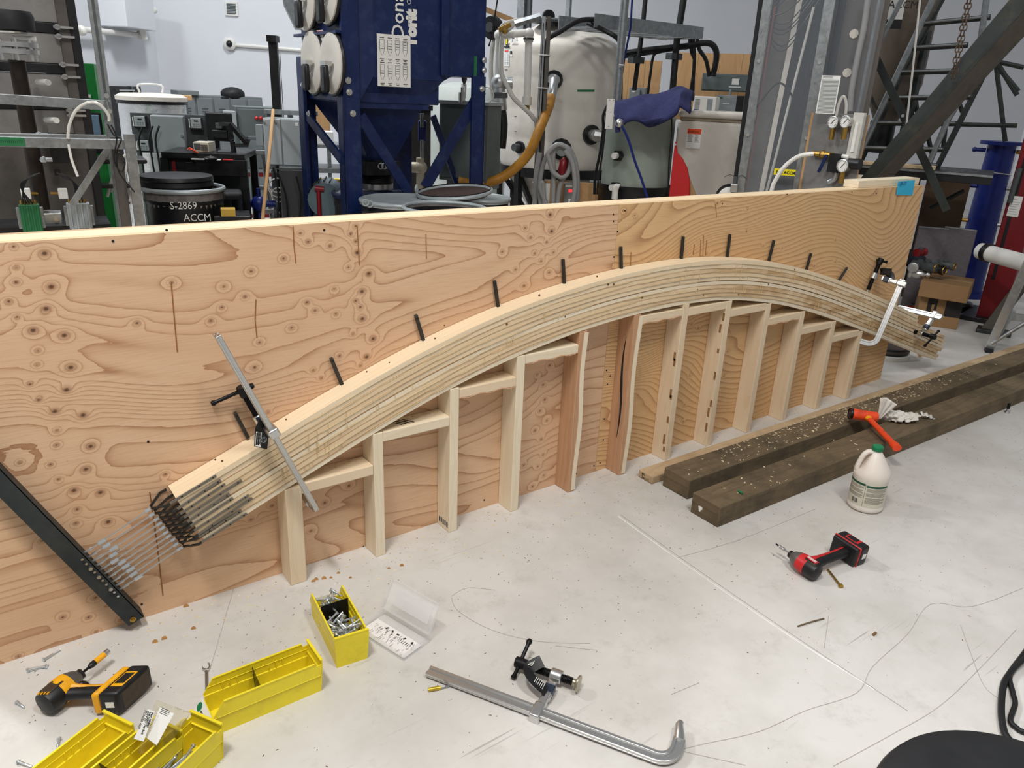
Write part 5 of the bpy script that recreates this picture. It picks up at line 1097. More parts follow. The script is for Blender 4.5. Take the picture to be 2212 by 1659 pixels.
g = thing('sprinkler_pipe', 'white pipe with elbows running along the left wall to the corner', 'pipe', onwall(160, 62, wc, wl_side, .1))
piece('pipe_run', g, 'pvc', MB().tube(wpts([(150, 60), (180, 64), (305, 76)], wc, wl_side, .12), .035, 10)); piece('pipe_run', g, 'pvc', MB().tube(wpts([(313, 84), (306, 60), (304, 38), (322, 26), (334, 22)], wc, wl_side, .25), .04, 10))
for u, v in ((162, 62), (176, 66), (304, 76), (306, 38)): piece('pipe_coupling', g, 'pvc', MB().sph(onwall(u, v, wc, wl_side, .15), .06, 10))
# back wall fittings
bwd = (farR-cornerP).normalized(); bwn = V(bwd.y, -bwd.x, 0)
if (CAM-cornerP).dot(bwn) < 0: bwn = -bwn
bo_ = cornerP+bwn*.1
g = thing('vent_grille', 'small square louvred vent high on the back wall', 'vent', onwall(500, 30, bo_, bwn)); obj('vent_frame', wallbox(487, 514, 4, 34, bo_, bwn, .03), M_['pvc'], g, smooth=False)
obj('vent_core', wallbox(491, 510, 8, 30, bo_, bwn, .035), M_['greyd'], g, smooth=False)
for k_ in range(7): obj('louvre', wallbox(491, 510, 8+3.2*k_, 9.8+3.2*k_, bo_, bwn, .05), M_['greyp'], g, smooth=False)
g = thing('dome_camera', 'small white dome camera with conduit on the back wall', 'camera', onwall(497, 96, bo_, bwn)); p = onwall(497, 95, bo_, bwn)
piece('camera_body', g, 'pvc', MB().lathe([(.085, 0), (.085, .05), (.06, .07)], p, bwn, 24)); piece('camera_lens', g, 'black', MB().sph(p+bwn*.07, .045, 12)); piece('conduit', g, 'pvc', MB().cyl(onwall(506, 97, bo_, bwn, .03), onwall(650, 108, bo_, bwn, .03), .025, n=8))
# foil-wrapped tank
cF = PR(332, 250, 8.6); cF = V(cF.x, cF.y, 0); rF = wid(67, PR(332, 250, 8.6)); zF = PR(332, 217, 8.6).z
g = thing('foil_tank', 'round tank wrapped in crinkled silver foil, left of the lockers', 'tank', cF); piece('foil_jacket', g, 'foil', MB().lathe([(rF, 0), (rF, zF*.5), (rF*1.01, zF*.8), (rF, zF)], cF, UP, 48, cap=False))
piece('tank_rim', g, 'tankw', MB().lathe([(rF*1.0, zF), (rF*1.06, zF), (rF*1.06, zF+.035), (rF*.9, zF+.06), (.01, zF+.07)], cF, UP, 48)); piece('lid_gap', g, 'gasket', MB().lathe([(rF*1.01, zF-.03), (rF*1.03, zF-.03), (rF*1.03, zF-.002)], cF, UP, 48, cap=False))
b = MB(); b.tube(cr([cF+V(-.1, 0, zF+.07), cF+V(-.1, 0, zF+.14), cF+V(.1, 0, zF+.14), cF+V(.1, 0, zF+.07)], 4), .01, 6); piece('lid_handle', g, 'pvc', b)
f = Fr(285, 410, 203, 216, 9.9); t = f.th('plank', 'pale timber plank lying on the crates behind the foil tank', 'plank'); f.part('board', t, 'osb', 0, f.w, 0, .2, f.h*.1, f.h*.9); f.part('trestle', t, 'greyd', .05, f.w-.05, .02, .2, -f.zb, f.h*.1)
# drive panel
f = Fr(293, 441, 246, 331, 7.6, yaw=-8); g = f.th('drive_panel', 'black board with grey enclosure and three small drive units', 'control panel')
f.part('back_board', g, 'greyd', 0, f.w, 0, .03, 0, f.h); e_ = f.part('enclosure', g, 'greyp', f.w*.29, f.w*.73, -.12, 0, f.h*.03, f.h*.97); f.part('enclosure_door', e_, 'greyp', f.w*.295, f.w*.725, -.135, -.12, f.h*.04, f.h*.96, bev=.006)
piece('door_lock', e_, 'chrome', MB().cyl(f.P(f.w*.69, -.135, f.h*.48), f.P(f.w*.69, -.15, f.h*.48), .012, n=10))
for x0, z0 in ((.07, .62), (.81, .62), (.08, .02)):
    d_ = f.part('drive_unit', g, 'black', f.w*(x0-.01), f.w*(x0+.15), -.07, 0, f.h*z0, f.h*(z0+.32)); f.part('keypad', d_, 'lightg', f.w*x0, f.w*(x0+.14), -.085, -.07, f.h*(z0+.05), f.h*(z0+.31)); f.part('display', d_, 'ink', f.w*(x0+.045), f.w*(x0+.10), -.088, -.085, f.h*(z0+.22), f.h*(z0+.25), bev=0)
    f.part('drive_vent', d_, 'white', f.w*(x0-.025), f.w*(x0-.012), -.072, -.06, f.h*(z0+.06), f.h*(z0+.28), bev=0)
    b = MB()
    for i_ in range(2):
        for j_ in range(3): f.box(b, f.w*(x0+.03+.032*j_), f.w*(x0+.05+.032*j_), -.088, -.085, f.h*(z0+.10+.05*i_), f.h*(z0+.125+.05*i_))
    piece('keys', d_, 'greyp', b, smooth=False)
for x_ in (.05, .95): f.part('stand_leg', g, 'galv', f.w*x_-.02, f.w*x_+.02, .03, .07, -f.zb, f.h)
for a, c, d in ((300, 332, 318), (322, 330, 340), (336, 330, 352)): hose([(a+8, c-58), (a, c-30), (a+6, c+10), (a+12, c+50)], 7.4, .008, 'cable', 'black cable hanging from the drive panel', 'cable', 'hanging_cable', group='cables under the drive panel')
# lockers
f = Fr(398, 568, 208, 330, 11.2, yaw=12, zb=0); f.h = f.zt; n_ = 4
g = f.th('locker_bank', 'row of grey metal lockers standing along the back wall', 'lockers'); f.part('carcass', g, 'lock', 0, f.w, .02, .5, 0, f.h)
for k_ in range(5):
    d_ = f.part('locker_door', g, 'lock', f.w*k_/5+.012, f.w*(k_+1)/5-.012, -.0, .02, .08, f.h-.03, bev=.004)
    for j_ in range(5): f.part('louvre', d_, 'greyd', f.w*(k_+.32)/5, f.w*(k_+.68)/5, -.006, .0, f.h-.16-.035*j_, f.h-.152-.035*j_, bev=0)
    f.part('door_latch', d_, 'chrome', f.w*(k_+.85)/5-.012, f.w*(k_+.85)/5+.012, -.02, 0, f.h*.5, f.h*.5+.05, bev=0)
f.part('shelf_lid', g, 'lock', .0, f.w*.24, -.03, .5, f.h, f.h+.05)
p = PR(509, 209, 11.2); gb = thing('black_bag', 'small black bag or cap resting on top of the lockers', 'bag', p); piece('bag_body', gb, 'rubber', MB().sph(p+UP*.03+f.fw*.15, .16, 14, (1, .8, .55))); piece('bag_flap', gb, 'rubber', MB().sph(p+UP*-.02+f.fw*.1-f.rt*.12, .07, 10, (1, 1, .4)))
# grey control cabinet on red stand
f = Fr(516, 606, 232, 366, 9.0, yaw=6); g = f.th('control_cabinet', 'large grey steel control cabinet with two red lamps on a red stand', 'control cabinet'); f.part('cabinet_body', g, 'olive', 0, f.w, 0, .4, 0, f.h)
f.part('upper_door', g, 'olive', .02, f.w-.02, -.025, 0, f.h*.52, f.h-.02); f.part('lower_door', g, 'olive', .02, f.w-.02, -.025, 0, .02, f.h*.47); f.part('side_box', g, 'lightg', -.12, 0, -.06, .1, f.h*.60, f.h*.93)
for x_ in (.45, .55): piece('red_lamp', g, 'redp', MB().sph(f.P(f.w*x_, -.03, f.h*.83), .02, 10))
for x_ in (.04, .9): f.part('stand_leg', g, 'redm', f.w*x_, f.w*x_+.06, .02, .08, -f.zb, 0)
for z_ in (-.04, -f.zb+.25): f.part('stand_rail', g, 'redm', 0, f.w, .02, .07, z_-.04, z_)
# light grey cabinet hanging on struts
f = Fr(572, 651, 256, 358, 6.9, yaw=-14); g = f.th('split_door_enclosure', 'light grey enclosure with split doors hanging on strut legs', 'control cabinet'); f.part('case', g, 'lightg', 0, f.w, 0, .28, 0, f.h)
f.part('left_door', g, 'lightg', .006, f.w*.47, -.02, 0, .006, f.h-.006, bev=.006); f.part('right_door', g, 'lightg', f.w*.50, f.w-.006, -.02, 0, .006, f.h-.006, bev=.006)
for x_ in (.06, .36): piece('door_lock', g, 'chrome', MB().cyl(f.P(f.w*x_, -.02, f.h*.9), f.P(f.w*x_, -.03, f.h*.9), .01, n=8))
f.part('door_sticker', g, 'white', f.w*.86, f.w*.94, -.022, -.02, f.h*.86, f.h*.93, bev=0)
for x_ in (-.05, .5, 1.05): f.part('stand_leg', g, 'galv', f.w*x_-.02, f.w*x_+.02, .28, .32, -f.zb, f.h+.06)
f.part('top_strut', g, 'galv', -.05, f.w+.08, .24, .30, f.h+.02, f.h+.06); f.part('side_gland_strip', g, 'greyp', -.07, -.01, .02, .08, f.h*.4, f.h*.85)
f2 = Fr(606, 664, 362, 440, 6.7, zb=0); t = f2.th('dark_cabinet', 'dark charcoal cabinet standing below the light grey enclosure', 'cabinet'); f2.part('cabinet_body', t, 'greyd', 0, f2.w*1.0, 0, .4, 0, f2.h); f2.part('cabinet_door', t, mat('charcoal_paint', (52, 52, 54), .5, 0, .1, 4), .01, f2.w-.01, -.015, 0, .02, f2.h-.02)
b = MB(); p = PR(600, 250, 7.3); b.box(V(p.x, p.y, 1.5), (.075, .06, 3.0-2*.0), f.R); zz_ = PR(589, 84, 7.3).z
g = thing('mast', 'tall slim black mast with a hooked top left of the blue machine', 'mast', V(p.x, p.y, 0)); b = MB(); b.box(V(p.x, p.y, zz_/2), (.07, .05, zz_), f.R); piece('post', g, 'gasket', b, smooth=False); b = MB(); b.box(V(p.x, p.y, zz_)+f.rt*.0, (.08, .12, .05), f.R); piece('head_bracket', g, 'gasket', b, smooth=False)
piece('wire', g, 'cable', MB().cyl(V(p.x, p.y, .1)+f.rt*.05, V(p.x, p.y, zz_-.1)+f.rt*.05, .003, n=5))
hose([(590, 238), (585, 300), (575, 400), (566, 485)], [7.0, 6.6, 6.3, 6.1], .014, 'osb', 'pale wooden stick leaning against the light grey enclosure', 'stick', 'wooden_stick', sm=0)
f = Fr(545, 590, 325, 470, 7.4); g = f.th('pipe_stand', 'pale grey steel pipe stand left of the light grey enclosure', 'stand')
for x_ in (0, 1): piece('leg', g, 'galv', MB().cyl(f.P(f.w*x_, .1*x_, -f.zb+.0), f.P(f.w*(.1+.5*x_), 0, f.h), .022, n=8))
for z_ in (.1, .45, .97): f.part('cross_rail', g, 'galv', 0, f.w*.9, -.02, .02, f.h*z_-.02, f.h*z_+.02)
f.part('clear_junction_box', g, 'acry', .0, f.w*.6, -.1, .06, f.h-.02, f.h+.12)
for j, (a, c) in enumerate((((640, 380), (648, 470)), ((600, 372), (622, 470)), ((590, 362), (600, 470)))): hose([a, ((a[0]+c[0])/2+6, (a[1]+c[1])/2), c], 6.6, .008, 'cable', ['black cable hanging down the dark cabinet, rightmost', 'black cable drooping left of the dark cabinet', 'short black cable under the light grey enclosure'][j], 'cable', 'hanging_cable')
for j in range(3): 
    c = PR(600, 390, 7.0); b = MB(); b.torus(c+V(0, 0, -.06*j), f.fw, .10-.02*j, .006, 20, 5); solo('coiled_cable', b, M_['chose'], ['pale cable coil hanging left of the dark cabinet, top', 'pale cable coil hanging left of the dark cabinet, middle', 'pale cable coil hanging left of the dark cabinet, lowest'][j], 'cable')
# monitors and arm
f = Fr(446, 498, 243, 305, 7.2, yaw=-28); g = f.th('monitor', 'black computer monitor seen from behind on an articulated arm', 'monitor'); f.part('shell', g, 'black', 0, f.w, 0, .035, 0, f.h, bev=.01); f.part('vesa_plate', g, 'greyd', f.w*.45, f.w*.7, -.03, 0, f.h*.45, f.h*.65); f.part('rear_bulge', g, 'black', f.w*.25, f.w*.85, -.02, 0, f.h*.1, f.h*.4, bev=.008)
b = MB(); b.strip(pr_([(478, 268), (498, 268), (532, 308)], [7.1, 7.0, 7.0]), .03, .05, f.fw); b.strip(pr_([(536, 300), (534, 314), (505, 314)], 7.0), .03, .03, f.fw); piece('arm', g, 'black', b); piece('arm_pole', g, 'black', MB().cyl(PR(502, 306, 7.0), PR(508, 345, 7.0), .022, n=10)); piece('arm_cable', g, 'cable', tb([(500, 285), (505, 300), (496, 303), (494, 285)], 6.95, .006, sm=5))
f = Fr(442, 456, 250, 298, 7.4, yaw=-20); g = f.th('monitor', 'second black monitor mostly hidden behind the first one', 'monitor'); f.part('shell', g, 'black', 0, f.w*3, .02, .05, 0, f.h, bev=.01); f.part('stand', g, 'black', f.w, f.w*1.6, .05, .08, -.3, .1)
# cart
f = Fr(366, 530, 334, 470, 6.9, yaw=-12, zb=0); g = f.th('tool_cart', 'black steel computer cart with drawers and an open right side', 'cart'); zc = f.h
f.part('cart_top', g, 'cart', 0, f.w, -.05, .6, zc-.03, zc+.015); dr_ = f.part('drawer_unit', g, 'cart', .0, f.w*.38, 0, .55, .45, zc-.03)
for j in range(3): f.part('drawer', dr_, 'cart', f.w*.26, f.w*.40, -.02, .0, zc-.14-.10*j, zc-.06-.10*j)
f.part('red_stripe', dr_, 'redm', f.w*.10, f.w*.14, -.004, .0, .5, zc-.05, bev=0)
f.part('front_rail', g, 'cart', f.w*.40, f.w, -.05, 0, zc-.16, zc-.03)
for x_ in (.02, .97): f.part('cart_leg', g, 'cart', f.w*x_-.03, f.w*x_+.03, -.04, .02, 0, zc-.03); f.part('cart_leg', g, 'cart', f.w*x_-.03, f.w*x_+.03, .5, .56, 0, zc-.03)
f.part('lower_shelf', g, 'cart', .0, f.w, -.03, .55, .38, .42); f.part('back_panel', g, 'greyd', f.w*.42, f.w*.86, .5, .52, .42, zc-.1)
T_ = lambda x, y: f.P(f.w*x, y, zc+.016)
Fo = Fr(419, 450, 307, 328, 6.95, yaw=-20); o_ = Fo.th('oscilloscope', 'small beige oscilloscope standing on the black cart', 'oscilloscope'); Fo.part('case', o_, mat('beige_instrument', (196, 190, 172), .5, 0, .04), 0, Fo.w, 0, .14, -.0, Fo.h); Fo.part('screen', o_, 'greyd', Fo.w*.06, Fo.w*.45, -.006, 0, Fo.h*.25, Fo.h*.85, bev=0)
b = MB()
for i_ in range(3):
    for j_ in range(4): p = Fo.P(Fo.w*(.55+.11*j_), -.002, Fo.h*(.25+.22*i_)); b.cyl(p, p-Fo.fw*.01, .006, n=8)
piece('knobs', o_, 'greyd', b); 
gg = thing('orange_strap', 'crumpled orange strap lying on the black cart', 'strap', PR(416, 330, 6.9)); b = MB()
for j in range(5): b.strip(cr(pr_([(405+4*j, 323+2*(j % 2)), (411+3*j, 319+2*j), (421+2*j, 330)], 6.88-.03*j), 4), .03, .004, UP)
piece('strap_loop', gg, 'orange', b)
f3 = Fr(470, 500, 328, 342, 6.85); t = f3.th('power_brick', 'black box shaped power unit on the cart under the monitor', 'electronics'); f3.part('case', t, 'black', 0, f3.w, 0, .1, 0, f3.h, bev=.004); f3.part('case_top', t, 'greyd', .01, f3.w-.01, .01, .09, f3.h, f3.h+.004)
f3 = Fr(445, 466, 339, 345, 6.7); t = f3.th('computer_mouse', 'black computer mouse on the front of the cart top', 'mouse'); piece('mouse_body', t, 'black', MB().sph(f3.P(f3.w/2, .03, f3.h*.3), .055, 12, (1, .7, .35))); piece('mouse_wheel', t, 'greyd', MB().sph(f3.P(f3.w/2, .03, f3.h*.3+.018), .008, 8))
f3 = Fr(415, 500, 336, 343, 6.8, yaw=-12); t = f3.th('paper_pad', 'white papers and a red pen spread on the cart top', 'paper'); f3.part('sheet', t, 'white', 0, f3.w*.7, 0, .25, -.01, -.004, bev=0); f3.part('red_pen', t, 'redp', f3.w*.75, f3.w, 0, .02, -.01, 0)
f3 = Fr(484, 522, 410, 432, 6.5); t = f3.th('seat_pad', 'black padded seat beside the cart', 'stool'); f3.part('cushion', t, 'rubber', 0, f3.w, 0, .3, 0, f3.h*.7, bev=.02); piece('seat_column', t, 'blackm', MB().cyl(f3.P(f3.w/2, .15, -f3.zb), f3.P(f3.w/2, .15, 0), .03, n=10)); f3.part('seat_base', t, 'blackm', 0, f3.w, .1, .2, -f3.zb, -f3.zb+.04)
f3 = Fr(478, 508, 452, 468, 5.9); t = f3.th('foam_block', 'yellow foam block wedged beside the black drum', 'foam'); f3.part('block', t, mat('yellow_foam', (196, 160, 70), .9, 0, .1, 20), 0, f3.w, 0, .1, 0, f3.h); f3.part('block_shelf', t, 'cart', -.05, f3.w+.1, 0, .3, -f3.zb, 0)
# folding stool
g = thing('folding_stool', 'white tube folding stool with black seat beyond the strut frame', 'stool', PR(255, 430, 5.9)); 
for pts in ([(240, 415), (262, 345)], [(232, 425), (252, 345)], [(292, 425), (272, 345)], [(285, 440), (262, 345)], [(252, 440), (292, 430)]): piece('tube_leg', g, 'pvc', tb(pts, 6.2, .010))
p = PR(262, 345, 6.2); b = MB(); b.box(p, (.3, .3, .03), Fb.R); piece('seat', g, 'gasket', b, bev=.01); p = PR(245, 400, 6.2); b = MB(); b.box(p, (.22, .2, .02), Fb.R); piece('step', g, 'gasket', b, bev=.005)
# small clutter on the floor behind the cart : blue valve, pails, motor
p = PR(560, 440, 7.0); g = thing('blue_valve', 'small bright blue valve assembly on the floor behind the stick', 'valve', V(p.x, p.y, 0)); piece('valve_body', g, 'blueb', MB().sph(p, .07, 10).cyl(p-f.rt*.14, p+f.rt*.14, .03, n=10)); piece('valve_stem', g, 'blueb', MB().cyl(V(p.x, p.y, 0), p+UP*.13, .018, n=8))
for (u0, u1, vt, nm_) in ((622, 668, 449, 'white plastic pail with raised handle left of the blue leg'), (672, 712, 462, 'second white plastic pail right of the blue leg')):
    pc_ = PZ((u0+u1)/2, vt, .38); Rr = wid((u1-u0)/2, pc_); pc_.z = 0; g = thing('pail', nm_, 'pail', pc_); piece('pail_body', g, 'pvc', MB().lathe([(Rr*.85, 0), (Rr*.95, .34), (Rr*1.02, .34), (Rr*1.02, .37), (Rr, .38)], pc_, UP, 28)); piece('pail_lid', g, 'pvc', MB().lathe([(Rr*1.03, .365), (Rr*1.03, .385), (Rr*.9, .39), (.01, .392)], pc_, UP, 28))
    b = MB(); b.tube(cr([pc_+f.rt*-Rr+UP*.34, pc_+f.rt*-Rr*.8+UP*.52, pc_+UP*.58, pc_+f.rt*Rr*.8+UP*.52, pc_+f.rt*Rr+UP*.34], 5), .012, 8); piece('pail_handle', g, 'pvc', b)
p = PR(706, 425, 6.4); g = thing('electric_motor', 'blue-grey finned electric motor between the blue legs', 'motor', V(p.x, p.y, p.z-.14)); b = MB(); b.cyl(p-f.fw*.2, p+f.fw*.2, .13, n=20); piece('motor_body', g, mat('teal_grey_paint', (84, 104, 112), .4, .1, .1), b)
for j in range(9): q = math.pi*(.1+.1*j); c = p+f.rt*.135*math.cos(q+1)+UP*.135*math.sin(q+1); b = MB(); b.box(c, (.006, .3, .02), f.R@Matrix.Rotation(-(q+1)+math.pi/2, 3, 'Y')); piece('cooling_fin', g, 'gasket', b, smooth=False)
b = MB(); b.box(V(p.x, p.y, (p.z-.12)/2), (.2, .2, p.z-.12), f.R); piece('motor_base', g, 'greyd', b)
g = thing('red_pump_handle', 'red steel post with a short top bar between the blue legs', 'handle', PZ(690, 470, 0)); piece('post', g, 'redm', MB().cyl(V(*PR(690, 470, 6.2).xy, 0), PR(688, 410, 6.2), .018, n=10)); piece('grip', g, 'redm', MB().cyl(PR(680, 407, 6.2), PR(700, 409, 6.2), .022, n=10))
for j in range(2): b = MB(); b.cyl(PR(676, 388+7*j, 7.2), PR(738, 390+7*j, 7.2), .02, n=10); b.cyl(PR(738, 390+7*j, 7.2), PR(748, 390+7*j, 7.2), .025, n=10); solo('gas_strut', b, mat('yellow_tube', (206, 168, 50), .4, .2, .1) if j == 0 else M_['dewy'], ['yellow tube lying level behind the blue legs, upper', 'yellow tube lying level behind the blue legs, lower'][j], 'tube')
f = Fr(660, 760, 300, 320, 8.4); g = f.th('work_bench', 'cluttered grey steel bench glimpsed behind the blue machine', 'bench'); f.part('bench_top', g, 'galv', 0, f.w, 0, .5, 0, f.h*.4); f.part('bench_shelf', g, 'galv', 0, f.w, 0, .5, -.25, -.2)
for x_ in (.05, .5, .95): f.part('bench_leg', g, 'galv', f.w*x_-.02, f.w*x_+.02, .02, .06, -f.zb, 0)
f.part('bench_box', g, 'white', f.w*.1, f.w*.6, .05, .3, f.h*.4, f.h*.4+.12); f.part('back_panel', g, 'osb', 0, f.w*.55, .5, .52, f.h, f.h+.55)
# duct stub at the upper left of the blue machine
g = thing('silver_duct', 'silver galvanised duct hood at the top edge left of the blue machine', 'duct', PR(625, 40, 8.0)); f = Fr(610, 660, -60, 5, 8.0); b = MB(); b.prism([f.P(0, 0, 0), f.P(f.w, 0, 0), f.P(f.w, 0, f.h), f.P(0, 0, f.h)], f.fw*.5); piece('duct_box', g, 'galv', b, smooth=False); b = MB(); b.prism([f.P(0, 0, 0), f.P(f.w*.45, 0, -.2), f.P(f.w, 0, -.2), f.P(f.w, 0, 0)], f.fw*.5); piece('duct_transition', g, 'galv', b, smooth=False)
# ================================================================ drums
def drum(label, u, v, half, z=.88, body='gasket', top='lid', lidm='lidg', name='steel_drum', open_=None):
    c = PZ(u, v, z); R_ = wid(half, c); c.z = 0; g = thing(name, label, 'drum', c, 'steel drums')
    pf = [(R_*.96, 0), (R_*.97, .02)]
    for zz in (.30*z, .62*z): pf += [(R_*.95, zz-.03), (R_*.985, zz-.01), (R_*.985, zz+.01), (R_*.95, zz+.03)]
    pf += [(R_*.95, z-.10), (R_*.975, z-.085), (R_*.95, z-.07), (R_*.955, z-.03)]
    piece('drum_body', g, body, MB().lathe(pf, c, UP, 48, cap=False), ang=50)
    if top == 'lid':
        piece('drum_lid', g, lidm, MB().lathe([(R_*1.0, z-.03), (R_*1.005, z), (R_*.97, z+.008), (R_*.94, z+.001), (.01, z+.004)], c, UP, 48)); piece('locking_ring', g, lidm, MB().torus(c+UP*(z-.006), UP, R_*.995, .012, 48, 8))
    else:
        piece('drum_rim', g, 'lidg', MB().torus(c+UP*(z-.006), UP, R_*.985, .012, 48, 8)); piece('drum_inside', g, top, MB().lathe([(R_*.96, z-.01), (R_*.93, z-.3), (.01, z-.3)], c, UP, 40, cap=False), fixn=False)
    f_ = (CAM-c); f_.z = 0; f_.normalize(); return g, c, R_, f_
g, c, R_, t_ = drum('black drum marked S-2869 ACCM with a second lid stacked on it', 396, 405, 83, top='drumi'); zd = .88; sd_ = V(-t_.y, t_.x, 0)
if (CR@V(1, 0, 0)).dot(sd_) < 0: sd_ = -sd_
for s, x_, z_ in (('S-2869', -.10, .765), ('ACCM', -.02, .68)):
    text(s, .075, c+t_*(R_*1.0)+sd_*x_+UP*z_, sd_, UP, M_['white'], g, 'chalk_writing', bold=-.0005, sx=.85)
piece('spare_lid', g, 'gasket', MB().lathe([(R_*.86, zd-.005), (R_*.92, zd+.02), (R_*.9, zd+.05), (R_*.93, zd+.06), (R_*.90, zd+.085), (.01, zd+.09)], c-sd_*.045-t_*.03, UP, 48))
piece('locking_ring', g, 'lidg', MB().torus(c+UP*(zd-.0), UP, R_*.99, .014, 48, 8))
drum('drum with dark blue lid under the black flexible hose', 800, 416, 80, lidm='bluem', z=.86)
g, c, R_, t_ = drum('black drum with pale grey lid and ring bolt, in front of the blue column', 872, 431, 93, z=.885)
b = MB(); p = PZ(790, 438, .89); b.torus(p, t_, .02, .006, 14, 6); b.torus(p+V(.03, 0, -.01), t_, .02, .006, 14, 6); piece('ring_lug', g, 'lidg', b)
g, c, R_, t_ = drum('open drum with dusty speckled rim, nearest the plywood wall', 961, 447, 90, z=.94, top='drumi'); piece('powder_heap', g, 'pvc', MB().sph(c+UP*.62+t_*.05, .18, 14, (1, 1, .9)))
g, c, R_, t_ = drum('black drum with pale grey lid under the tilted loose ring lid', 1038, 426, 64, z=.82)
cL_ = PZ(982, 415, .93); g = thing('drum_lid', 'loose upturned drum lid full of dark grit resting across two drums', 'drum lid', cL_); R_ = wid(80, cL_); nrm_ = (UP+V(-.10, .0, 0)).normalized()
piece('lid_ring', g, 'lidg', MB().torus(cL_, nrm_, R_, .014, 48, 8)); piece('grit_fill', g, 'dirtf', MB().lathe([(R_*.97, -.004), (.01, .0)], cL_, nrm_, 40)); piece('lid_pan', g, 'gasket', MB().lathe([(R_*.98, .02), (R_*.99, 0), (R_*.9, -.03), (.01, -.035)], cL_, nrm_, 40, cap=False)); b = MB(); p = PZ(900, 408, .96); b.torus(p, V(.5, -.6, 0), .022, .007, 14, 6); b.cyl(p-UP*.03, p+UP*.03, .01, n=8); piece('ring_lug', g, 'lidg', b)
# ================================================================ blue dust collector
fA = PR(742, 220, 5.75); cA = (fA-CAM); cA.z = 0; cA.normalize(); ya = math.radians(22)
fwL = Matrix.Rotation(ya, 3, 'Z')@cA; rtL = V(fwL.y, -fwL.x, 0); 
class DF(Fr):
    def __init__(s, o, rt, fw): s.o = o; s.rt = rt; s.fw = fw; s.R = Matrix((rt, fw, UP)).transposed()
D = DF(V(fA.x, fA.y, 0), rtL, fwL); g = thing('dust_collector', 'big navy blue dust collector cabinet on braced steel legs', 'dust collector', D.P(.6, .6, 0)); DG = g
def dx(u, v, y=0.):            # x,z in the logo face plane (offset y)
    n = fwL; o = D.P(0, y, 0); d = ray(u, v); t = (o-CAM).dot(n)/d.dot(n); p = CAM+d*t; q = p-D.o; return q.dot(rtL), p.z
def sx(u, v, x=0.):            # y,z in the side face plane
    n = rtL; o = D.P(x, 0, 0); d = ray(u, v); t = (o-CAM).dot(n)/d.dot(n); p = CAM+d*t; q = p-D.o; return q.dot(fwL), p.z
zB = dx(760, 222)[1]; xR = dx(1050, 165)[0]; yD = min(sx(650, 180)[0], 2.2); xm = dx(958, 100)[0]; TOP = 3.3
x1c = dx(777, 150)[0]; xch = dx(807, 150)[0]
D.part('cabinet_body', g, 'bluem', .02, xm, .06, yD, zB, TOP, bev=.01)
b = MB(); b.prism([D.P(x1c, 0.03, zB), D.P(x1c, .03, TOP), D.P(xch, -.0, TOP), D.P(xch, 0, zB+.18)], fwL*.05); piece('front_chamfer', g, 'bluem', b, smooth=False)
b = MB(); b.prism([D.P(xch, 0, zB+.17), D.P(xch, 0, TOP), D.P(xm, 0, TOP), D.P(xm, 0, zB+.17)], fwL*.05); piece('front_panel', g, 'bluem', b, smooth=False, bev=.004)
b = MB(); b.prism([D.P(xch, 0, zB+.17), D.P(xm, 0, zB+.17), D.P(xm-.14, .1, zB), D.P(x1c, .1, zB)], fwL*.02); piece('lower_chamfer', g, 'bluem', b, smooth=False)
zr = dx(1000, 166)[1]; b = MB(); b.prism([D.P(xm, .02, dx(960, 178)[1]), D.P(xm+.09, .02, zr), D.P(xR, .02, zr), D.P(xR, .02, TOP), D.P(xm, .02, TOP)], fwL*yD*.8); piece('fan_housing', g, 'bluem', b, smooth=False, bev=.006)
D.part('panel_rib', g, 'bluem', xm-.03, xm+.03, -.03, .02, zr, TOP)
# legs
legs = [(0, x1c, 0, .03, 0, TOP), (0, .02, 0, .12, 0, zB+.45), (xR-.115, xR, 0, .03, 0, zr+.01), (xR-.02, xR, 0, .1, 0, zr), (xm-.10, xm+.06, yD*.75, yD*.75+.03, 0, zB+.1)]
for l in legs: D.part('leg', g, 'bluem', *l)
yl, _ = sx(665, 330); D.part('leg', g, 'bluem', -.02, .10, yD-.03, yD, 0, zB+.3); D.part('leg', g, 'bluem', -.03, 0, yD-.12, yD, 0, zB+.3)
def brace(a, c, y, th=.02, w_=.075, m='bluem'):
    (xa, za), (xc, zc2) = dx(*a, y), dx(*c, y); b = MB(); b.bar(D.P(xa, y, za), D.P(xc, y, zc2), th, w_, fwL.cross(V(0, 0, 1))*0+fwL); 
    b = MB(); b.strip([D.P(xa, y, za), D.P(xc, y, zc2)], w_, th, fwL); piece('brace', g, m, b, smooth=False)
brace((778, 250), (884, 418), .04); brace((1040, 195), (918, 405), .04, w_=.085); brace((1030, 235), (990, 400), yD*.8, w_=.05); brace((935, 250), (988, 400), yD*.8, w_=.05)
ya_, za_ = sx(664, 250, -.01); yb_, zb_ = sx(738, 345, -.01); b = MB(); b.strip([D.P(-.01, ya_, za_), D.P(-.01, yb_, zb_)], .07, .02, rtL); piece('brace', g, 'bluem', b, smooth=False)
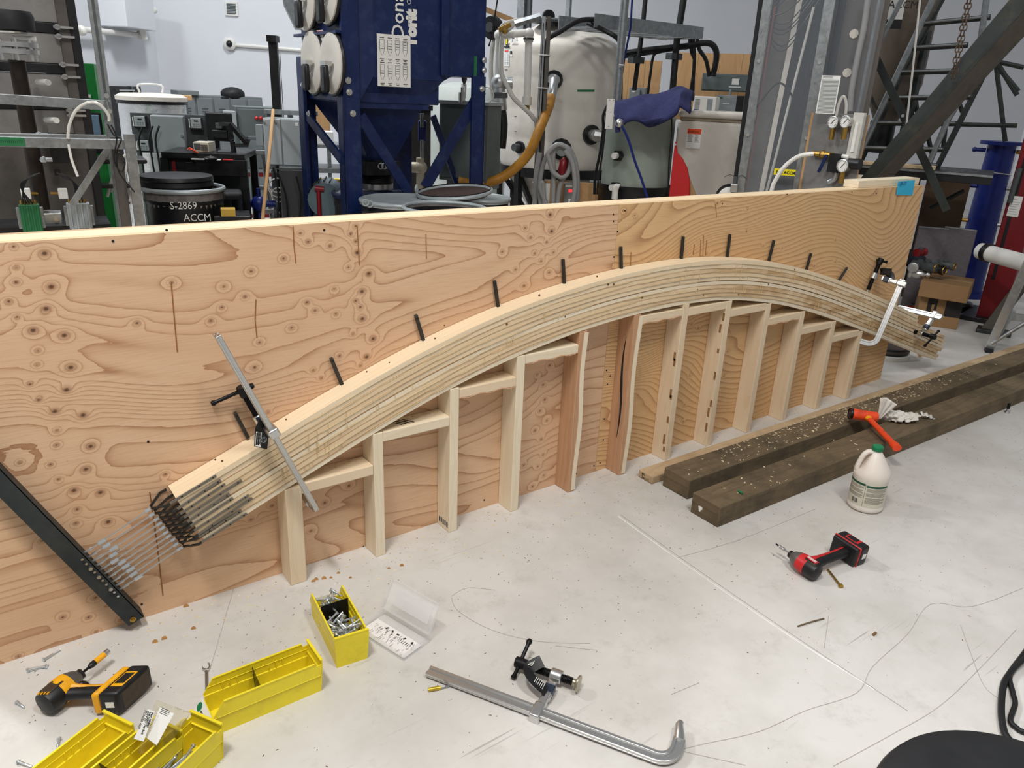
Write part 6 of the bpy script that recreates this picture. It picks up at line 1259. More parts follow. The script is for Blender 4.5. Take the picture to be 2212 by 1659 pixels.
# hopper pyramid
xo0, zo = dx(783, 345, .5); xo1, _ = dx(832, 345, .5)
T4 = [D.P(.06, .10, zB), D.P(xm-.10, .10, zB), D.P(xm-.10, yD-.05, zB), D.P(.06, yD-.05, zB)]; zo = dx(800, 343, yD*.45)[1]; xc_ = dx(812, 343, yD*.45)[0]; hw = .11
B4_ = [D.P(xc_-hw, yD*.45-hw, zo), D.P(xc_+hw, yD*.45-hw, zo), D.P(xc_+hw, yD*.45+hw, zo), D.P(xc_-hw, yD*.45+hw, zo)]
b = MB(); b.v = [Vector(p) for p in T4+B4_]; [b.face([i, (i+1) % 4, 4+(i+1) % 4, 4+i]) for i in range(4)]; piece('hopper', g, 'bluem', b, smooth=False)
b = MB(); D.box(b, .04, xm-.08, .07, .10, zB-.035, zB+.004); piece('hopper_flange', g, 'bluem', b, smooth=False)
cx = D.P(xc_, yD*.45, 0); b = MB(); prof = []
zz_ = .90
for i in range(9): z = zz_+(zo-.1-zz_)*i/9; prof += [(.115, z), (.125, z+.012), (.115, z+.022)]
piece('flexible_hose', g, 'gasket', b.lathe(prof+[(.12, zo-.08), (.12, zo)], cx, UP, 28)); piece('hose_clamp', g, 'chrome', MB().lathe([(.13, .88), (.13, .92)], cx, UP, 28)); piece('slide_gate', g, 'gasket', MB().box(cx+UP*(zo-.06), (.28, .28, .10), D.R))
b = MB(); 
for k_ in (-1, 0, 1): b.torus(cx+UP*(zo-.04)-fwL*.15+rtL*.03*k_, fwL, .02, .006, 12, 5)
piece('cast_emblem', g, 'alu', b)
# round filter covers on the side face
for (cu, cv, hh) in ((680, 136, 69), (722, 138, 68), (665, 0, 68), (712, -15, 68)):
    y_, z_ = sx(cu, cv, -.01); p = D.P(-.01, y_, z_); Rr = wid(hh, p)*.93; 
    cv_ = piece('filter_cover', g, 'tankw', MB().lathe([(Rr, 0), (Rr*.97, .03), (Rr*.6, .05), (.05, .02), (.01, .02)], p, -rtL, 40)); piece('cover_band', cv_, 'gasket', MB().torus(p-rtL*.01, rtL, Rr*1.0, .012, 40, 6)); 
    piece('cover_clamp', cv_, 'chrome', MB().box(p-rtL*.06, (.05, .09, .03), D.R)); hb = MB(); hb.box(p-rtL*.08-UP*.10+fwL*-.02, (.04, .09, .18), D.R); piece('cover_handle', cv_, 'gasket', hb, bev=.015)
D.part('step_ledge', g, 'bluem', -.04, 0, .0, yD, sx(690, 70)[1]-.02, sx(690, 70)[1]+.0)
y_, z_ = sx(692, 92, -.012); b = MB(); D.box(b, -.016, -.012, y_-.07, y_+.07, z_-.08, z_+.08); piece('warning_label', g, 'white', b, smooth=False); b = MB(); D.box(b, -.018, -.016, y_-.06, y_+.06, z_+.05, z_+.075); piece('label_band', g, 'orange', b, smooth=False)
y_, z_ = sx(704, 151, -.012); b = MB(); D.box(b, -.016, -.012, y_-.05, y_+.05, z_-.03, z_+.03); piece('green_tag', g, 'tape', b, smooth=False)
for u, v in ((752, 174), (754, 199), (762, 245), (1046, 130), (1046, 152), (1041, 192), (655, 183), (668, 245)):
    if u > 700: x_, z_ = dx(u, v, -.0); p = D.P(x_, 0, z_); n_v = -fwL
    else: y_, z_ = sx(u, v, -.03); p = D.P(-.03, y_, z_); n_v = -rtL
    piece('frame_bolt', g, 'chrome', MB().cyl(p, p+n_v*.006, .022, n=16).cyl(p+n_v*.006, p+n_v*.018, .013, n=6))
x_, z_ = dx(1029, 146, 0); D.part('green_tape', g, 'tape', x_-.012, x_+.012, .012, .02, z_-.08, z_+.08, bev=0)
# lettering runs upwards
(xa, za), (xb, zb2) = dx(843, 80), dx(869, 80); wl2 = xb-xa; xq, zq = dx(871, 82, -.002)
text('Donaldson', wl2*1.42, D.P(dx(871, 60)[0], -.003, dx(850, 84)[1]), UP, -rtL, M_['white'], g, 'lettering', bold=.001, depth=.001)
text('Torit', wl2*1.22, D.P(dx(898, 60)[0], -.003, dx(890, 102)[1]), UP, -rtL, M_['white'], g, 'lettering', bold=.008, depth=.001)
b = MB(); b.torus(D.P(dx(883, 3)[0], -.003, dx(883, 4)[1]), fwL, .014, .0018, 20, 5); piece('registered_mark', g, 'white', b)
(xa, zt2), (xb, zb3) = dx(813, 72), dx(886, 189); fp = piece('paper_sheet', g, 'white', D.box(MB(), xa, xb, -.008, -.004, zb3, zt2), smooth=False, label='white paper sheet of vessel diagrams taped to the front')
b = MB(); ww, hh_ = xb-xa, zt2-zb3
for i_ in range(4):
    for j_ in range(2):
        x0 = xa+ww*(.08+.23*i_); z0 = zb3+hh_*(.10+.47*j_); w2 = ww*.13; h2 = hh_*.32
        for q in (((x0, z0+.04), (x0, z0+h2)), ((x0+w2, z0+.04), (x0+w2, z0+h2)), ((x0, z0+h2), (x0+w2, z0+h2)), ((x0, z0+.04), (x0+w2*.4, z0+.01)), ((x0+w2, z0+.04), (x0+w2*.6, z0+.01))): b.bar(D.P(q[0][0], -.0085, q[0][1]), D.P(q[1][0], -.0085, q[1][1]), .0022, .0012)
        for k_ in range(2+i_): D.box(b, x0+.004, x0+w2-.004, -.009, -.008, z0+.05+.016*k_, z0+.053+.016*k_)
        D.box(b, x0, x0+w2, -.009, -.008, z0-.016, z0-.012); D.box(b, x0+w2*.2, x0+w2*.8, -.009, -.008, z0-.026, z0-.022); D.box(b, x0, x0+w2, -.009, -.008, z0+h2+.012, z0+h2+.016)
piece('diagram', fp, 'ink', b, smooth=False)
# blue valve riser, grey cabinet, drill
p = PR(912, 275, 6.9); g = thing('valve_riser', 'bright blue actuator on a pale pipe riser behind the blue column', 'valve', V(p.x, p.y, 0)); f = Fr(903, 921, 260, 307, 6.9); f.part('actuator', g, 'blueb', 0, f.w, 0, .09, 0, f.h, bev=.015); piece('riser_pipe', g, 'galv', MB().cyl(V(p.x, p.y, 0), p-UP*.1, .018, n=10).cyl(p, PR(912, 245, 6.9), .02, n=10)); q = PR(908, 362, 6.9); piece('cast_tee', g, mat('cream_casting', (190, 180, 158), .5, .2, .2), MB().sph(q, .06, 12).cyl(q-f.rt*.10, q+f.rt*.04, .045, n=12).cyl(q-UP*.18, q+UP*.08, .035, n=12))
f = Fr(948, 1052, 226, 392, 6.9, yaw=-26); g = f.th('grey_cabinet', 'blue-grey steel cabinet standing behind the blue collector legs', 'cabinet'); f.part('cabinet_body', g, 'olive', 0, f.w, 0, .28, 0, f.h, bev=.006); f.part('cabinet_front', g, 'olive', .02, f.w-.02, -.015, 0, .03, f.h-.03); f.part('top_lip', g, 'lightg', -.02, f.w+.02, -.03, .28, f.h, f.h+.03); f.part('cabinet_stand', g, 'galv', .05, f.w-.05, .05, .4, -.08, 0)
for x_ in (.05, .95): f.part('stand_leg', g, 'galv', f.w*x_-.02, f.w*x_+.02, .1, .15, -f.zb, -.06)
b = MB(); p = PR(1052, 205, 6.9); b.torus(p+UP*.0, f.fw, .06, .006, 20, 6); solo('cable_loop', b, M_['chose'], 'loop of pale cable hanging at the top corner of the grey cabinet', 'cable')
f = Fr(960, 1060, 165, 222, 9.5); g = f.th('backdrop_tank', 'pale rounded plastic tank seen through the gap under the collector fan', 'tank'); piece('tank_shell', g, mat('pale_green_tank', (186, 192, 186), .5, 0, .05), MB().lathe([(.5, 0), (.5, 1.5), (.42, 1.66), (.2, 1.72), (.01, 1.73)], f.P(f.w*.5, .6, -f.zb), UP, 36)); piece('tank_nipple', g, 'alu', MB().cyl(f.P(f.w*.42, 0, .05), f.P(f.w*.42, 0, .2), .03, n=10))
p = PR(1003, 172, 6.6); b = MB(); b.cyl(p+UP*.06, p, .022, n=12); b.cyl(p, p-UP*.035, .022, .008, n=12); b.cyl(p-UP*.035, p-UP*.05, .004, n=6); solo('spray_nozzle', b, M_['greyd'], 'small dark nozzle hanging under the collector fan housing', 'nozzle'); p = PR(998, 205, 6.9); b = MB(); b.cyl(p-UP*.06, p+UP*.02, .03, n=12); b.cyl(p+UP*.02, p+UP*.06, .012, n=8); solo('pipe_fitting', b, M_['alu'], 'small metal fitting standing below the nozzle on the cabinet', 'fitting')
f = Fr(800, 930, 225, 400, 8.2, zb=0); g = f.th('dark_machine', 'dark brown machine casing glimpsed behind the hopper', 'machine'); f.part('casing', g, mat('dark_brown_casing', (44, 40, 36), .7, 0, .2, 4), 0, f.w, 0, .6, 0, f.h); f.part('casing_frame', g, 'gasket', -.02, f.w+.02, -.03, 0, f.h-.05, f.h)
# ================================================================ big white tank
cT = PR(1208, 250, 8.4); rT = wid(125, cT); cT = V(cT.x, cT.y, 0); zS = PR(1208, 100, 8.4-rT).z; zB2 = PR(1208, 368, 8.4-rT).z
g = thing('white_tank', 'very large white plastic tank with domed top and black support ring', 'tank', cT); TG = g
prof = [(rT*.98, zB2), (rT*1.0, zB2+.05)]
for z in (.25, .5, .75): prof += [(rT*1.0, zB2+(zS-zB2)*z-.02), (rT*.995, zB2+(zS-zB2)*z), (rT*1.0, zB2+(zS-zB2)*z+.02)]
prof += [(rT, zS-.06), (rT*.995, zS+.0), (rT*.965, zS+.035), (rT*.90, zS+.065), (rT*.6, zS+.17), (rT*.35, zS+.25), (.01, zS+.27)]
piece('tank_shell', g, 'tankw', MB().lathe(prof, cT, UP, 72, cap=False), ang=60)
piece('tank_cone', g, 'tankw', MB().lathe([(rT*.96, zB2), (.18, .35), (.18, .25)], cT, UP, 48, cap=False)); piece('support_ring', g, 'gasket', MB().lathe([(rT*.99, zB2-.09), (rT*1.02, zB2-.09), (rT*1.02, zB2+.0), (rT*.99, zB2)], cT, UP, 64))
for k_ in range(8): q = 2*math.pi*k_/8+.2; p = cT+V(math.cos(q), math.sin(q), 0)*rT; piece('stand_leg', g, 'gasket', MB().bar(p+UP*zB2, cT+V(math.cos(q), math.sin(q), 0)*rT*.95, .06, .06)); piece('stand_strut', g, 'gasket', MB().bar(p+UP*(zB2-.05), cT+V(math.cos(q), math.sin(q), 0)*.2+UP*.3, .04, .05))
piece('foot_ring', g, 'gasket', MB().torus(cT+UP*.18, UP, rT*.97, .035, 48, 6))
ccam = (CAM-cT); ccam.z = 0; ccam.normalize(); scam = V(-ccam.y, ccam.x, 0)
if (CR@V(1, 0, 0)).dot(scam) < 0: scam = -scam
pl = PR(1190, 54, 8.1); piece('manway_lid', g, 'greyd', MB().lathe([(.20, 0), (.21, .02), (.18, .035), (.01, .05)], V(pl.x, pl.y, zS+.215), UP, 32)); b = MB(); b.cyl(PR(1186, 36, 8.0), PR(1186, 36, 8.0)+V(.01, .03, .004), .06, n=24); piece('vent_cap', g, 'gasket', b); piece('lid_clip', g, 'gasket', MB().box(PR(1198, 50, 7.95), (.08, .05, .03)))
def ontank(u, v, off=0.):
    d = ray(u, v); a = d.x**2+d.y**2; o_ = CAM-cT; bb = 2*(o_.x*d.x+o_.y*d.y); cc = o_.x**2+o_.y**2-(rT+off)**2; disc = max(bb*bb-4*a*cc, 0); t = (-bb-math.sqrt(disc))/(2*a); return CAM+d*t
def tanktape(u0, u1, v0, v1, m, nm, off=.004, n=5):
    b = MB()
    for i in range(n+1): u = u0+(u1-u0)*i/n; b.v += [ontank(u, v0+(0), off), ontank(u, v1, off)]
    for i in range(n): b.face([2*i, 2*i+1, 2*i+3, 2*i+2])
    return obj(nm, b, M_[m], TG, fixn=False)
tanktape(1247, 1284, 193.5, 198, 'tape', 'green_tape')
tanktape(1090, 1096, 150, 151.5, 'ink', 'level_mark')
for v in (251, 283, 316, 349): tanktape(1111, 1116, v, v+1.2, 'ink', 'level_mark', n=1)
t_ = tanktape(1088, 1100, 108, 143, 'white', 'warning_label'); tanktape(1090, 1098, 108.5, 112, 'orange', 'label_band', .006)
for j in range(7): tanktape(1090, 1098, 116+3.6*j, 117.2+3.6*j, 'greyp', 'print_line', .006, 1)
tanktape(1101, 1107, 108, 122, 'white', 'warning_label'); tanktape(1102, 1106, 110, 117, 'ink', 'pictogram', .006, 2)
tanktape(1103, 1116, 83, 92, 'white', 'tank_label'); text('R4', .05, ontank(1105.5, 90, .008), scam, UP, M_['ink'], TG, 'lettering', bold=.002)
tanktape(1089, 1101, 99, 103, 'ink', 'black_sticker')
p = ontank(1095, 90, .004); n_v = (p-cT); n_v.z = 0; n_v.normalize(); piece('oval_sticker', g, 'ink', MB().lathe([(.038, 0), (.038, .003)], p, n_v, 20)); piece('oval_sticker_face', g, 'yel', MB().lathe([(.026, .003), (.026, .005)], p, n_v, 20))
def fitting(par, u, v, r0, L, m='alu', nm='pipe_fitting', hexm='gasket'):
    p = ontank(u, v); n_v = (p-cT); n_v.z = 0; n_v.normalize(); piece('bulkhead_nut', par, hexm, MB().cyl(p-n_v*.01, p+n_v*.03, r0*1.7, n=12)); piece(nm, par, m, MB().cyl(p, p+n_v*L, r0, n=14)); return p, n_v
p, n_v = fitting(g, 1276, 291, .055, .12); piece('hex_coupling', g, 'alu', MB().cyl(p+n_v*.10+scam*-.02, p+n_v*.12+scam*.12-UP*.02, .055, n=8))
p, n_v = fitting(g, 1124, 318, .035, .10, 'greyd'); p, n_v = fitting(g, 1212, 322, .06, .12, 'greyp')
p, n_v = fitting(g, 1197, 172, .05, .10, 'alu')
hose([(1197, 172), (1196, 182), (1194, 196), (1190, 212)], [7.45, 7.40, 7.36, 7.34], [.055, .05, .042, .04]*1+[.04]*12, 'alu', 'steel elbow and coupling feeding the ochre hose on the white tank', 'pipe fitting', 'hose_coupling', 14)
hose([(1190, 210), (1187, 226), (1177, 252), (1163, 285), (1146, 325), (1122, 355), (1090, 380), (1060, 393), (1030, 398), (990, 392)], [7.34, 7.18, 7.0, 6.88, 6.85, 6.85, 6.85, 6.85, 6.85, 6.85], .042, 'yhose', 'thick ochre hose sweeping down from the white tank to the left', name='rubber_hose', n=14)
# pvc u-pipe, clear hoses, left valve
g = thing('pvc_pipe', 'white pvc pipe bent in an upside down U in front of the white tank', 'pipe', PR(1075, 175, 7.3))
piece('pipe_run', g, 'pvc', tb([(1074, 165), (1078, 76)], 7.3, .032, 12)); piece('pipe_run', g, 'pvc', tb([(1078, 76), (1143, 70)], 7.3, .032, 12)); piece('pipe_run', g, 'pvc', tb([(1143, 70), (1141, 130), (1138, 225)], [7.3, 7.28, 7.25], .032, 12))
for u, v in ((1078, 76), (1143, 72), (1142, 84)): q = PR(u, v, 7.3); piece('elbow', g, 'pvc', MB().sph(q, .045, 12))
piece('pipe_clamp', g, 'gasket', MB().torus(PR(1142, 84, 7.3), UP, .042, .008, 16, 6)); q = PR(1138, 227, 7.25); piece('end_cap', g, 'pvc', MB().cyl(q, q+UP*.07, .042, n=12)); piece('brass_nipple', g, 'brass', MB().cyl(q-UP*.05, q, .026, n=8))
g = thing('left_valve', 'grey cast elbow with couplings at the left edge of the white tank', 'valve', PR(1080, 240, 7.2)); q = PR(1078, 178, 7.2); piece('cast_elbow', g, 'alu', MB().sph(q, .07, 12).cyl(q, q+scam*.12, .05, n=12)); q2 = PR(1080, 200, 7.2)
piece('coupling', g, 'greyd', MB().cyl(q2, PR(1080, 212, 7.2), .068, n=8)); piece('adapter', g, 'alu', MB().cyl(q, q2, .05, n=12)); piece('hose_barb', g, 'chrome', MB().cyl(PR(1080, 212, 7.2), PR(1082, 238, 7.2), .055, n=12)); piece('black_hose', g, 'cable', tb([(1082, 236), (1086, 270), (1082, 320)], 7.2, .045, 12, sm=4))
hose([(1085, 78), (1082, 120), (1084, 160), (1098, 190), (1110, 212), (1135, 236), (1152, 255), (1160, 280), (1160, 420)], 7.15, .020, 'chose', 'clear vinyl hose curving across the front of the white tank', name='clear_hose')
hose([(1078, 80), (1066, 95), (1060, 140), (1064, 200), (1072, 238)], 7.4, .022, 'chose', 'pale hose hanging left of the pvc pipe', name='clear_hose')
for j, pts in enumerate(([(1080, 78), (1085, 55), (1110, 45), (1130, 42)], [(1082, 70), (1095, 50), (1120, 48), (1150, 42)], [(1090, 72), (1105, 58), (1112, 48), (1100, 52)])): hose(pts, 7.2, .016, 'chose', ['pale hose knot on top of the pvc pipe, outer loop', 'pale hose knot on top of the pvc pipe, middle loop', 'pale hose knot on top of the pvc pipe, inner loop'][j], name='clear_hose')
q = PR(1090, 66, 7.1); solo('brass_valve', MB().cyl(q-scam*.05, q+scam*.05+UP*.05, .02, n=8).sph(q, .03, 8), M_['brass'], 'small brass valve in the hose knot above the pvc pipe', 'valve')
# strut masts, conduits, cable tray
f = Fr(1160, 1180, 35, 450, 7.0, zb=0); g = f.th('strut_mast', 'double galvanised strut post standing in front of the white tank', 'post')
f.part('strut', g, 'galv', 0, f.w*.45, 0, .04, 0, f.h); f.part('strut', g, 'sheetd', f.w*.55, f.w, 0, .04, 0, f.h); f.part('slot_line', g, 'ink', f.w*.18, f.w*.26, -.002, 0, .1, f.h-.05, bev=0)
piece('top_arm', g, 'galv', tb([(1112, 52), (1168, 35)], 7.0, .028, 4)); 
for v in (119, 190, 395): piece('cable_tie', g, 'pvc', MB().torus(V(*f.P(f.w/2, .02, 0).xy, PR(1170, v, 7.0).z), UP, f.w*.62, .005, 12, 5))
hose([(1172, 450), (1170, 300), (1172, 150), (1180, 90), (1210, 68), (1250, 45), (1285, 42)], [7.1, 7.1, 7.1, 7.15, 7.2, 7.3, 7.5], .022, 'cable', 'thick black cable climbing the strut post and over the tank to the tray', 'cable', 'power_line', 10)
hose([(1270, 50), (1310, 68), (1335, 85), (1341, 110), (1340, 220)], [7.5, 7.4, 7.4, 7.4, 7.4], .020, 'cable', 'black cable dropping from the tray past the right side of the white tank', 'cable', 'power_line', 8)
hose([(1166, 330), (1158, 380), (1156, 430), (1150, 460)], 6.9, .022, 'ghose', 'grey hose running down beside the strut post foot', name='vinyl_hose')
f = Fr(1283, 1518, 37, 68, 7.9, yaw=-22); T0, T1_ = PR(1284, 44, 7.4), PR(1518, 72, 8.6); g = thing('cable_tray', 'galvanised cable tray running right from above the white tank', 'cable tray', T0); dirT = (T1_-T0); dirT.z = 0; T1_ = T0+dirT+V(0, 0, T1_.z-T0.z); hT = wid(26, PR(1400, 55, 7.9)); off = V(-dirT.y, dirT.x, 0).normalized()
if off.dot(CAM-T0) > 0: off = -off
for s_ in (0, .45): b = MB(); b.strip([T0+off*s_, T1_+off*s_], .012, hT, UP); piece('side_rail', g, 'galv', b, smooth=False)
for j in range(9): c = T0+(T1_-T0)*(j+.5)/9-UP*hT*.42; b = MB(); b.bar(c, c+off*.45, .05, .02); piece('rung', g, 'galv', b, smooth=False)
for j, (pts, r_, nm) in enumerate((([(1394, 0), (1388, 60), (1370, 195)], 8.6, 'first black riser conduit right of the tank'), ([(1478, -10), (1462, 90), (1452, 205)], 8.6, 'second black riser conduit under the tray'))):
    g = thing('riser_conduit', nm, 'conduit', PR(*pts[-1], r_)); piece('conduit', g, 'cable', tb(pts, r_, .035 if j else .025, 10)); q = PR(pts[1][0]-(6 if j else 14), pts[1][1]+30+(2 if j else 40), r_); piece('conduit_clamp', g, 'greyd', MB().box(q, (.16, .08, .06)))
g = thing('galvanised_pipe', 'tall galvanised pipe right of the white tank, crossing the tray', 'pipe', PR(1336, 225, 7.2)); piece('pipe', g, 'galv', tb([(1352, -20), (1344, 70), (1332, 228)], 7.2, .035, 12)); piece('pipe_tie', g, 'pvc', tb([(1337, 140), (1347, 141)], 7.12, .006, 5))
solo('blue_rope', MB().tube(pr_([(1366, -10), (1362, 60), (1350, 120), (1338, 200)], 7.6), .010, 6), M_['blueb'], 'thin blue cord hanging behind the galvanised pipe', 'cord')
for j, (u, v0) in enumerate(((1127, 40), (1143, 44), (1228, 40))): b = MB(); b.box(V(*PR(u, 20, 9.6).xy, 2.6), (.09 if j == 0 else .05, .05, 2.4), f.R); solo('ceiling_strut', b, M_['galv'] if j != 1 else M_['greyd'], ['wide galvanised vertical strut above the left side of the tank', 'thin dark vertical strut beside the wide one above the tank', 'galvanised vertical strut above the tank lid'][j], 'strut', smooth=False)
solo('wood_batten', MB().strip(pr_([(1048, 20), (1108, 44)], 7.6), .05, .04, UP), M_['osb'], 'pale wooden batten sloping down to the tank top from the collector', 'batten', smooth=False)
p = PR(1064, 60, 7.4); g = thing('pulley', 'dark round pulley beside the top corner of the collector', 'pulley', p); piece('wheel', g, 'gasket', MB().lathe([(.09, -.04), (.10, 0), (.09, .04)], p, -f.fw, 20)); piece('hub', g, 'greyd', MB().lathe([(.04, .04), (.04, .06)], p, -f.fw, 12))
solo('black_strap', MB().strip(pr_([(1076, -10), (1062, 80), (1056, 100)], 6.9), .02, .012, UP), M_['gasket'], 'black strap hanging at the right edge of the blue collector', 'strap', smooth=False)
bund = [([(1490, 75), (1493, 110), (1500, 135), (1493, 190), (1488, 205)], .016), ([(1496, 76), (1500, 120), (1498, 160), (1496, 205)], .018), ([(1505, 76), (1510, 105), (1525, 130), (1532, 165)], .020), ([(1330, 118), (1400, 108), (1480, 100), (1520, 93), (1540, 98), (1548, 120), (1540, 165)], .030), ([(1332, 125), (1420, 112), (1470, 104), (1488, 100), (1490, 76)], .018), ([(1428, 112), (1412, 120), (1405, 160), (1398, 215)], .014)]
bl = ['leftmost dropping from the tray end', 'middle one dropping from the tray end', 'right one curving down to the long grey box', 'thickest, running level then hooking down to the long grey box', 'thin one looping below the tray', 'thin one turning down the left plywood board']
for (pts, rr_), t in zip(bund, bl): hose(pts, 8.7, rr_, 'cable', 'black wall cable, '+t, 'cable', 'power_line', 8, group='black cables below the tray')
# plywood boards on the wall and boxes
def wboard(label, u0, u1, vt, vb, r, m='osb', nm='plywood_backboard', cat='plywood board', n_=3, yaw=-10):
    f = Fr(u0, u1, vt, vb, r, yaw=yaw); g = f.th(nm, label, cat)
    for k_ in range(n_): f.part('plywood_strip', g, m, f.w*k_/n_+.001, f.w*(k_+1)/n_-.001, 0, .02, 0, f.h, bev=0)
    f.part('batten', g, m, 0, f.w, .02, .12, .02, .10, bev=0); return f, g
wboard('knotty plywood board on the wall behind the white tank', 1322, 1424, 130, 240, 9.6); wboard('wider knotty plywood board on the wall behind the grey boxes', 1456, 1640, 115, 262, 9.6, n_=4)
f = Fr(1454, 1640, 113, 118, 9.5)
f = Fr(1358, 1393, 189, 232, 9.2, yaw=-18); g = f.th('disconnect_switch', 'small grey switch box on the left plywood board', 'switch box'); f.part('box', g, 'greyp', 0, f.w, 0, .15, 0, f.h); f.part('cover', g, 'greyp', .01, f.w*.7, -.02, 0, .02, f.h-.02); f.part('label', g, 'white', f.w*.2, f.w*.4, -.024, -.02, f.h*.75, f.h*.8, bev=0); f.part('lever', g, 'gasket', f.w*.72, f.w*.82, -.04, 0, f.h*.4, f.h*.6)
f = Fr(1517, 1640, 160, 198, 9.2, yaw=-6); g = f.th('trough_box', 'long horizontal grey-green electrical box on the right plywood board', 'electrical box'); f.part('box', g, 'olive', 0, f.w, 0, .18, 0, f.h); f.part('cover', g, 'olive', .01, f.w-.01, -.01, 0, .01, f.h-.01); f.part('white_label', g, 'white', f.w*.52, f.w*.64, -.014, -.01, f.h*.4, f.h*.75, bev=0); f.part('white_strip', g, 'white', f.w*.48, f.w*.68, -.014, -.01, f.h*.25, f.h*.30, bev=0)
f = Fr(1548, 1604, 206, 242, 9.0, yaw=-10); g = f.th('safety_switch', 'grey switch box under the long horizontal box', 'switch box'); f.part('box', g, 'greyp', 0, f.w*.75, 0, .2, 0, f.h); f.part('side', g, 'gasket', f.w*.76, f.w, .0, .2, 0, f.h); f.part('brand_strip', g, 'tape', f.w*.05, f.w*.2, -.004, 0, f.h*.82, f.h*.88, bev=0); f.part('label', g, 'white', f.w*.25, f.w*.5, -.004, 0, f.h*.45, f.h*.5, bev=0); f.part('nipple', g, 'greyp', f.w*.4, f.w*.48, .03, .08, f.h, f.h+.06)
f = Fr(1497, 1545, 208, 247, 7.3, yaw=-8); g = f.th('window_unit', 'white boxy air unit standing beside the navy towel', 'appliance'); f.part('case', g, 'pvc', 0, f.w, 0, .25, 0, f.h, bev=.008)
for j in range(8): f.part('grille_bar', g, 'greyp', f.w*.08, f.w*.30, -.006, 0, f.h*(.25+.08*j), f.h*(.28+.08*j), bev=0)
f.part('grille_window', g, 'greyp', f.w*.62, f.w*.85, -.006, 0, f.h*.2, f.h*.85, bev=0); f.part('blue_knob', g, 'blueb', f.w*.06, f.w*.22, -.02, 0, 0, f.h*.25); f.part('unit_shelf', g, 'greyd', 0, f.w, .1, .25, -f.zb, 0)
f = Fr(1458, 1490, 198, 228, 9.1); g = f.th('junction_box', 'small grey junction box behind the towel on the wall', 'junction box'); f.part('box', g, 'greyp', 0, f.w, 0, .15, 0, f.h); f.part('cover', g, 'greyp', .01, f.w-.01, -.01, 0, .01, f.h-.01)
# grey green tank with towel
cG = PR(1378, 330, 7.1); rG = wid(80, PR(1378, 330, 6.6)); cG = V(cG.x, cG.y, 0); zG = PR(1385, 262, 6.6).z
g = thing('grey_tank', 'grey-green round tank draped with a navy towel, between the white tanks', 'tank', cG)
piece('tank_shell', g, 'tankg', MB().lathe([(rG*1.05, .0), (rG*1.05, .85), (rG, .86), (rG*.97, zG), (rG*.99, zG+.02), (rG*.93, zG+.04)], cG, UP, 64, cap=False)); zb_ = PR(1378, 412, 6.55).z; piece('base_band', g, 'gasket', MB().lathe([(rG*1.055, .0), (rG*1.055, zb_-.05), (rG*1.07, zb_-.04), (rG*1.06, zb_), (rG*1.04, zb_)], cG, UP, 64, cap=False)); piece('tank_top', g, 'greyd', MB().lathe([(rG*.94, zG+.0), (.01, zG+.03)], cG, UP, 48, cap=False))
gc = (CAM-cG); gc.z = 0; gc.normalize(); gs = V(-gc.y, gc.x, 0)
if (CR@V(1, 0, 0)).dot(gs) < 0: gs = -gs
def onG(u, v, off=0.):
    d = ray(u, v); a = d.x**2+d.y**2; o_ = CAM-cG; bb = 2*(o_.x*d.x+o_.y*d.y); cc = o_.x**2+o_.y**2-(rG+off)**2; disc = max(bb*bb-4*a*cc, 0); return CAM+d*((-bb-math.sqrt(disc))/(2*a))
for u, v in ((1338, 336), (1332, 404)):
    p = onG(u, v, .01); n_v = (p-cG); n_v.z = 0; n_v.normalize(); piece('hex_fitting', g, 'gasket', MB().cyl(p, p+n_v*.05, .045, n=6)); piece('white_plug', g, 'pvc', MB().cyl(p+n_v*.04, p+n_v*.09, .026, n=14))
p = onG(1330, 404, .09); piece('pvc_elbow', g, 'pvc', MB().tube(cr([p+gs*.03, p, p-UP*.05, p-UP*.10], 4), .028, 12)); piece('steel_nipple', g, 'chrome', MB().cyl(p-UP*.10, p-UP*.2, .02, n=10))
f = Fr(1309, 1330, 214, 279, 6.5, yaw=10); g2_ = f.th('white_board', 'narrow white plastic strip hooked on the rim of the grey-green tank', 'strip'); f.part('strip', g2_, 'pvc', 0, f.w*.75, -.02, .0, 0, f.h); 
for x_, z_ in ((.2, .95), (.6, .95), (.4, .55), (.3, .08)): f.part('screw_dot', g2_, 'ink', f.w*x_, f.w*(x_+.06), -.022, -.02, f.h*z_, f.h*z_+.006, bev=0)
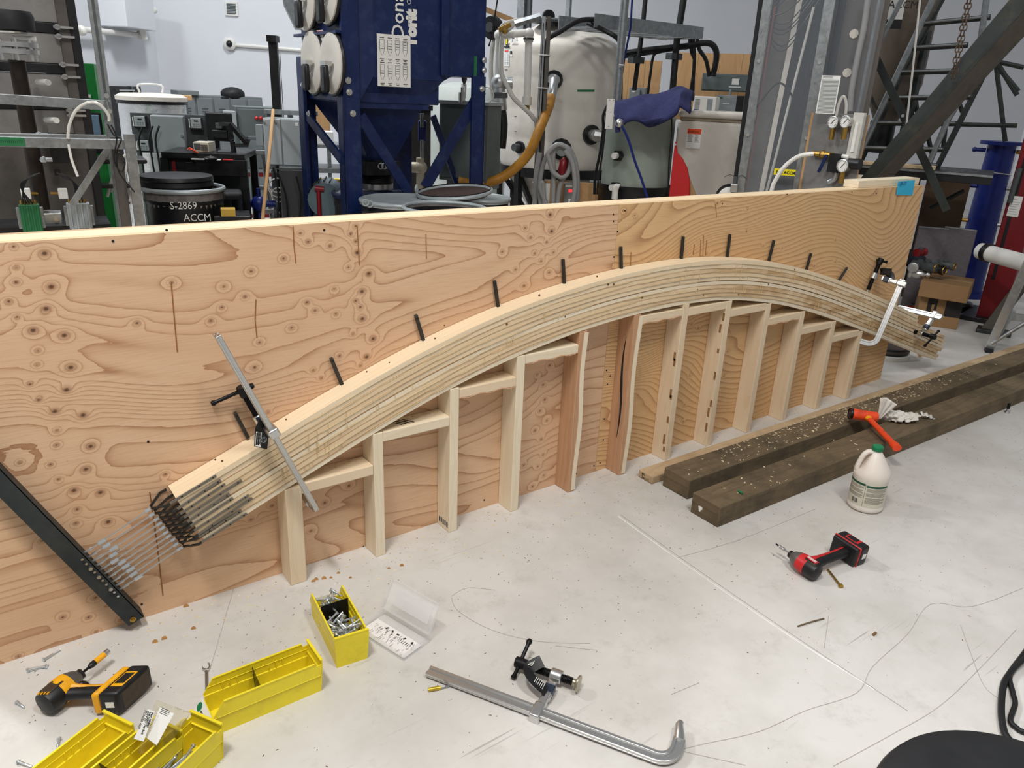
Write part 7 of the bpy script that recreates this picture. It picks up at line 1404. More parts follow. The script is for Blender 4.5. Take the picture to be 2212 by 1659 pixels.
# towel
def towel():
    b = MB(); n, m = 60, 22; top = [(1322, 226), (1345, 222), (1380, 218), (1410, 210), (1430, 200), (1450, 197), (1475, 202), (1500, 214)]; bot = [(1328, 272), (1350, 266), (1378, 262), (1400, 268), (1430, 262), (1455, 246), (1470, 228), (1490, 244)]
    T = cr([PR(u, v, 6.95) for u, v in top], 10); B_ = cr([PR(u, v, 6.42) for u, v in bot], 10); L = len(T)
    for i in range(n+1):
        a, c = T[int(i/n*(L-1))], B_[int(i/n*(L-1))]
        for j in range(m+1):
            t = j/m; p = a.lerp(c, t); p += UP*(.09*max(0, math.sin(math.pi*t))**.8)+UP*(.007*math.sin(i*.25+j*.5)+.010*math.sin(i*.17-j*.33))+V(.5, -.8, 0)*(.012*math.sin(i*.33+j*.3)*t); b.v.append(p)
    for i in range(n):
        for j in range(m): q = i*(m+1)+j; b.face([q, q+1, q+m+2, q+m+1])
    g = thing('towel', 'navy blue towel bunched over the grey-green tank', 'towel', B_[0]); o = obj('towel_cloth', b, M_['towel'], g, fixn=False, ang=180); s = o.modifiers.new('t', 'SOLIDIFY'); s.thickness = .022
    b = MB(); 
    P = pr_([(1340, 262), (1334, 275), (1335, 286)], 6.38); b.tube(cr(P, 4), .022, 10); piece('hanging_corner', g, 'towel', b)
    b = MB(); b.v = pr_([(1384, 260), (1434, 255), (1406, 272), (1402, 268), (1398, 270)], 6.40); b.face([0, 1, 2, 3, 4]); o = obj('hanging_edge', b, M_['towel'], g); s = o.modifiers.new('t', 'SOLIDIFY'); s.thickness = .01
towel()
hose([(1340, 268), (1350, 285), (1360, 310), (1372, 350), (1385, 385), (1400, 432)], 6.35, .010, 'blueb', 'thin blue hose hanging from the towel down the grey-green tank', name='blue_hose'); q = PR(1338, 266, 6.35); solo('hose_fitting', MB().sph(q, .035, 10), M_['chrome'], 'round bright fitting at the top of the thin blue hose', 'fitting')
hose([(1451, 250), (1450, 300), (1445, 350), (1443, 430), (1438, 520), (1432, 640)], 6.6, .006, 'cable', 'thin black cable down the right side of the grey-green tank', 'cable', 'sensor_line')
hose([(1312, 228), (1303, 250), (1303, 280), (1296, 330), (1286, 380), (1284, 420)], 6.9, .012, 'cable', 'black cable hanging between the white tank and the grey-green tank, left', 'cable', 'sensor_line'); hose([(1310, 245), (1306, 290), (1300, 340), (1292, 390), (1290, 420)], 6.85, .008, 'cable', 'black cable hanging between the white tank and the grey-green tank, right', 'cable', 'sensor_line')
# coiled grey hose, controllers under the tank
g = thing('hose_coil', 'coil of grey hose hanging in front of the white tank base', 'hose', PR(1205, 440, 6.8))
for j, pts in enumerate(([(1168, 440), (1166, 400), (1175, 350), (1195, 320), (1212, 314), (1232, 325), (1245, 360), (1248, 410), (1244, 445)], [(1180, 440), (1166, 405), (1172, 395), (1176, 440)], [(1194, 445), (1196, 380), (1196, 330), (1212, 318), (1228, 335), (1225, 370), (1210, 400), (1204, 440)], [(1188, 350), (1184, 330), (1205, 312), (1226, 322), (1234, 345), (1226, 375), (1210, 382), (1194, 370), (1188, 350)], [(1236, 440), (1242, 400), (1236, 350), (1220, 325)])): piece('hose_loop', g, 'ghose', tb(pts, 6.85-.05*j, .021, 10, sm=6))
solo('red_bottle', MB().lathe([(.02, 0), (.035, .02), (.035, .12), (.012, .15)], PR(1212, 378, 6.7), V(.2, 0, 1), 14), M_['redm'], 'small red tilted container inside the grey hose coil', 'bottle')
f = Fr(1175, 1190, 392, 450, 7.0); g = f.th('pump_board', 'brown wooden board under the white tank carrying small grey controllers', 'board'); f.part('board', g, 'osb', -.05, .9, .05, .07, -f.zb, f.h); f.part('white_label', g, 'white', .0, .05, .044, .05, .02, f.h-.02, bev=0)
f = Fr(1218, 1240, 396, 440, 6.95); g = f.th('controller', 'small grey controller box with a red lit display under the tank', 'controller'); f.part('case', g, 'greyp', 0, f.w, 0, .08, 0, f.h); f.part('red_display', g, 'led', f.w*.45, f.w*.8, -.006, 0, f.h*.58, f.h*.70, bev=0); f.part('label', g, 'white', f.w*.1, f.w*.8, -.004, 0, f.h*.82, f.h*.93, bev=0); f.part('switch', g, 'pvc', f.w*.45, f.w*.8, -.02, 0, f.h*.05, f.h*.25)
f = Fr(1272, 1298, 392, 440, 7.2); g = f.th('controller', 'second grey controller box left of the grey-green tank base', 'controller'); f.part('case', g, 'greyp', 0, f.w, 0, .1, 0, f.h); f.part('cover', g, 'greyd', .02, f.w-.02, -.01, 0, .02, f.h-.02)
# white square tank with red fin
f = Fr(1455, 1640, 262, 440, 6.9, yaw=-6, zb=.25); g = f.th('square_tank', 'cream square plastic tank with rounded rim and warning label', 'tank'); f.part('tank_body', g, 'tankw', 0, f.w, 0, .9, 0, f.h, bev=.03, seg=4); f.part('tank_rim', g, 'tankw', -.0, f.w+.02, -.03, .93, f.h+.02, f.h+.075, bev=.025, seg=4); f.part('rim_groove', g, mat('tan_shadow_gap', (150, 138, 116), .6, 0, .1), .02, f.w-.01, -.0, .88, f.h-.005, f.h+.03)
f.part('tank_stand', g, 'gasket', .05, f.w-.05, .05, .85, -.25, 0)
(xl, xr_) = (f.w*(1478-1455)/185, f.w*(1509-1455)/185); zt3, zb3 = PR(1494, 277, 6.9).z-f.zb, PR(1494, 321, 6.9).z-f.zb
wl = f.part('warning_label', g, 'white', xl, xr_, -.006, -.001, zb3, zt3, bev=0); f.part('label_band', wl, 'orange', xl+.004, xr_-.004, -.010, -.006, zt3-.045, zt3-.004, bev=0); lines_on(f, wl, xl+.01, xl+.06, zb3+.05, zt3-.05, 7, y=-.007, nm='print_line'); lines_on(f, wl, xl+.07, xr_-.01, zb3+.05, zt3-.05, 7, y=-.007, seed=4); text('WARNING', .024, f.P(xl+.008, -.012, zt3-.036), f.rt, UP, M_['ink'], wl, 'lettering', sx=.8)
b = MB(); yy = -.10; P = [(1458, 306), (1461, 306), (1463, 330), (1474, 342), (1485, 365), (1490, 392), (1489, 440), (1443, 440), (1450, 375), (1455, 330)]; b.prism(pr_(P, 6.55), f.fw*.03); g = thing('red_fin', 'dark red curved plastic fin leaning on the cream square tank', 'plastic part', PR(1466, 440, 6.55)); piece('fin_foot', g, 'redp', MB().box(V(*PR(1466, 440, 6.57).xy, .42), (.12, .02, .84), f.R)); piece('fin_panel', g, 'redp', b, smooth=False, bev=.008); piece('fin_bolt', g, 'chrome', MB().cyl(PR(1459, 312, 6.52), PR(1459, 312, 6.52)+f.fw*.02, .008, n=8))
g = thing('plywood_wedge', 'narrow plywood offcut behind the red fin', 'wood offcut', PR(1500, 440, 6.62)); b = MB(); b.prism(pr_([(1488, 380), (1510, 440), (1486, 440)], 6.62), f.fw*.02); piece('offcut', g, 'osb', b, smooth=False); piece('offcut_edge', g, 'chipd', MB().cyl(PR(1488, 380, 6.61), PR(1486, 440, 6.61), .004, n=5))
g = thing('pallet_spool', 'black cable spool with white label behind the column base', 'spool', PR(1572, 425, 5.95)); q = PR(1574, 428, 5.95); piece('spool_disc', g, 'gasket', MB().cyl(q, q+f.fw*.05, .10, n=28)); piece('spool_label', g, 'white', MB().cyl(q-f.fw*.004, q, .08, n=28)); piece('spool_stand', g, 'gasket', MB().box(V(q.x, q.y, q.z/2)+f.fw*.05, (.1, .1, q.z-.05)))
q = PR(1586, 406, 5.9); g = thing('gas_valve', 'small metal valve body with wires left of the clear column', 'valve', q); piece('valve_block', g, 'alu', MB().box(q, (.05, .05, .06), f.R), bev=.006); piece('valve_cap', g, 'greyd', MB().cyl(q+UP*.03, q+UP*.08, .015, n=10))
for j in range(3): piece('wire', g, 'cable', MB().tube(cr([q+UP*.07, q+UP*.09+f.rt*.04*(j-1), q+UP*.07+f.rt*.08*(j-1)], 4), .002, 5))
# ================================================================ clear column
M_['innerb'] = mat('brown_grey_added_sheet', (104, 98, 92), .6, .1, .2, 3)
f = Fr(1622, 1765, 0, 410, 5.9, yaw=-4, zb=.35); g = f.th('clear_column', 'tall square column with clear scratched sides in a galvanised angle frame', 'test column'); CG = g; TZ = 3.4-.35; w_ = f.w
for x0, x1 in ((0, .06), (w_-.07, w_)): f.part('corner_angle', g, 'galv', x0, x1, -.01, .0, 0, TZ); f.part('corner_angle', g, 'galv', x0 if x0 == 0 else x1-.006, x0+.006 if x0 == 0 else x1, 0, .06, 0, TZ)
f.part('edge_gasket', g, 'gasket', -.03, .0, .0, .05, 0, TZ)
for z_ in (.25, .72, 1.2, 1.7, 2.2): 
    for x_ in (.03, w_-.035): piece('angle_bolt', g, 'chrome', MB().cyl(f.P(x_, -.01, z_+.35), f.P(x_, -.02, z_+.35), .012, n=6))
f.part('front_pane', g, 'acry', .06, w_-.07, -.004, .0, .55, TZ, bev=0); f.part('side_pane', g, 'acry', w_-.006, w_, .06, .75, .55, TZ, bev=0)
f.part('rear_angle', g, 'galv', w_-.05, w_, .7, .76, 0, TZ)
f.part('rear_angle', g, 'galv', 0, .05, .7, .76, 0, TZ); f.part('inner_board', g, mat('grey_inner_board', (62, 60, 60), .6, .1, .2, 3), w_*.0, w_*.98, .62, .66, .5, TZ)
b = MB(); p0_ = f.P(w_*.25, .3, .5+.1); piece('inner_duct', g, 'tankw', MB().bar(f.P(w_*.34, .28, .62), f.P(w_*.58, .28, TZ), .035, .05, f.fw)); piece('inner_duct', g, 'gasket', MB().bar(f.P(w_*.50, .3, .55), f.P(w_*.80, .3, TZ), .13, .05, f.fw)); piece('inner_duct', g, 'sheetd', MB().bar(f.P(w_*.15, .35, .55), f.P(w_*.42, .35, TZ), .12, .05, f.fw)); piece('red_tube', g, mat('brick_red_tube', (130, 70, 62), .5), MB().bar(f.P(w_*.14, .1, .7), f.P(w_*.16, .1, 1.9), .012, .012))
piece('clear_tube', g, 'chose', MB().tube(cr([f.P(w_*.40, .15, .5), f.P(w_*.50, .12, .9), f.P(w_*.56, .12, 1.2), f.P(w_*.7, .15, 1.9)], 6), .009, 8)); piece('curved_cable', g, 'cable', MB().tube(cr([f.P(w_*.1, .1, 1.25), f.P(w_*.4, .08, 1.42), f.P(w_*.75, .1, 1.25)], 6), .008, 6))
r9 = random.Random(4)
for j in range(10): piece('wire', g, 'cable', MB().tube(cr([f.P(w_*.12, .2, 1.7+.03*j), f.P(w_*.4, .15, 1.66+.05*j+r9.uniform(-.05, .05)), f.P(w_*.85, .2, 2.0+.03*j)], 5), .004, 5))
f.part('base_rail', g, 'galv', 0, w_, -.02, .03, .50, .55); f.part('base_box', g, 'gasket', .06, w_-.07, .1, .6, 0, .5); f.part('brown_strap', g, mat('rust_strap', (112, 56, 40), .6), w_*.38, w_*.48, .07, .1, .1, .48, bev=0)
for x_ in (.15, .35, .7): f.part('clutter_block', g, 'sheetd', w_*x_, w_*(x_+.12), .05, .1, .12, .38)
f.part('column_foot', g, 'gasket', 0, w_, 0, .76, -.35, 0)
fy = Fr(1673, 1717, 365, 379, 5.8, yaw=-4); ty = fy.part('yellow_label', g, 'yel', 0, fy.w, -.004, 0, 0, fy.h, bev=0); text('SCL ACCM', fy.h*.62, fy.P(fy.w*.10, -.006, fy.h*.25), fy.rt, UP, M_['ink'], g, 'lettering', bold=.0008)
# gauge board
fg = Fr(1742, 1855, 245, 402, 5.75, yaw=-30, zb=.7); gb = fg.th('gauge_board', 'steel-faced plywood board with round pressure gauges beside the clear column', 'gauge panel'); fg.part('plywood_back', gb, 'osb', 0, fg.w, 0, .02, 0, fg.h, bev=0); fg.part('steel_face', gb, 'sheet', .02, fg.w, -.004, 0, 0, fg.h, bev=0); fg.part('board_post', gb, 'galv', fg.w*.3, fg.w*.36, .02, .06, -.7, fg.h)
def onF(F_, u, v, y=0.):
    n = F_.fw; o = F_.P(0, y, 0); d = ray(u, v); t = (o-CAM).dot(n)/d.dot(n); return CAM+d*t
for u, v, rr_, nm in ((1802, 264, 13, 'left'), (1829, 263, 13, 'right'), (1823, 358, 14, 'lower')):
    p = onF(fg, u, v, -.05); Rr = wid(rr_, p); gd = piece('pressure_gauge', gb, 'chrome', MB().lathe([(Rr, -.03), (Rr, .022), (Rr*.88, .024)], p, -fg.fw, 28, cap=False)); piece('gauge_face', gd, 'white', MB().lathe([(Rr*.88, .0), (.001, .001)], p-fg.fw*.021, -fg.fw, 28, cap=False)); piece('gauge_needle', gd, 'ink', MB().bar(p-fg.fw*.024-UP*Rr*.3-fg.rt*Rr*.2, p-fg.fw*.024+UP*Rr*.5+fg.rt*Rr*.4, .004, .001, fg.fw))
    b = MB()
    for k_ in range(14): q = math.radians(-135+270*k_/13+90); c = p-fg.fw*.0235; dv = fg.rt*math.cos(q)+UP*math.sin(q); b.bar(c+dv*Rr*.66, c+dv*Rr*.82, .002, .001, fg.fw)
    piece('gauge_ticks', gd, 'ink', b, smooth=False); piece('gauge_stem', gb, 'brass', MB().cyl(p-UP*Rr*.9, p-UP*(Rr+.07), .017, n=8))
p = onF(fg, 1763, 332, -.03); piece('ball_valve', gb, 'brass', MB().cyl(p-fg.rt*.03, p+fg.rt*.13, .018, n=8).sph(p+fg.rt*.05, .028, 8)); piece('valve_tube', gb, 'pvc', MB().cyl(p+fg.rt*.13, p+fg.rt*.24, .014, n=8)); piece('valve_lever', gb, 'bluem', MB().bar(p+fg.rt*.09-fg.fw*.02, onF(fg, 1768, 372, -.05), .02, .008, fg.fw))
p = onF(fg, 1806, 352, -.03); piece('regulator', gb, 'gasket', MB().box(p, (.07, .08, .12), fg.R)); p = onF(fg, 1846, 354, -.03); piece('regulator_knob', gb, 'gasket', MB().cyl(p-fg.rt*.04, p+fg.rt*.04, .035, n=14)); p = onF(fg, 1804, 385, -.03); piece('pipe_elbow', gb, 'alu', MB().tube(cr([p+UP*.08, p, p-fg.rt*.04-UP*.03], 4), .018, 10))
p = onF(fg, 1848, 300, -.02); piece('flow_meter', gb, 'chose', MB().box(p, (.07, .03, .32), fg.R)); piece('flow_meter_scale', gb, 'white', MB().box(onF(fg, 1846, 297, -.04), (.02, .01, .18), fg.R)); 
fp = Fr(1770, 1815, 163, 246, 5.7, yaw=-12); fp.part('paper_sheet', gb, 'white', 0, fp.w*.85, -.002, 0, 0, fp.h, bev=0); b = MB()
for j in range(26): fp.box(b, fp.w*.05, fp.w*.80, -.004, -.002, fp.h*(.03+.034*j), fp.h*(.03+.034*j)+.0035)
for j in range(3): fp.box(b, fp.w*.05, fp.w*.5, -.004, -.002, fp.h*(.93+.02*j), fp.h*(.935+.02*j))
piece('print_line', gb, 'greyp', b, smooth=False)
fq = Fr(1765, 1882, 0, 245, 6.1, yaw=-12, zb=1.0); g = fq.th('acrylic_shield', 'tall clear acrylic sheet with two white discs right of the column', 'acrylic sheet'); fq.part('clear_sheet', g, 'acry', 0, fq.w, 0, .008, .3, 2.4, bev=0); fq.part('edge_angle', g, 'galv', fq.w-.05, fq.w-.03, .01, .04, .3, 2.4); fq.part('shield_post', g, 'gasket', fq.w*.2, fq.w*.32, .06, .1, -1.0, 2.4); fq.part('added_dark_sheet', g, M_['innerb'], 0, fq.w*.97, .25, .27, -.2, 2.4);  # brown-grey sheet added for a vessel behind, to darken the view through acrylic
for u, v in ((1845, 73), (1830, 157)): p = onF(fq, u, v, -.004); piece('white_disc', g, 'tankw', MB().lathe([(.030, 0), (.030, .006)], p, -fq.fw, 8))
piece('grey_hose', g, 'ghose', tb([(1874, 0), (1866, 60), (1855, 110), (1840, 190), (1836, 240)], 6.0, .020, 10, sm=4)); piece('clear_loop', g, 'chose', tb([(1806, 250), (1812, 225), (1822, 208), (1828, 225), (1826, 250)], 5.75, .010, 8, sm=5))
hose([(1640, 700), (1655, 480), (1667, 412), (1675, 390), (1695, 360), (1725, 338), (1758, 332)], 5.55, .014, 'pvc', 'white hose arching from behind the plywood wall to the gauge board', name='white_hose')
# ================================================================ right zone : vessel, ladder frame, beam
cV = PR(1945, 100, 7.6); rV = wid(62, PR(1945, 100, 7.2)); cV = V(cV.x, cV.y, 0); z1 = PR(1935, 180, 7.2).z; z0 = PR(1925, 265, 7.4).z
g = thing('hopper_vessel', 'brown round hopper vessel with conical bottom behind the ladder frame', 'vessel', cV+UP*z0); piece('vessel_shell', g, 'tanb', MB().lathe([(rV*.4, z0), (rV, z1), (rV, 3.6)], cV, UP, 48, cap=False)); b = MB(); b.lathe([(rV*.42, z0-.25), (rV*.4, z0)], cV, UP, 24); piece('outlet', g, 'gasket', b)
vc = (CAM-cV); vc.z = 0; vc.normalize(); vs = V(-vc.y, vc.x, 0); vs = vs if (CR@V(1, 0, 0)).dot(vs) > 0 else -vs
fv = Fr(1893, 1950, -8, 45, 7.08, yaw=14); fv.part('paper_sign', g, 'white', 0, fv.w, -.01, 0, 0, fv.h, bev=0); text('ACCM', .075, fv.P(fv.w*.42, -.013, fv.h*.52), fv.rt, UP, M_['ink'], g, 'lettering'); fv.part('black_tape', g, 'gasket', -.02, fv.w-.0, -.016, -.008, -.055, .01, bev=0); fv.part('black_tape', g, 'gasket', 0, fv.w+.02, -.016, -.008, fv.h-.01, fv.h+.05, bev=0)
for q in (0.3, 2.4, 4.5): p = cV+V(math.cos(q), math.sin(q), 0)*rV*.98; piece('vessel_leg', g, 'ibeam', MB().bar(V(p.x, p.y, 0), p+UP*(z1+.4), .06, .06))
g = thing('ladder_frame', 'sloping steel ladder frame of dark tubes rising to the top right', 'ladder', PR(1870, 365, 7.0))
Z4 = lambda l: [(1580+x/3.5, y/3.5) for x, y in l]
for pts, r_, rr_, m in ((Z4([(910, 1290), (1240, 590), (1440, 170), (1540, -40)]), 7.0, .022, 'galv'), (Z4([(945, 1290), (1270, 600), (1600, -20)]), 7.25, .022, 'ibeam'), (Z4([(1480, 1265), (1640, 900), (1850, 560), (1930, -20)]), 7.0, .022, 'galv'), (Z4([(1555, 1265), (1980, 420), (2100, 200)]), 7.25, .022, 'ibeam'), (Z4([(1000, 560), (1300, -30)]), 6.7, .018, 'galv')): piece('rail_tube', g, m, tb(pts, r_, rr_, 8))
for (a, c) in (((1440, 182), (1960, 130)), ((1350, 366), (1790, 340)), ((1250, 550), (1910, 530)), ((1150, 742), (1815, 733)), ((1050, 930), (1700, 935)), ((945, 1120), (1605, 1132)), ((1250, 1260), (1560, 1255))): piece('rung', g, 'ibeam', tb(Z4([a, c]), 7.05, .020, 8)); piece('tread_edge', g, 'galv', tb(Z4([(a[0]+10, a[1]-8), (c[0]-10, c[1]-8)]), 7.0, .008, 6))
for a, c in (((1370, 570), (1440, 1130)), ((1440, 830), (1520, 1180)), ((1700, 730), (1760, 880)), ((2000, 480), (2070, 1070)), ((1980, 460), (2212, 510)), ((2010, 500), (2170, 690)), ((1740, 940), (2160, 950)), ((1640, 760), (1600, 1130)), ((1000, 610), (1140, 880)), ((1760, 1440), (1500, 1575)), ((2160, 720), (2000, 460))): piece('brace_tube', g, 'ibeam', tb(Z4([a, c]), 7.5, .020, 6))
g = thing('cross_brace', 'flat dark steel brace crossing behind the big diagonal beam', 'steel brace', PR(2040, 450, 6.7)); b = MB(); b.strip(pr_([(1878, 85), (1880, 100), (2003, 360), (2045, 455)], 6.75), .055, .012, -fq.fw); piece('brace_bar', g, 'ibeam', b, smooth=False); piece('brace_bolt', g, 'chrome', MB().cyl(PR(1950, 250, 6.70), PR(1950, 250, 6.68), .012, n=6))
# the diagonal beam : an angle section
g = thing('diagonal_beam', 'huge dark green-grey diagonal steel beam rising to the top right corner', 'steel beam', PR(1880, 410, 6.25))
def ribbon(e1, e2, r1, r2, th_, m, nm, nrm): 
    a = pr_(e1, r1); c = pr_(e2, r2); b = MB(); n = len(a)
    for p, q in zip(a, c): b.v += [p, q, q+nrm*th_, p+nrm*th_]
    for i in range(n-1):
        for k_ in range(4): b.face([4*i+k_, 4*i+(k_+1) % 4, 4*(i+1)+(k_+1) % 4, 4*(i+1)+k_])
    b.face([0, 1, 2, 3]); e = 4*(n-1); b.face([e+3, e+2, e+1, e]); return piece(nm, g, m, b, smooth=False, bev=.002)
up_ = Z4([(900, 1440), (2150, -60)]); mid_ = Z4([(1005, 1440), (2300, -20)]); low_ = Z4([(1125, 1440), (2330, 150)])
ribbon(up_, mid_, 6.15, 6.15, .012, 'ibeam', 'web_plate', fq.fw); ribbon(mid_, low_, 6.15, 6.32, .012, mat('worn_steel_flange', (92, 84, 74), .6, .1, .35, 5, dirt=(52, 54, 50), da=.8, ds=5), 'lower_flange', fq.fw)
# chain
g = thing('chain', 'rusty double chain hanging over the diagonal beam', 'chain', PR(2056, 165, 6.05)); cm_ = mat('rusty_chain', (96, 76, 62), .6, .6, .3, 20)
for s_ in (0, 1):
    for j in range(16):
        t = j/15; u, v = (2092-36*t+7*s_, -10+175*t); p = PR(u, v, 6.0); ax = fq.rt if j % 2 else fq.fw; b = MB(); 
        P = [p+UP*.02*math.sin(q)+(fq.rt if j % 2 == 0 else fq.fw)*.011*math.cos(q) for q in np.linspace(0, 2*math.pi, 11)[:-1]]; b.tube(P, .0035, 5, closed=True); piece('chain_link', g, cm_, b)
hose([(1988, -5), (1975, 120), (1958, 270)], 6.6, .008, 'pvc', 'thin white line hanging straight beside the ladder frame', 'cord', 'pale_line', 6, 0)
# black work table, brown board, boxes
f = Fr(1850, 2122, 366, 388, 6.9, yaw=-4); g = f.th('black_table', 'black-edged work table with items behind the right end of the wall', 'table'); f.part('table_top', g, 'gasket', 0, f.w, 0, .6, 0, f.h); f.part('edge_strip', g, 'galv', 0, f.w, -.01, 0, f.h*.75, f.h*.95, bev=0)
for x_ in (.2, .45): f.part('table_leg', g, 'gasket', f.w*x_-.03, f.w*x_+.03, .5, .56, -f.zb, 0)
f.part('timber_offcut', g, 'lam2', f.w*.05, f.w*.6, .02, .1, f.h, f.h+.03); f.part('pale_box', g, 'lam3', 0, f.w*.28, -.25, -.02, -.09, -.0)
f = Fr(1985, 2068, 385, 590, 7.9, yaw=0, zb=0); g = f.th('brown_board', 'tall brown hardboard sheet standing behind the end of the plywood wall', 'board'); f.part('board', g, mat('brown_hardboard', (92, 72, 52), .7, 0, .1, 3), 0, f.w, 0, .02, 0, f.h); f.part('board_batten', g, 'ibeam', .02, f.w, .02, .06, .1, .2)
def cbox(label, corner_px, u1, vt_off, w_, d_, h_, yaw, z0=0., m='brown', name='cardboard_box', zc=None):
    p = PZ(*corner_px, z0); R = Matrix.Rotation(yaw, 3, 'Z'); g = thing(name, label, 'box', p); ff = Fr.__new__(Fr); ff.o = p; ff.rt = R@V(1, 0, 0); ff.fw = R@V(0, 1, 0); ff.R = R; return g, ff
pb = PZ(1992, 706, 0); toF = (pb-CAM); toF.z = 0; toF.normalize(); 
yw = math.atan2(-toF.x, toF.y)+.10
g, ff = cbox('lower cardboard box with dark printed panels, under the flat one', (1975, 700), 0, 0, 0, 0, 0, yw); H1 = PR(2000, 642, math.hypot(pb.x-CAM.x, pb.y-CAM.y)).z; wB = wid(82, pb)
ff.part('box_body', g, 'brown', 0, wB, 0, .34, 0, H1, bev=.004); ff.part('printed_panel', g, mat('dark_box_print', (36, 32, 30), .7, 0, .1), .06, wB*.42, -.003, 0, H1*.3, H1*.95, bev=0); ff.part('printed_panel', g, bpy.data.materials['dark_box_print'], wB*.62, wB, -.003, 0, H1*.40, H1*.98, bev=0); ff.part('white_mark', g, 'brown', .11, wB*.3, -.006, -.003, H1*.4, H1*.75, bev=0); text('FRAGILE', .028, ff.P(wB*.44, -.004, H1*.42), ff.rt, UP, M_['ink'], g, 'lettering')if False else None
g, ff2 = cbox('flat cardboard box with metal valves heaped on it', (1975, 700), 0, 0, 0, 0, 0, yw-.18, 0); ff2.o = ff.P(-.03, -.06, H1+.002); H2 = max(.12, PR(2000, 612, math.hypot(pb.x-CAM.x, pb.y-CAM.y)-.1).z-H1); g.location = ff2.o; ff2.part('box_body', g, 'brown', 0, wB*1.12, 0, .42, 0, H2, bev=.004); ff2.part('tape_seam', g, mat('packing_tape', (172, 142, 100), .3, 0, .05), .02, wB*1.1, .19, .24, H2, H2+.002, bev=0)
TOPZ = ff2.o.z+H2
vlab = ['polished valve body lying nearest the box corner', 'dark valve body behind the polished one', 'long pipe nipple at the right of the valve heap', 'dark red capped valve at the top of the heap', 'round flange fitting at the left of the heap', 'black ribbed coupling in the middle of the heap']
for j, (u, v, m, sc, dv) in enumerate(((1985, 592, 'chrome', 1.0, (1, .2)), (2003, 575, 'greyd', 1.1, (1, -.6)), (2042, 572, 'greyd', .9, (1, -.3)), (1988, 545, 'redm', .8, (.3, .8)), (1975, 575, 'alu', 1.0, (0, 1)), (2020, 580, 'gasket', 1.0, (1, -.5)))):
    p = PR(u, v, math.hypot(pb.x-CAM.x, pb.y-CAM.y)+.12); g = thing('pipe_valve', vlab[j], 'valve', p); d = V(*dv, 0).normalized(); d = ff2.rt*d.x+ff2.fw*d.y; s = .05*sc
    piece('valve_body', g, m, MB().lathe([(s*.5, -s*1.6), (s*.8, -s*1.5), (s*.8, -s*1.1), (s*.55, -s), (s*.75, -s*.4), (s*.75, s*.4), (s*.55, s), (s*.8, s*1.1), (s*.8, s*1.5), (s*.5, s*1.6)], p, d, 16)); piece('valve_bonnet', g, 'greyd' if m != 'chrome' else 'chrome', MB().cyl(p, p+UP*s*.9+ff2.fw*-s*.3, s*.45, n=12)); piece('end_ring', g, 'brass', MB().torus(p+d*s*1.6, d, s*.6, s*.1, 16, 6))
for (u0, u1, vt, vb, yy_, lb_2) in ((1978, 2035, 490, 585, 10, 'grey speckled board leaning left behind the valve heap'), (2035, 2095, 492, 580, -12, 'grey speckled board leaning right behind the valve heap')):
    f = Fr(u0, u1, vt, vb, 7.45, yaw=yy_); g = f.th('grey_board', lb_2, 'board'); f.part('board', g, 'panelg', 0, f.w, 0, .03, -f.zb+.02, f.h); f.part('board_edge', g, 'lightg', 0, f.w, -.002, 0, f.h-.008, f.h, bev=0)
# blue pipe, red machine, pvc pipe, ladder
c = PR(2130, 450, 8.4); cB = V(c.x, c.y, 0); rB = wid(32, c); zt4 = PR(2148, 312, 8.4).z; g = thing('blue_column', 'bright blue flanged steel pipe column with side taps', 'pipe', cB); piece('pipe_body', g, 'blueb', MB().lathe([(rB*1.05, .05), (rB*.82, zt4)], cB, UP, 36)); piece('top_flange', g, 'blueb', MB().lathe([(wid(42, c), zt4), (wid(42, c), zt4+.03)], cB, UP, 40)); piece('bottom_flange', g, 'blueb', MB().lathe([(wid(42, c), 0), (wid(42, c), .05)], cB, UP, 40)); piece('white_string', g, 'pvc', MB().torus(cB+UP*PR(2135, 375, 8.3).z, V(.1, 0, 1), rB*.95, .004, 24, 5)); bc = (CAM-cB); bc.z = 0; bc.normalize(); bs = V(-bc.y, bc.x, 0); bs = bs if (CR@V(1, 0, 0)).dot(bs) > 0 else -bs
for v, s_, m in ((325, 1, 'brass'), (325, -1, 'blueb'), (405, 1, 'alu'), (405, -1, 'blueb'), (485, 1, 'alu'), (482, -1, 'brass'), (560, 1, 'alu')): z = PR(2130, v, 8.3).z; p = cB+UP*z+bs*s_*rB*.85+bc*.03; piece('side_tap', g, m, MB().cyl(p, p+bs*s_*.10, .018, n=8).sph(p+bs*s_*.09, .024, 8))
f = Fr(2163, 2230, 205, 680, 7.4, yaw=-8, zb=0); g = f.th('red_machine', 'dark red steel machine column at the right edge with white labels', 'machine'); f.part('column_body', g, 'redm', .05, f.w, 0, .35, 0, f.h, bev=.008); f.part('inner_slot', g, 'gasket', f.w*.35, f.w*.45, -.004, 0, f.h*.2, f.h*.75); 
for v in (265, 440): z = PR(2190, v, 7.4).z; f.part('white_label', g, 'white', f.w*.3, f.w*.62, -.008, -.003, z-.10, z+.06, bev=0); lines_on(f, g, f.w*.33, f.w*.6, z-.09, z+.04, 7, y=-.009, m='greyp')
f.part('top_cap', g, 'gasket', 0, f.w, -.04, .1, f.h-.02, f.h+.10, bev=.02); piece('side_spring', g, 'greyd', MB().cyl(f.P(f.w*.3, -.03, f.h*.55), f.P(f.w*.34, -.03, f.h*.7), .02, n=10)); f.part('base_foot', g, 'gasket', -.05, f.w, -.1, .4, 0, .04)
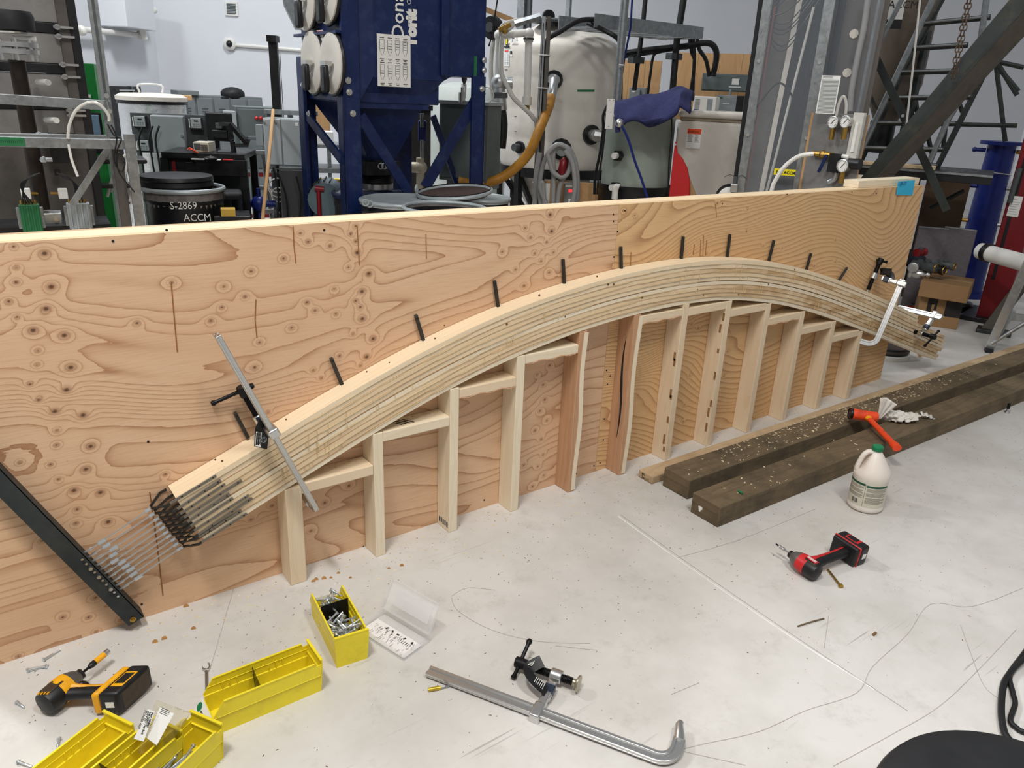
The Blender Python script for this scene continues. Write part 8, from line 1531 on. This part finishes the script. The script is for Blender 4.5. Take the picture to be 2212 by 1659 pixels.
P0, P1_ = PR(2118, 542, 7.0), PR(2250, 578, 6.6); g = thing('white_pipe', 'fat white plastic pipe lying level at the right edge', 'pipe', P0); piece('pipe', g, 'pvc', MB().cyl(P0, P1_, .062, n=20)); q = P0.lerp(P1_, .12); piece('pipe_band', g, 'gasket', MB().cyl(P0.lerp(P1_, .10), P0.lerp(P1_, .17), .072, n=20)); 
f = Fr(2176, 2200, 550, 690, 7.0, zb=0); g = f.th('grey_post', 'weathered grey wooden post holding the white pipe', 'post'); b = MB(); b.bar(f.P(-.05, .03, 0), f.P(f.w*.9+.1, .03, f.h), .09, .05, f.fw); piece('post', g, mat('weathered_wood', (92, 88, 80), .8, 0, .2, 8), b, smooth=False); f.part('post_foot', g, 'ibeam', -.12, .12, -.05, .1, 0, .03)
g = thing('step_ladder', 'aluminium step ladder leg and braces standing at the right edge', 'ladder', PZ(2135, 760)); A = PZ(2135, 760); dA = (PR(2212, 590, math.hypot(A.x-CAM.x, A.y-CAM.y)-.15)-A)
b = MB(); b.strip([A+UP*.03, A+dA*1.6], .06, .025, fq.fw); piece('side_rail', g, 'alu', b, smooth=False, bev=.003); b = MB(); b.strip([A+UP*.03+bs*.03+V(.02, .03, 0), A+dA*.55+bs*.04], .03, .02, fq.fw); piece('inner_rail', g, 'greyp', b, smooth=False)
b = MB(); b.strip(pr_([(2172, 683), (2240, 690)], math.hypot(A.x-CAM.x, A.y-CAM.y)), .05, .02, fq.fw); piece('cross_bar', g, 'alu', b, smooth=False); piece('brace', g, 'alu', tb([(2142, 742), (2240, 682)], math.hypot(A.x-CAM.x, A.y-CAM.y)-.02, .014, 8)); piece('ladder_foot', g, 'rubber', MB().box(A+UP*.015, (.08, .05, .03), Matrix.Rotation(.5, 3, 'Z')))
f = Fr(2095, 2130, 600, 625, 5.9, zb=0); g = f.th('scrap_board', 'flat cardboard scrap on the floor beneath the blue column', 'cardboard'); p = PZ(2098, 632); b = MB(); b.prism([p, PZ(2128, 622), PZ(2098, 608), PZ(2086, 618)], UP*.01); piece('flat_piece', g, 'brown', b, smooth=False); piece('flat_edge', g, 'chipd', MB().bar(p+UP*.012, PZ(2128, 622)+UP*.012, .01, .004))
# person crouching behind the wall : only shoe and shin show
g = thing('person', 'person in dark jeans and grey sneakers, mostly hidden behind the wall end', 'person', PZ(1962, 668)); s0 = PZ(1962, 660); lf = -(CR@V(1, 0, 0)); lf.z = 0; lf.normalize(); aw = -V(-lf.y, lf.x, 0)
if aw.dot(s0-CAM) < 0: aw = -aw
def limb(pts, rad, nm, m):
    me = bpy.data.meshes.new(nm); o = link(bpy.data.objects.new(nm, me)); off = rootoff(g); me.from_pydata([tuple(Vector(p)-off) for p in pts], [(i, i+1) for i in range(len(pts)-1)], []); me.materials.append(M_[m]); o.parent = g
    sk = o.modifiers.new('skin', 'SKIN'); sb = o.modifiers.new('sub', 'SUBSURF'); sb.levels = 2; sb.render_levels = 2; sk.use_smooth_shade = True
    for v, r_ in zip(me.skin_vertices[0].data, rad): v.radius = (r_, r_)
    me.skin_vertices[0].data[0].use_root = True; return o
def shoe(p):
    b = MB(); b.lathe([(.02, .02), (.048, .025), (.05, .05), (.046, .08), (.040, .11)], p, UP, 18); b.sph(p+UP*.05-aw*.06+lf*.02, .05, 12, (1, 1.4, .8)); piece('sneaker', g, mat('grey_knit_shoe', (74, 76, 80), .8, 0, .2, 40), b)
    b = MB(); b.lathe([(.052, .0), (.056, .012), (.052, .022)], p, UP, 18); b.sph(p+UP*.018-aw*.06+lf*.02, .054, 12, (1, 1.4, .35)); piece('sneaker_sole', g, 'orange', b)
W3 = lambda l, a, z: s0+lf*l+aw*a+UP*z
shoe(W3(.0, 0, 0)); shoe(W3(.35, .05, 0))
limb([W3(0, 0, .10), W3(-.01, -.02, .22), W3(.02, -.10, .44), W3(.16, .05, .42), W3(.28, .16, .38), W3(.30, .12, .55)], [.045, .055, .07, .09, .13, .13], 'jeans', 'jean')
limb([W3(.35, .05, .10), W3(.36, .0, .24), W3(.40, -.08, .44), W3(.33, .06, .42), W3(.28, .16, .38)], [.045, .055, .07, .09, .12], 'jeans', 'jean')
limb([W3(.30, .12, .50), W3(.44, .02, .66), W3(.55, -.06, .74)], [.13, .14, .08], 'shirt', 'rubber')
limb([W3(.55, -.04, .72), W3(.57, -.12, .76)], [.05, .045], 'neck', 'skin'); piece('head', g, 'skin', MB().sph(W3(.58, -.18, .78), .085, 14, (1, 1.15, 1.15))); piece('hair', g, 'rubber', MB().sph(W3(.58, -.16, .82), .088, 14, (1, 1.1, .8)))
for l_ in (.48, .72): limb([W3(.55, -.02, .70), W3(l_, -.12, .55), W3(l_, -.22, .42)], [.05, .04, .03], 'arm', 'rubber'); piece('hand', g, 'skin', MB().sph(W3(l_, -.25, .40), .04, 10, (.7, 1, 1)))
p = PZ(2085, 672); g2_ = thing('black_shoe', 'black shoe on the floor beyond the cardboard boxes', 'shoe', p); piece('shoe_upper', g2_, 'gasket', MB().sph(p+UP*.045, .06, 12, (1.5, .75, .7))); piece('shoe_sole', g2_, 'rubber', MB().box(p+UP*.008, (.19, .09, .016)))
# black ringed round tub on the floor past the wall
p = PZ(1912, 772); f_ = wid(30, p); g = thing('strap_roll', 'white round base wrapped with a black strap on the floor past the wall end', 'roll', p+V(0, .08, 0)); cc_ = p+V(0.05, .03, 0); piece('white_base', g, 'pvc', MB().lathe([(0.1553, 0), (0.1593, .03), (0.1485, .035)], cc_, UP, 36)); piece('black_strap', g, 'gasket', MB().lathe([(0.1458, .035), (0.1458, .08), (0.1350, .08), (0.1350, .035)], cc_, UP, 36)); piece('grey_strap', g, mat('brown_grey_strap', (74, 64, 60), .6), MB().lathe([(0.1512, .05), (0.1512, .068), (0.1458, .068)], cc_, UP, 36)); piece('wood_core', g, 'lam2', MB().lathe([(0.1215, .03), (0.1215, .05), (0.0135, .05)], cc_, UP, 30))
b = MB(); b.prism([PZ(1968, 742), PZ(2010, 735), PZ(2035, 752), PZ(1985, 772)], UP*.018); solo('plank_offcut', b, M_['osb'], 'short plank offcut on the floor under the arch tail', 'wood offcut', smooth=False)
b = MB(); p = PZ(1975, 712); 
# far right wall
rw0 = PR(2300, 200, 9.0)
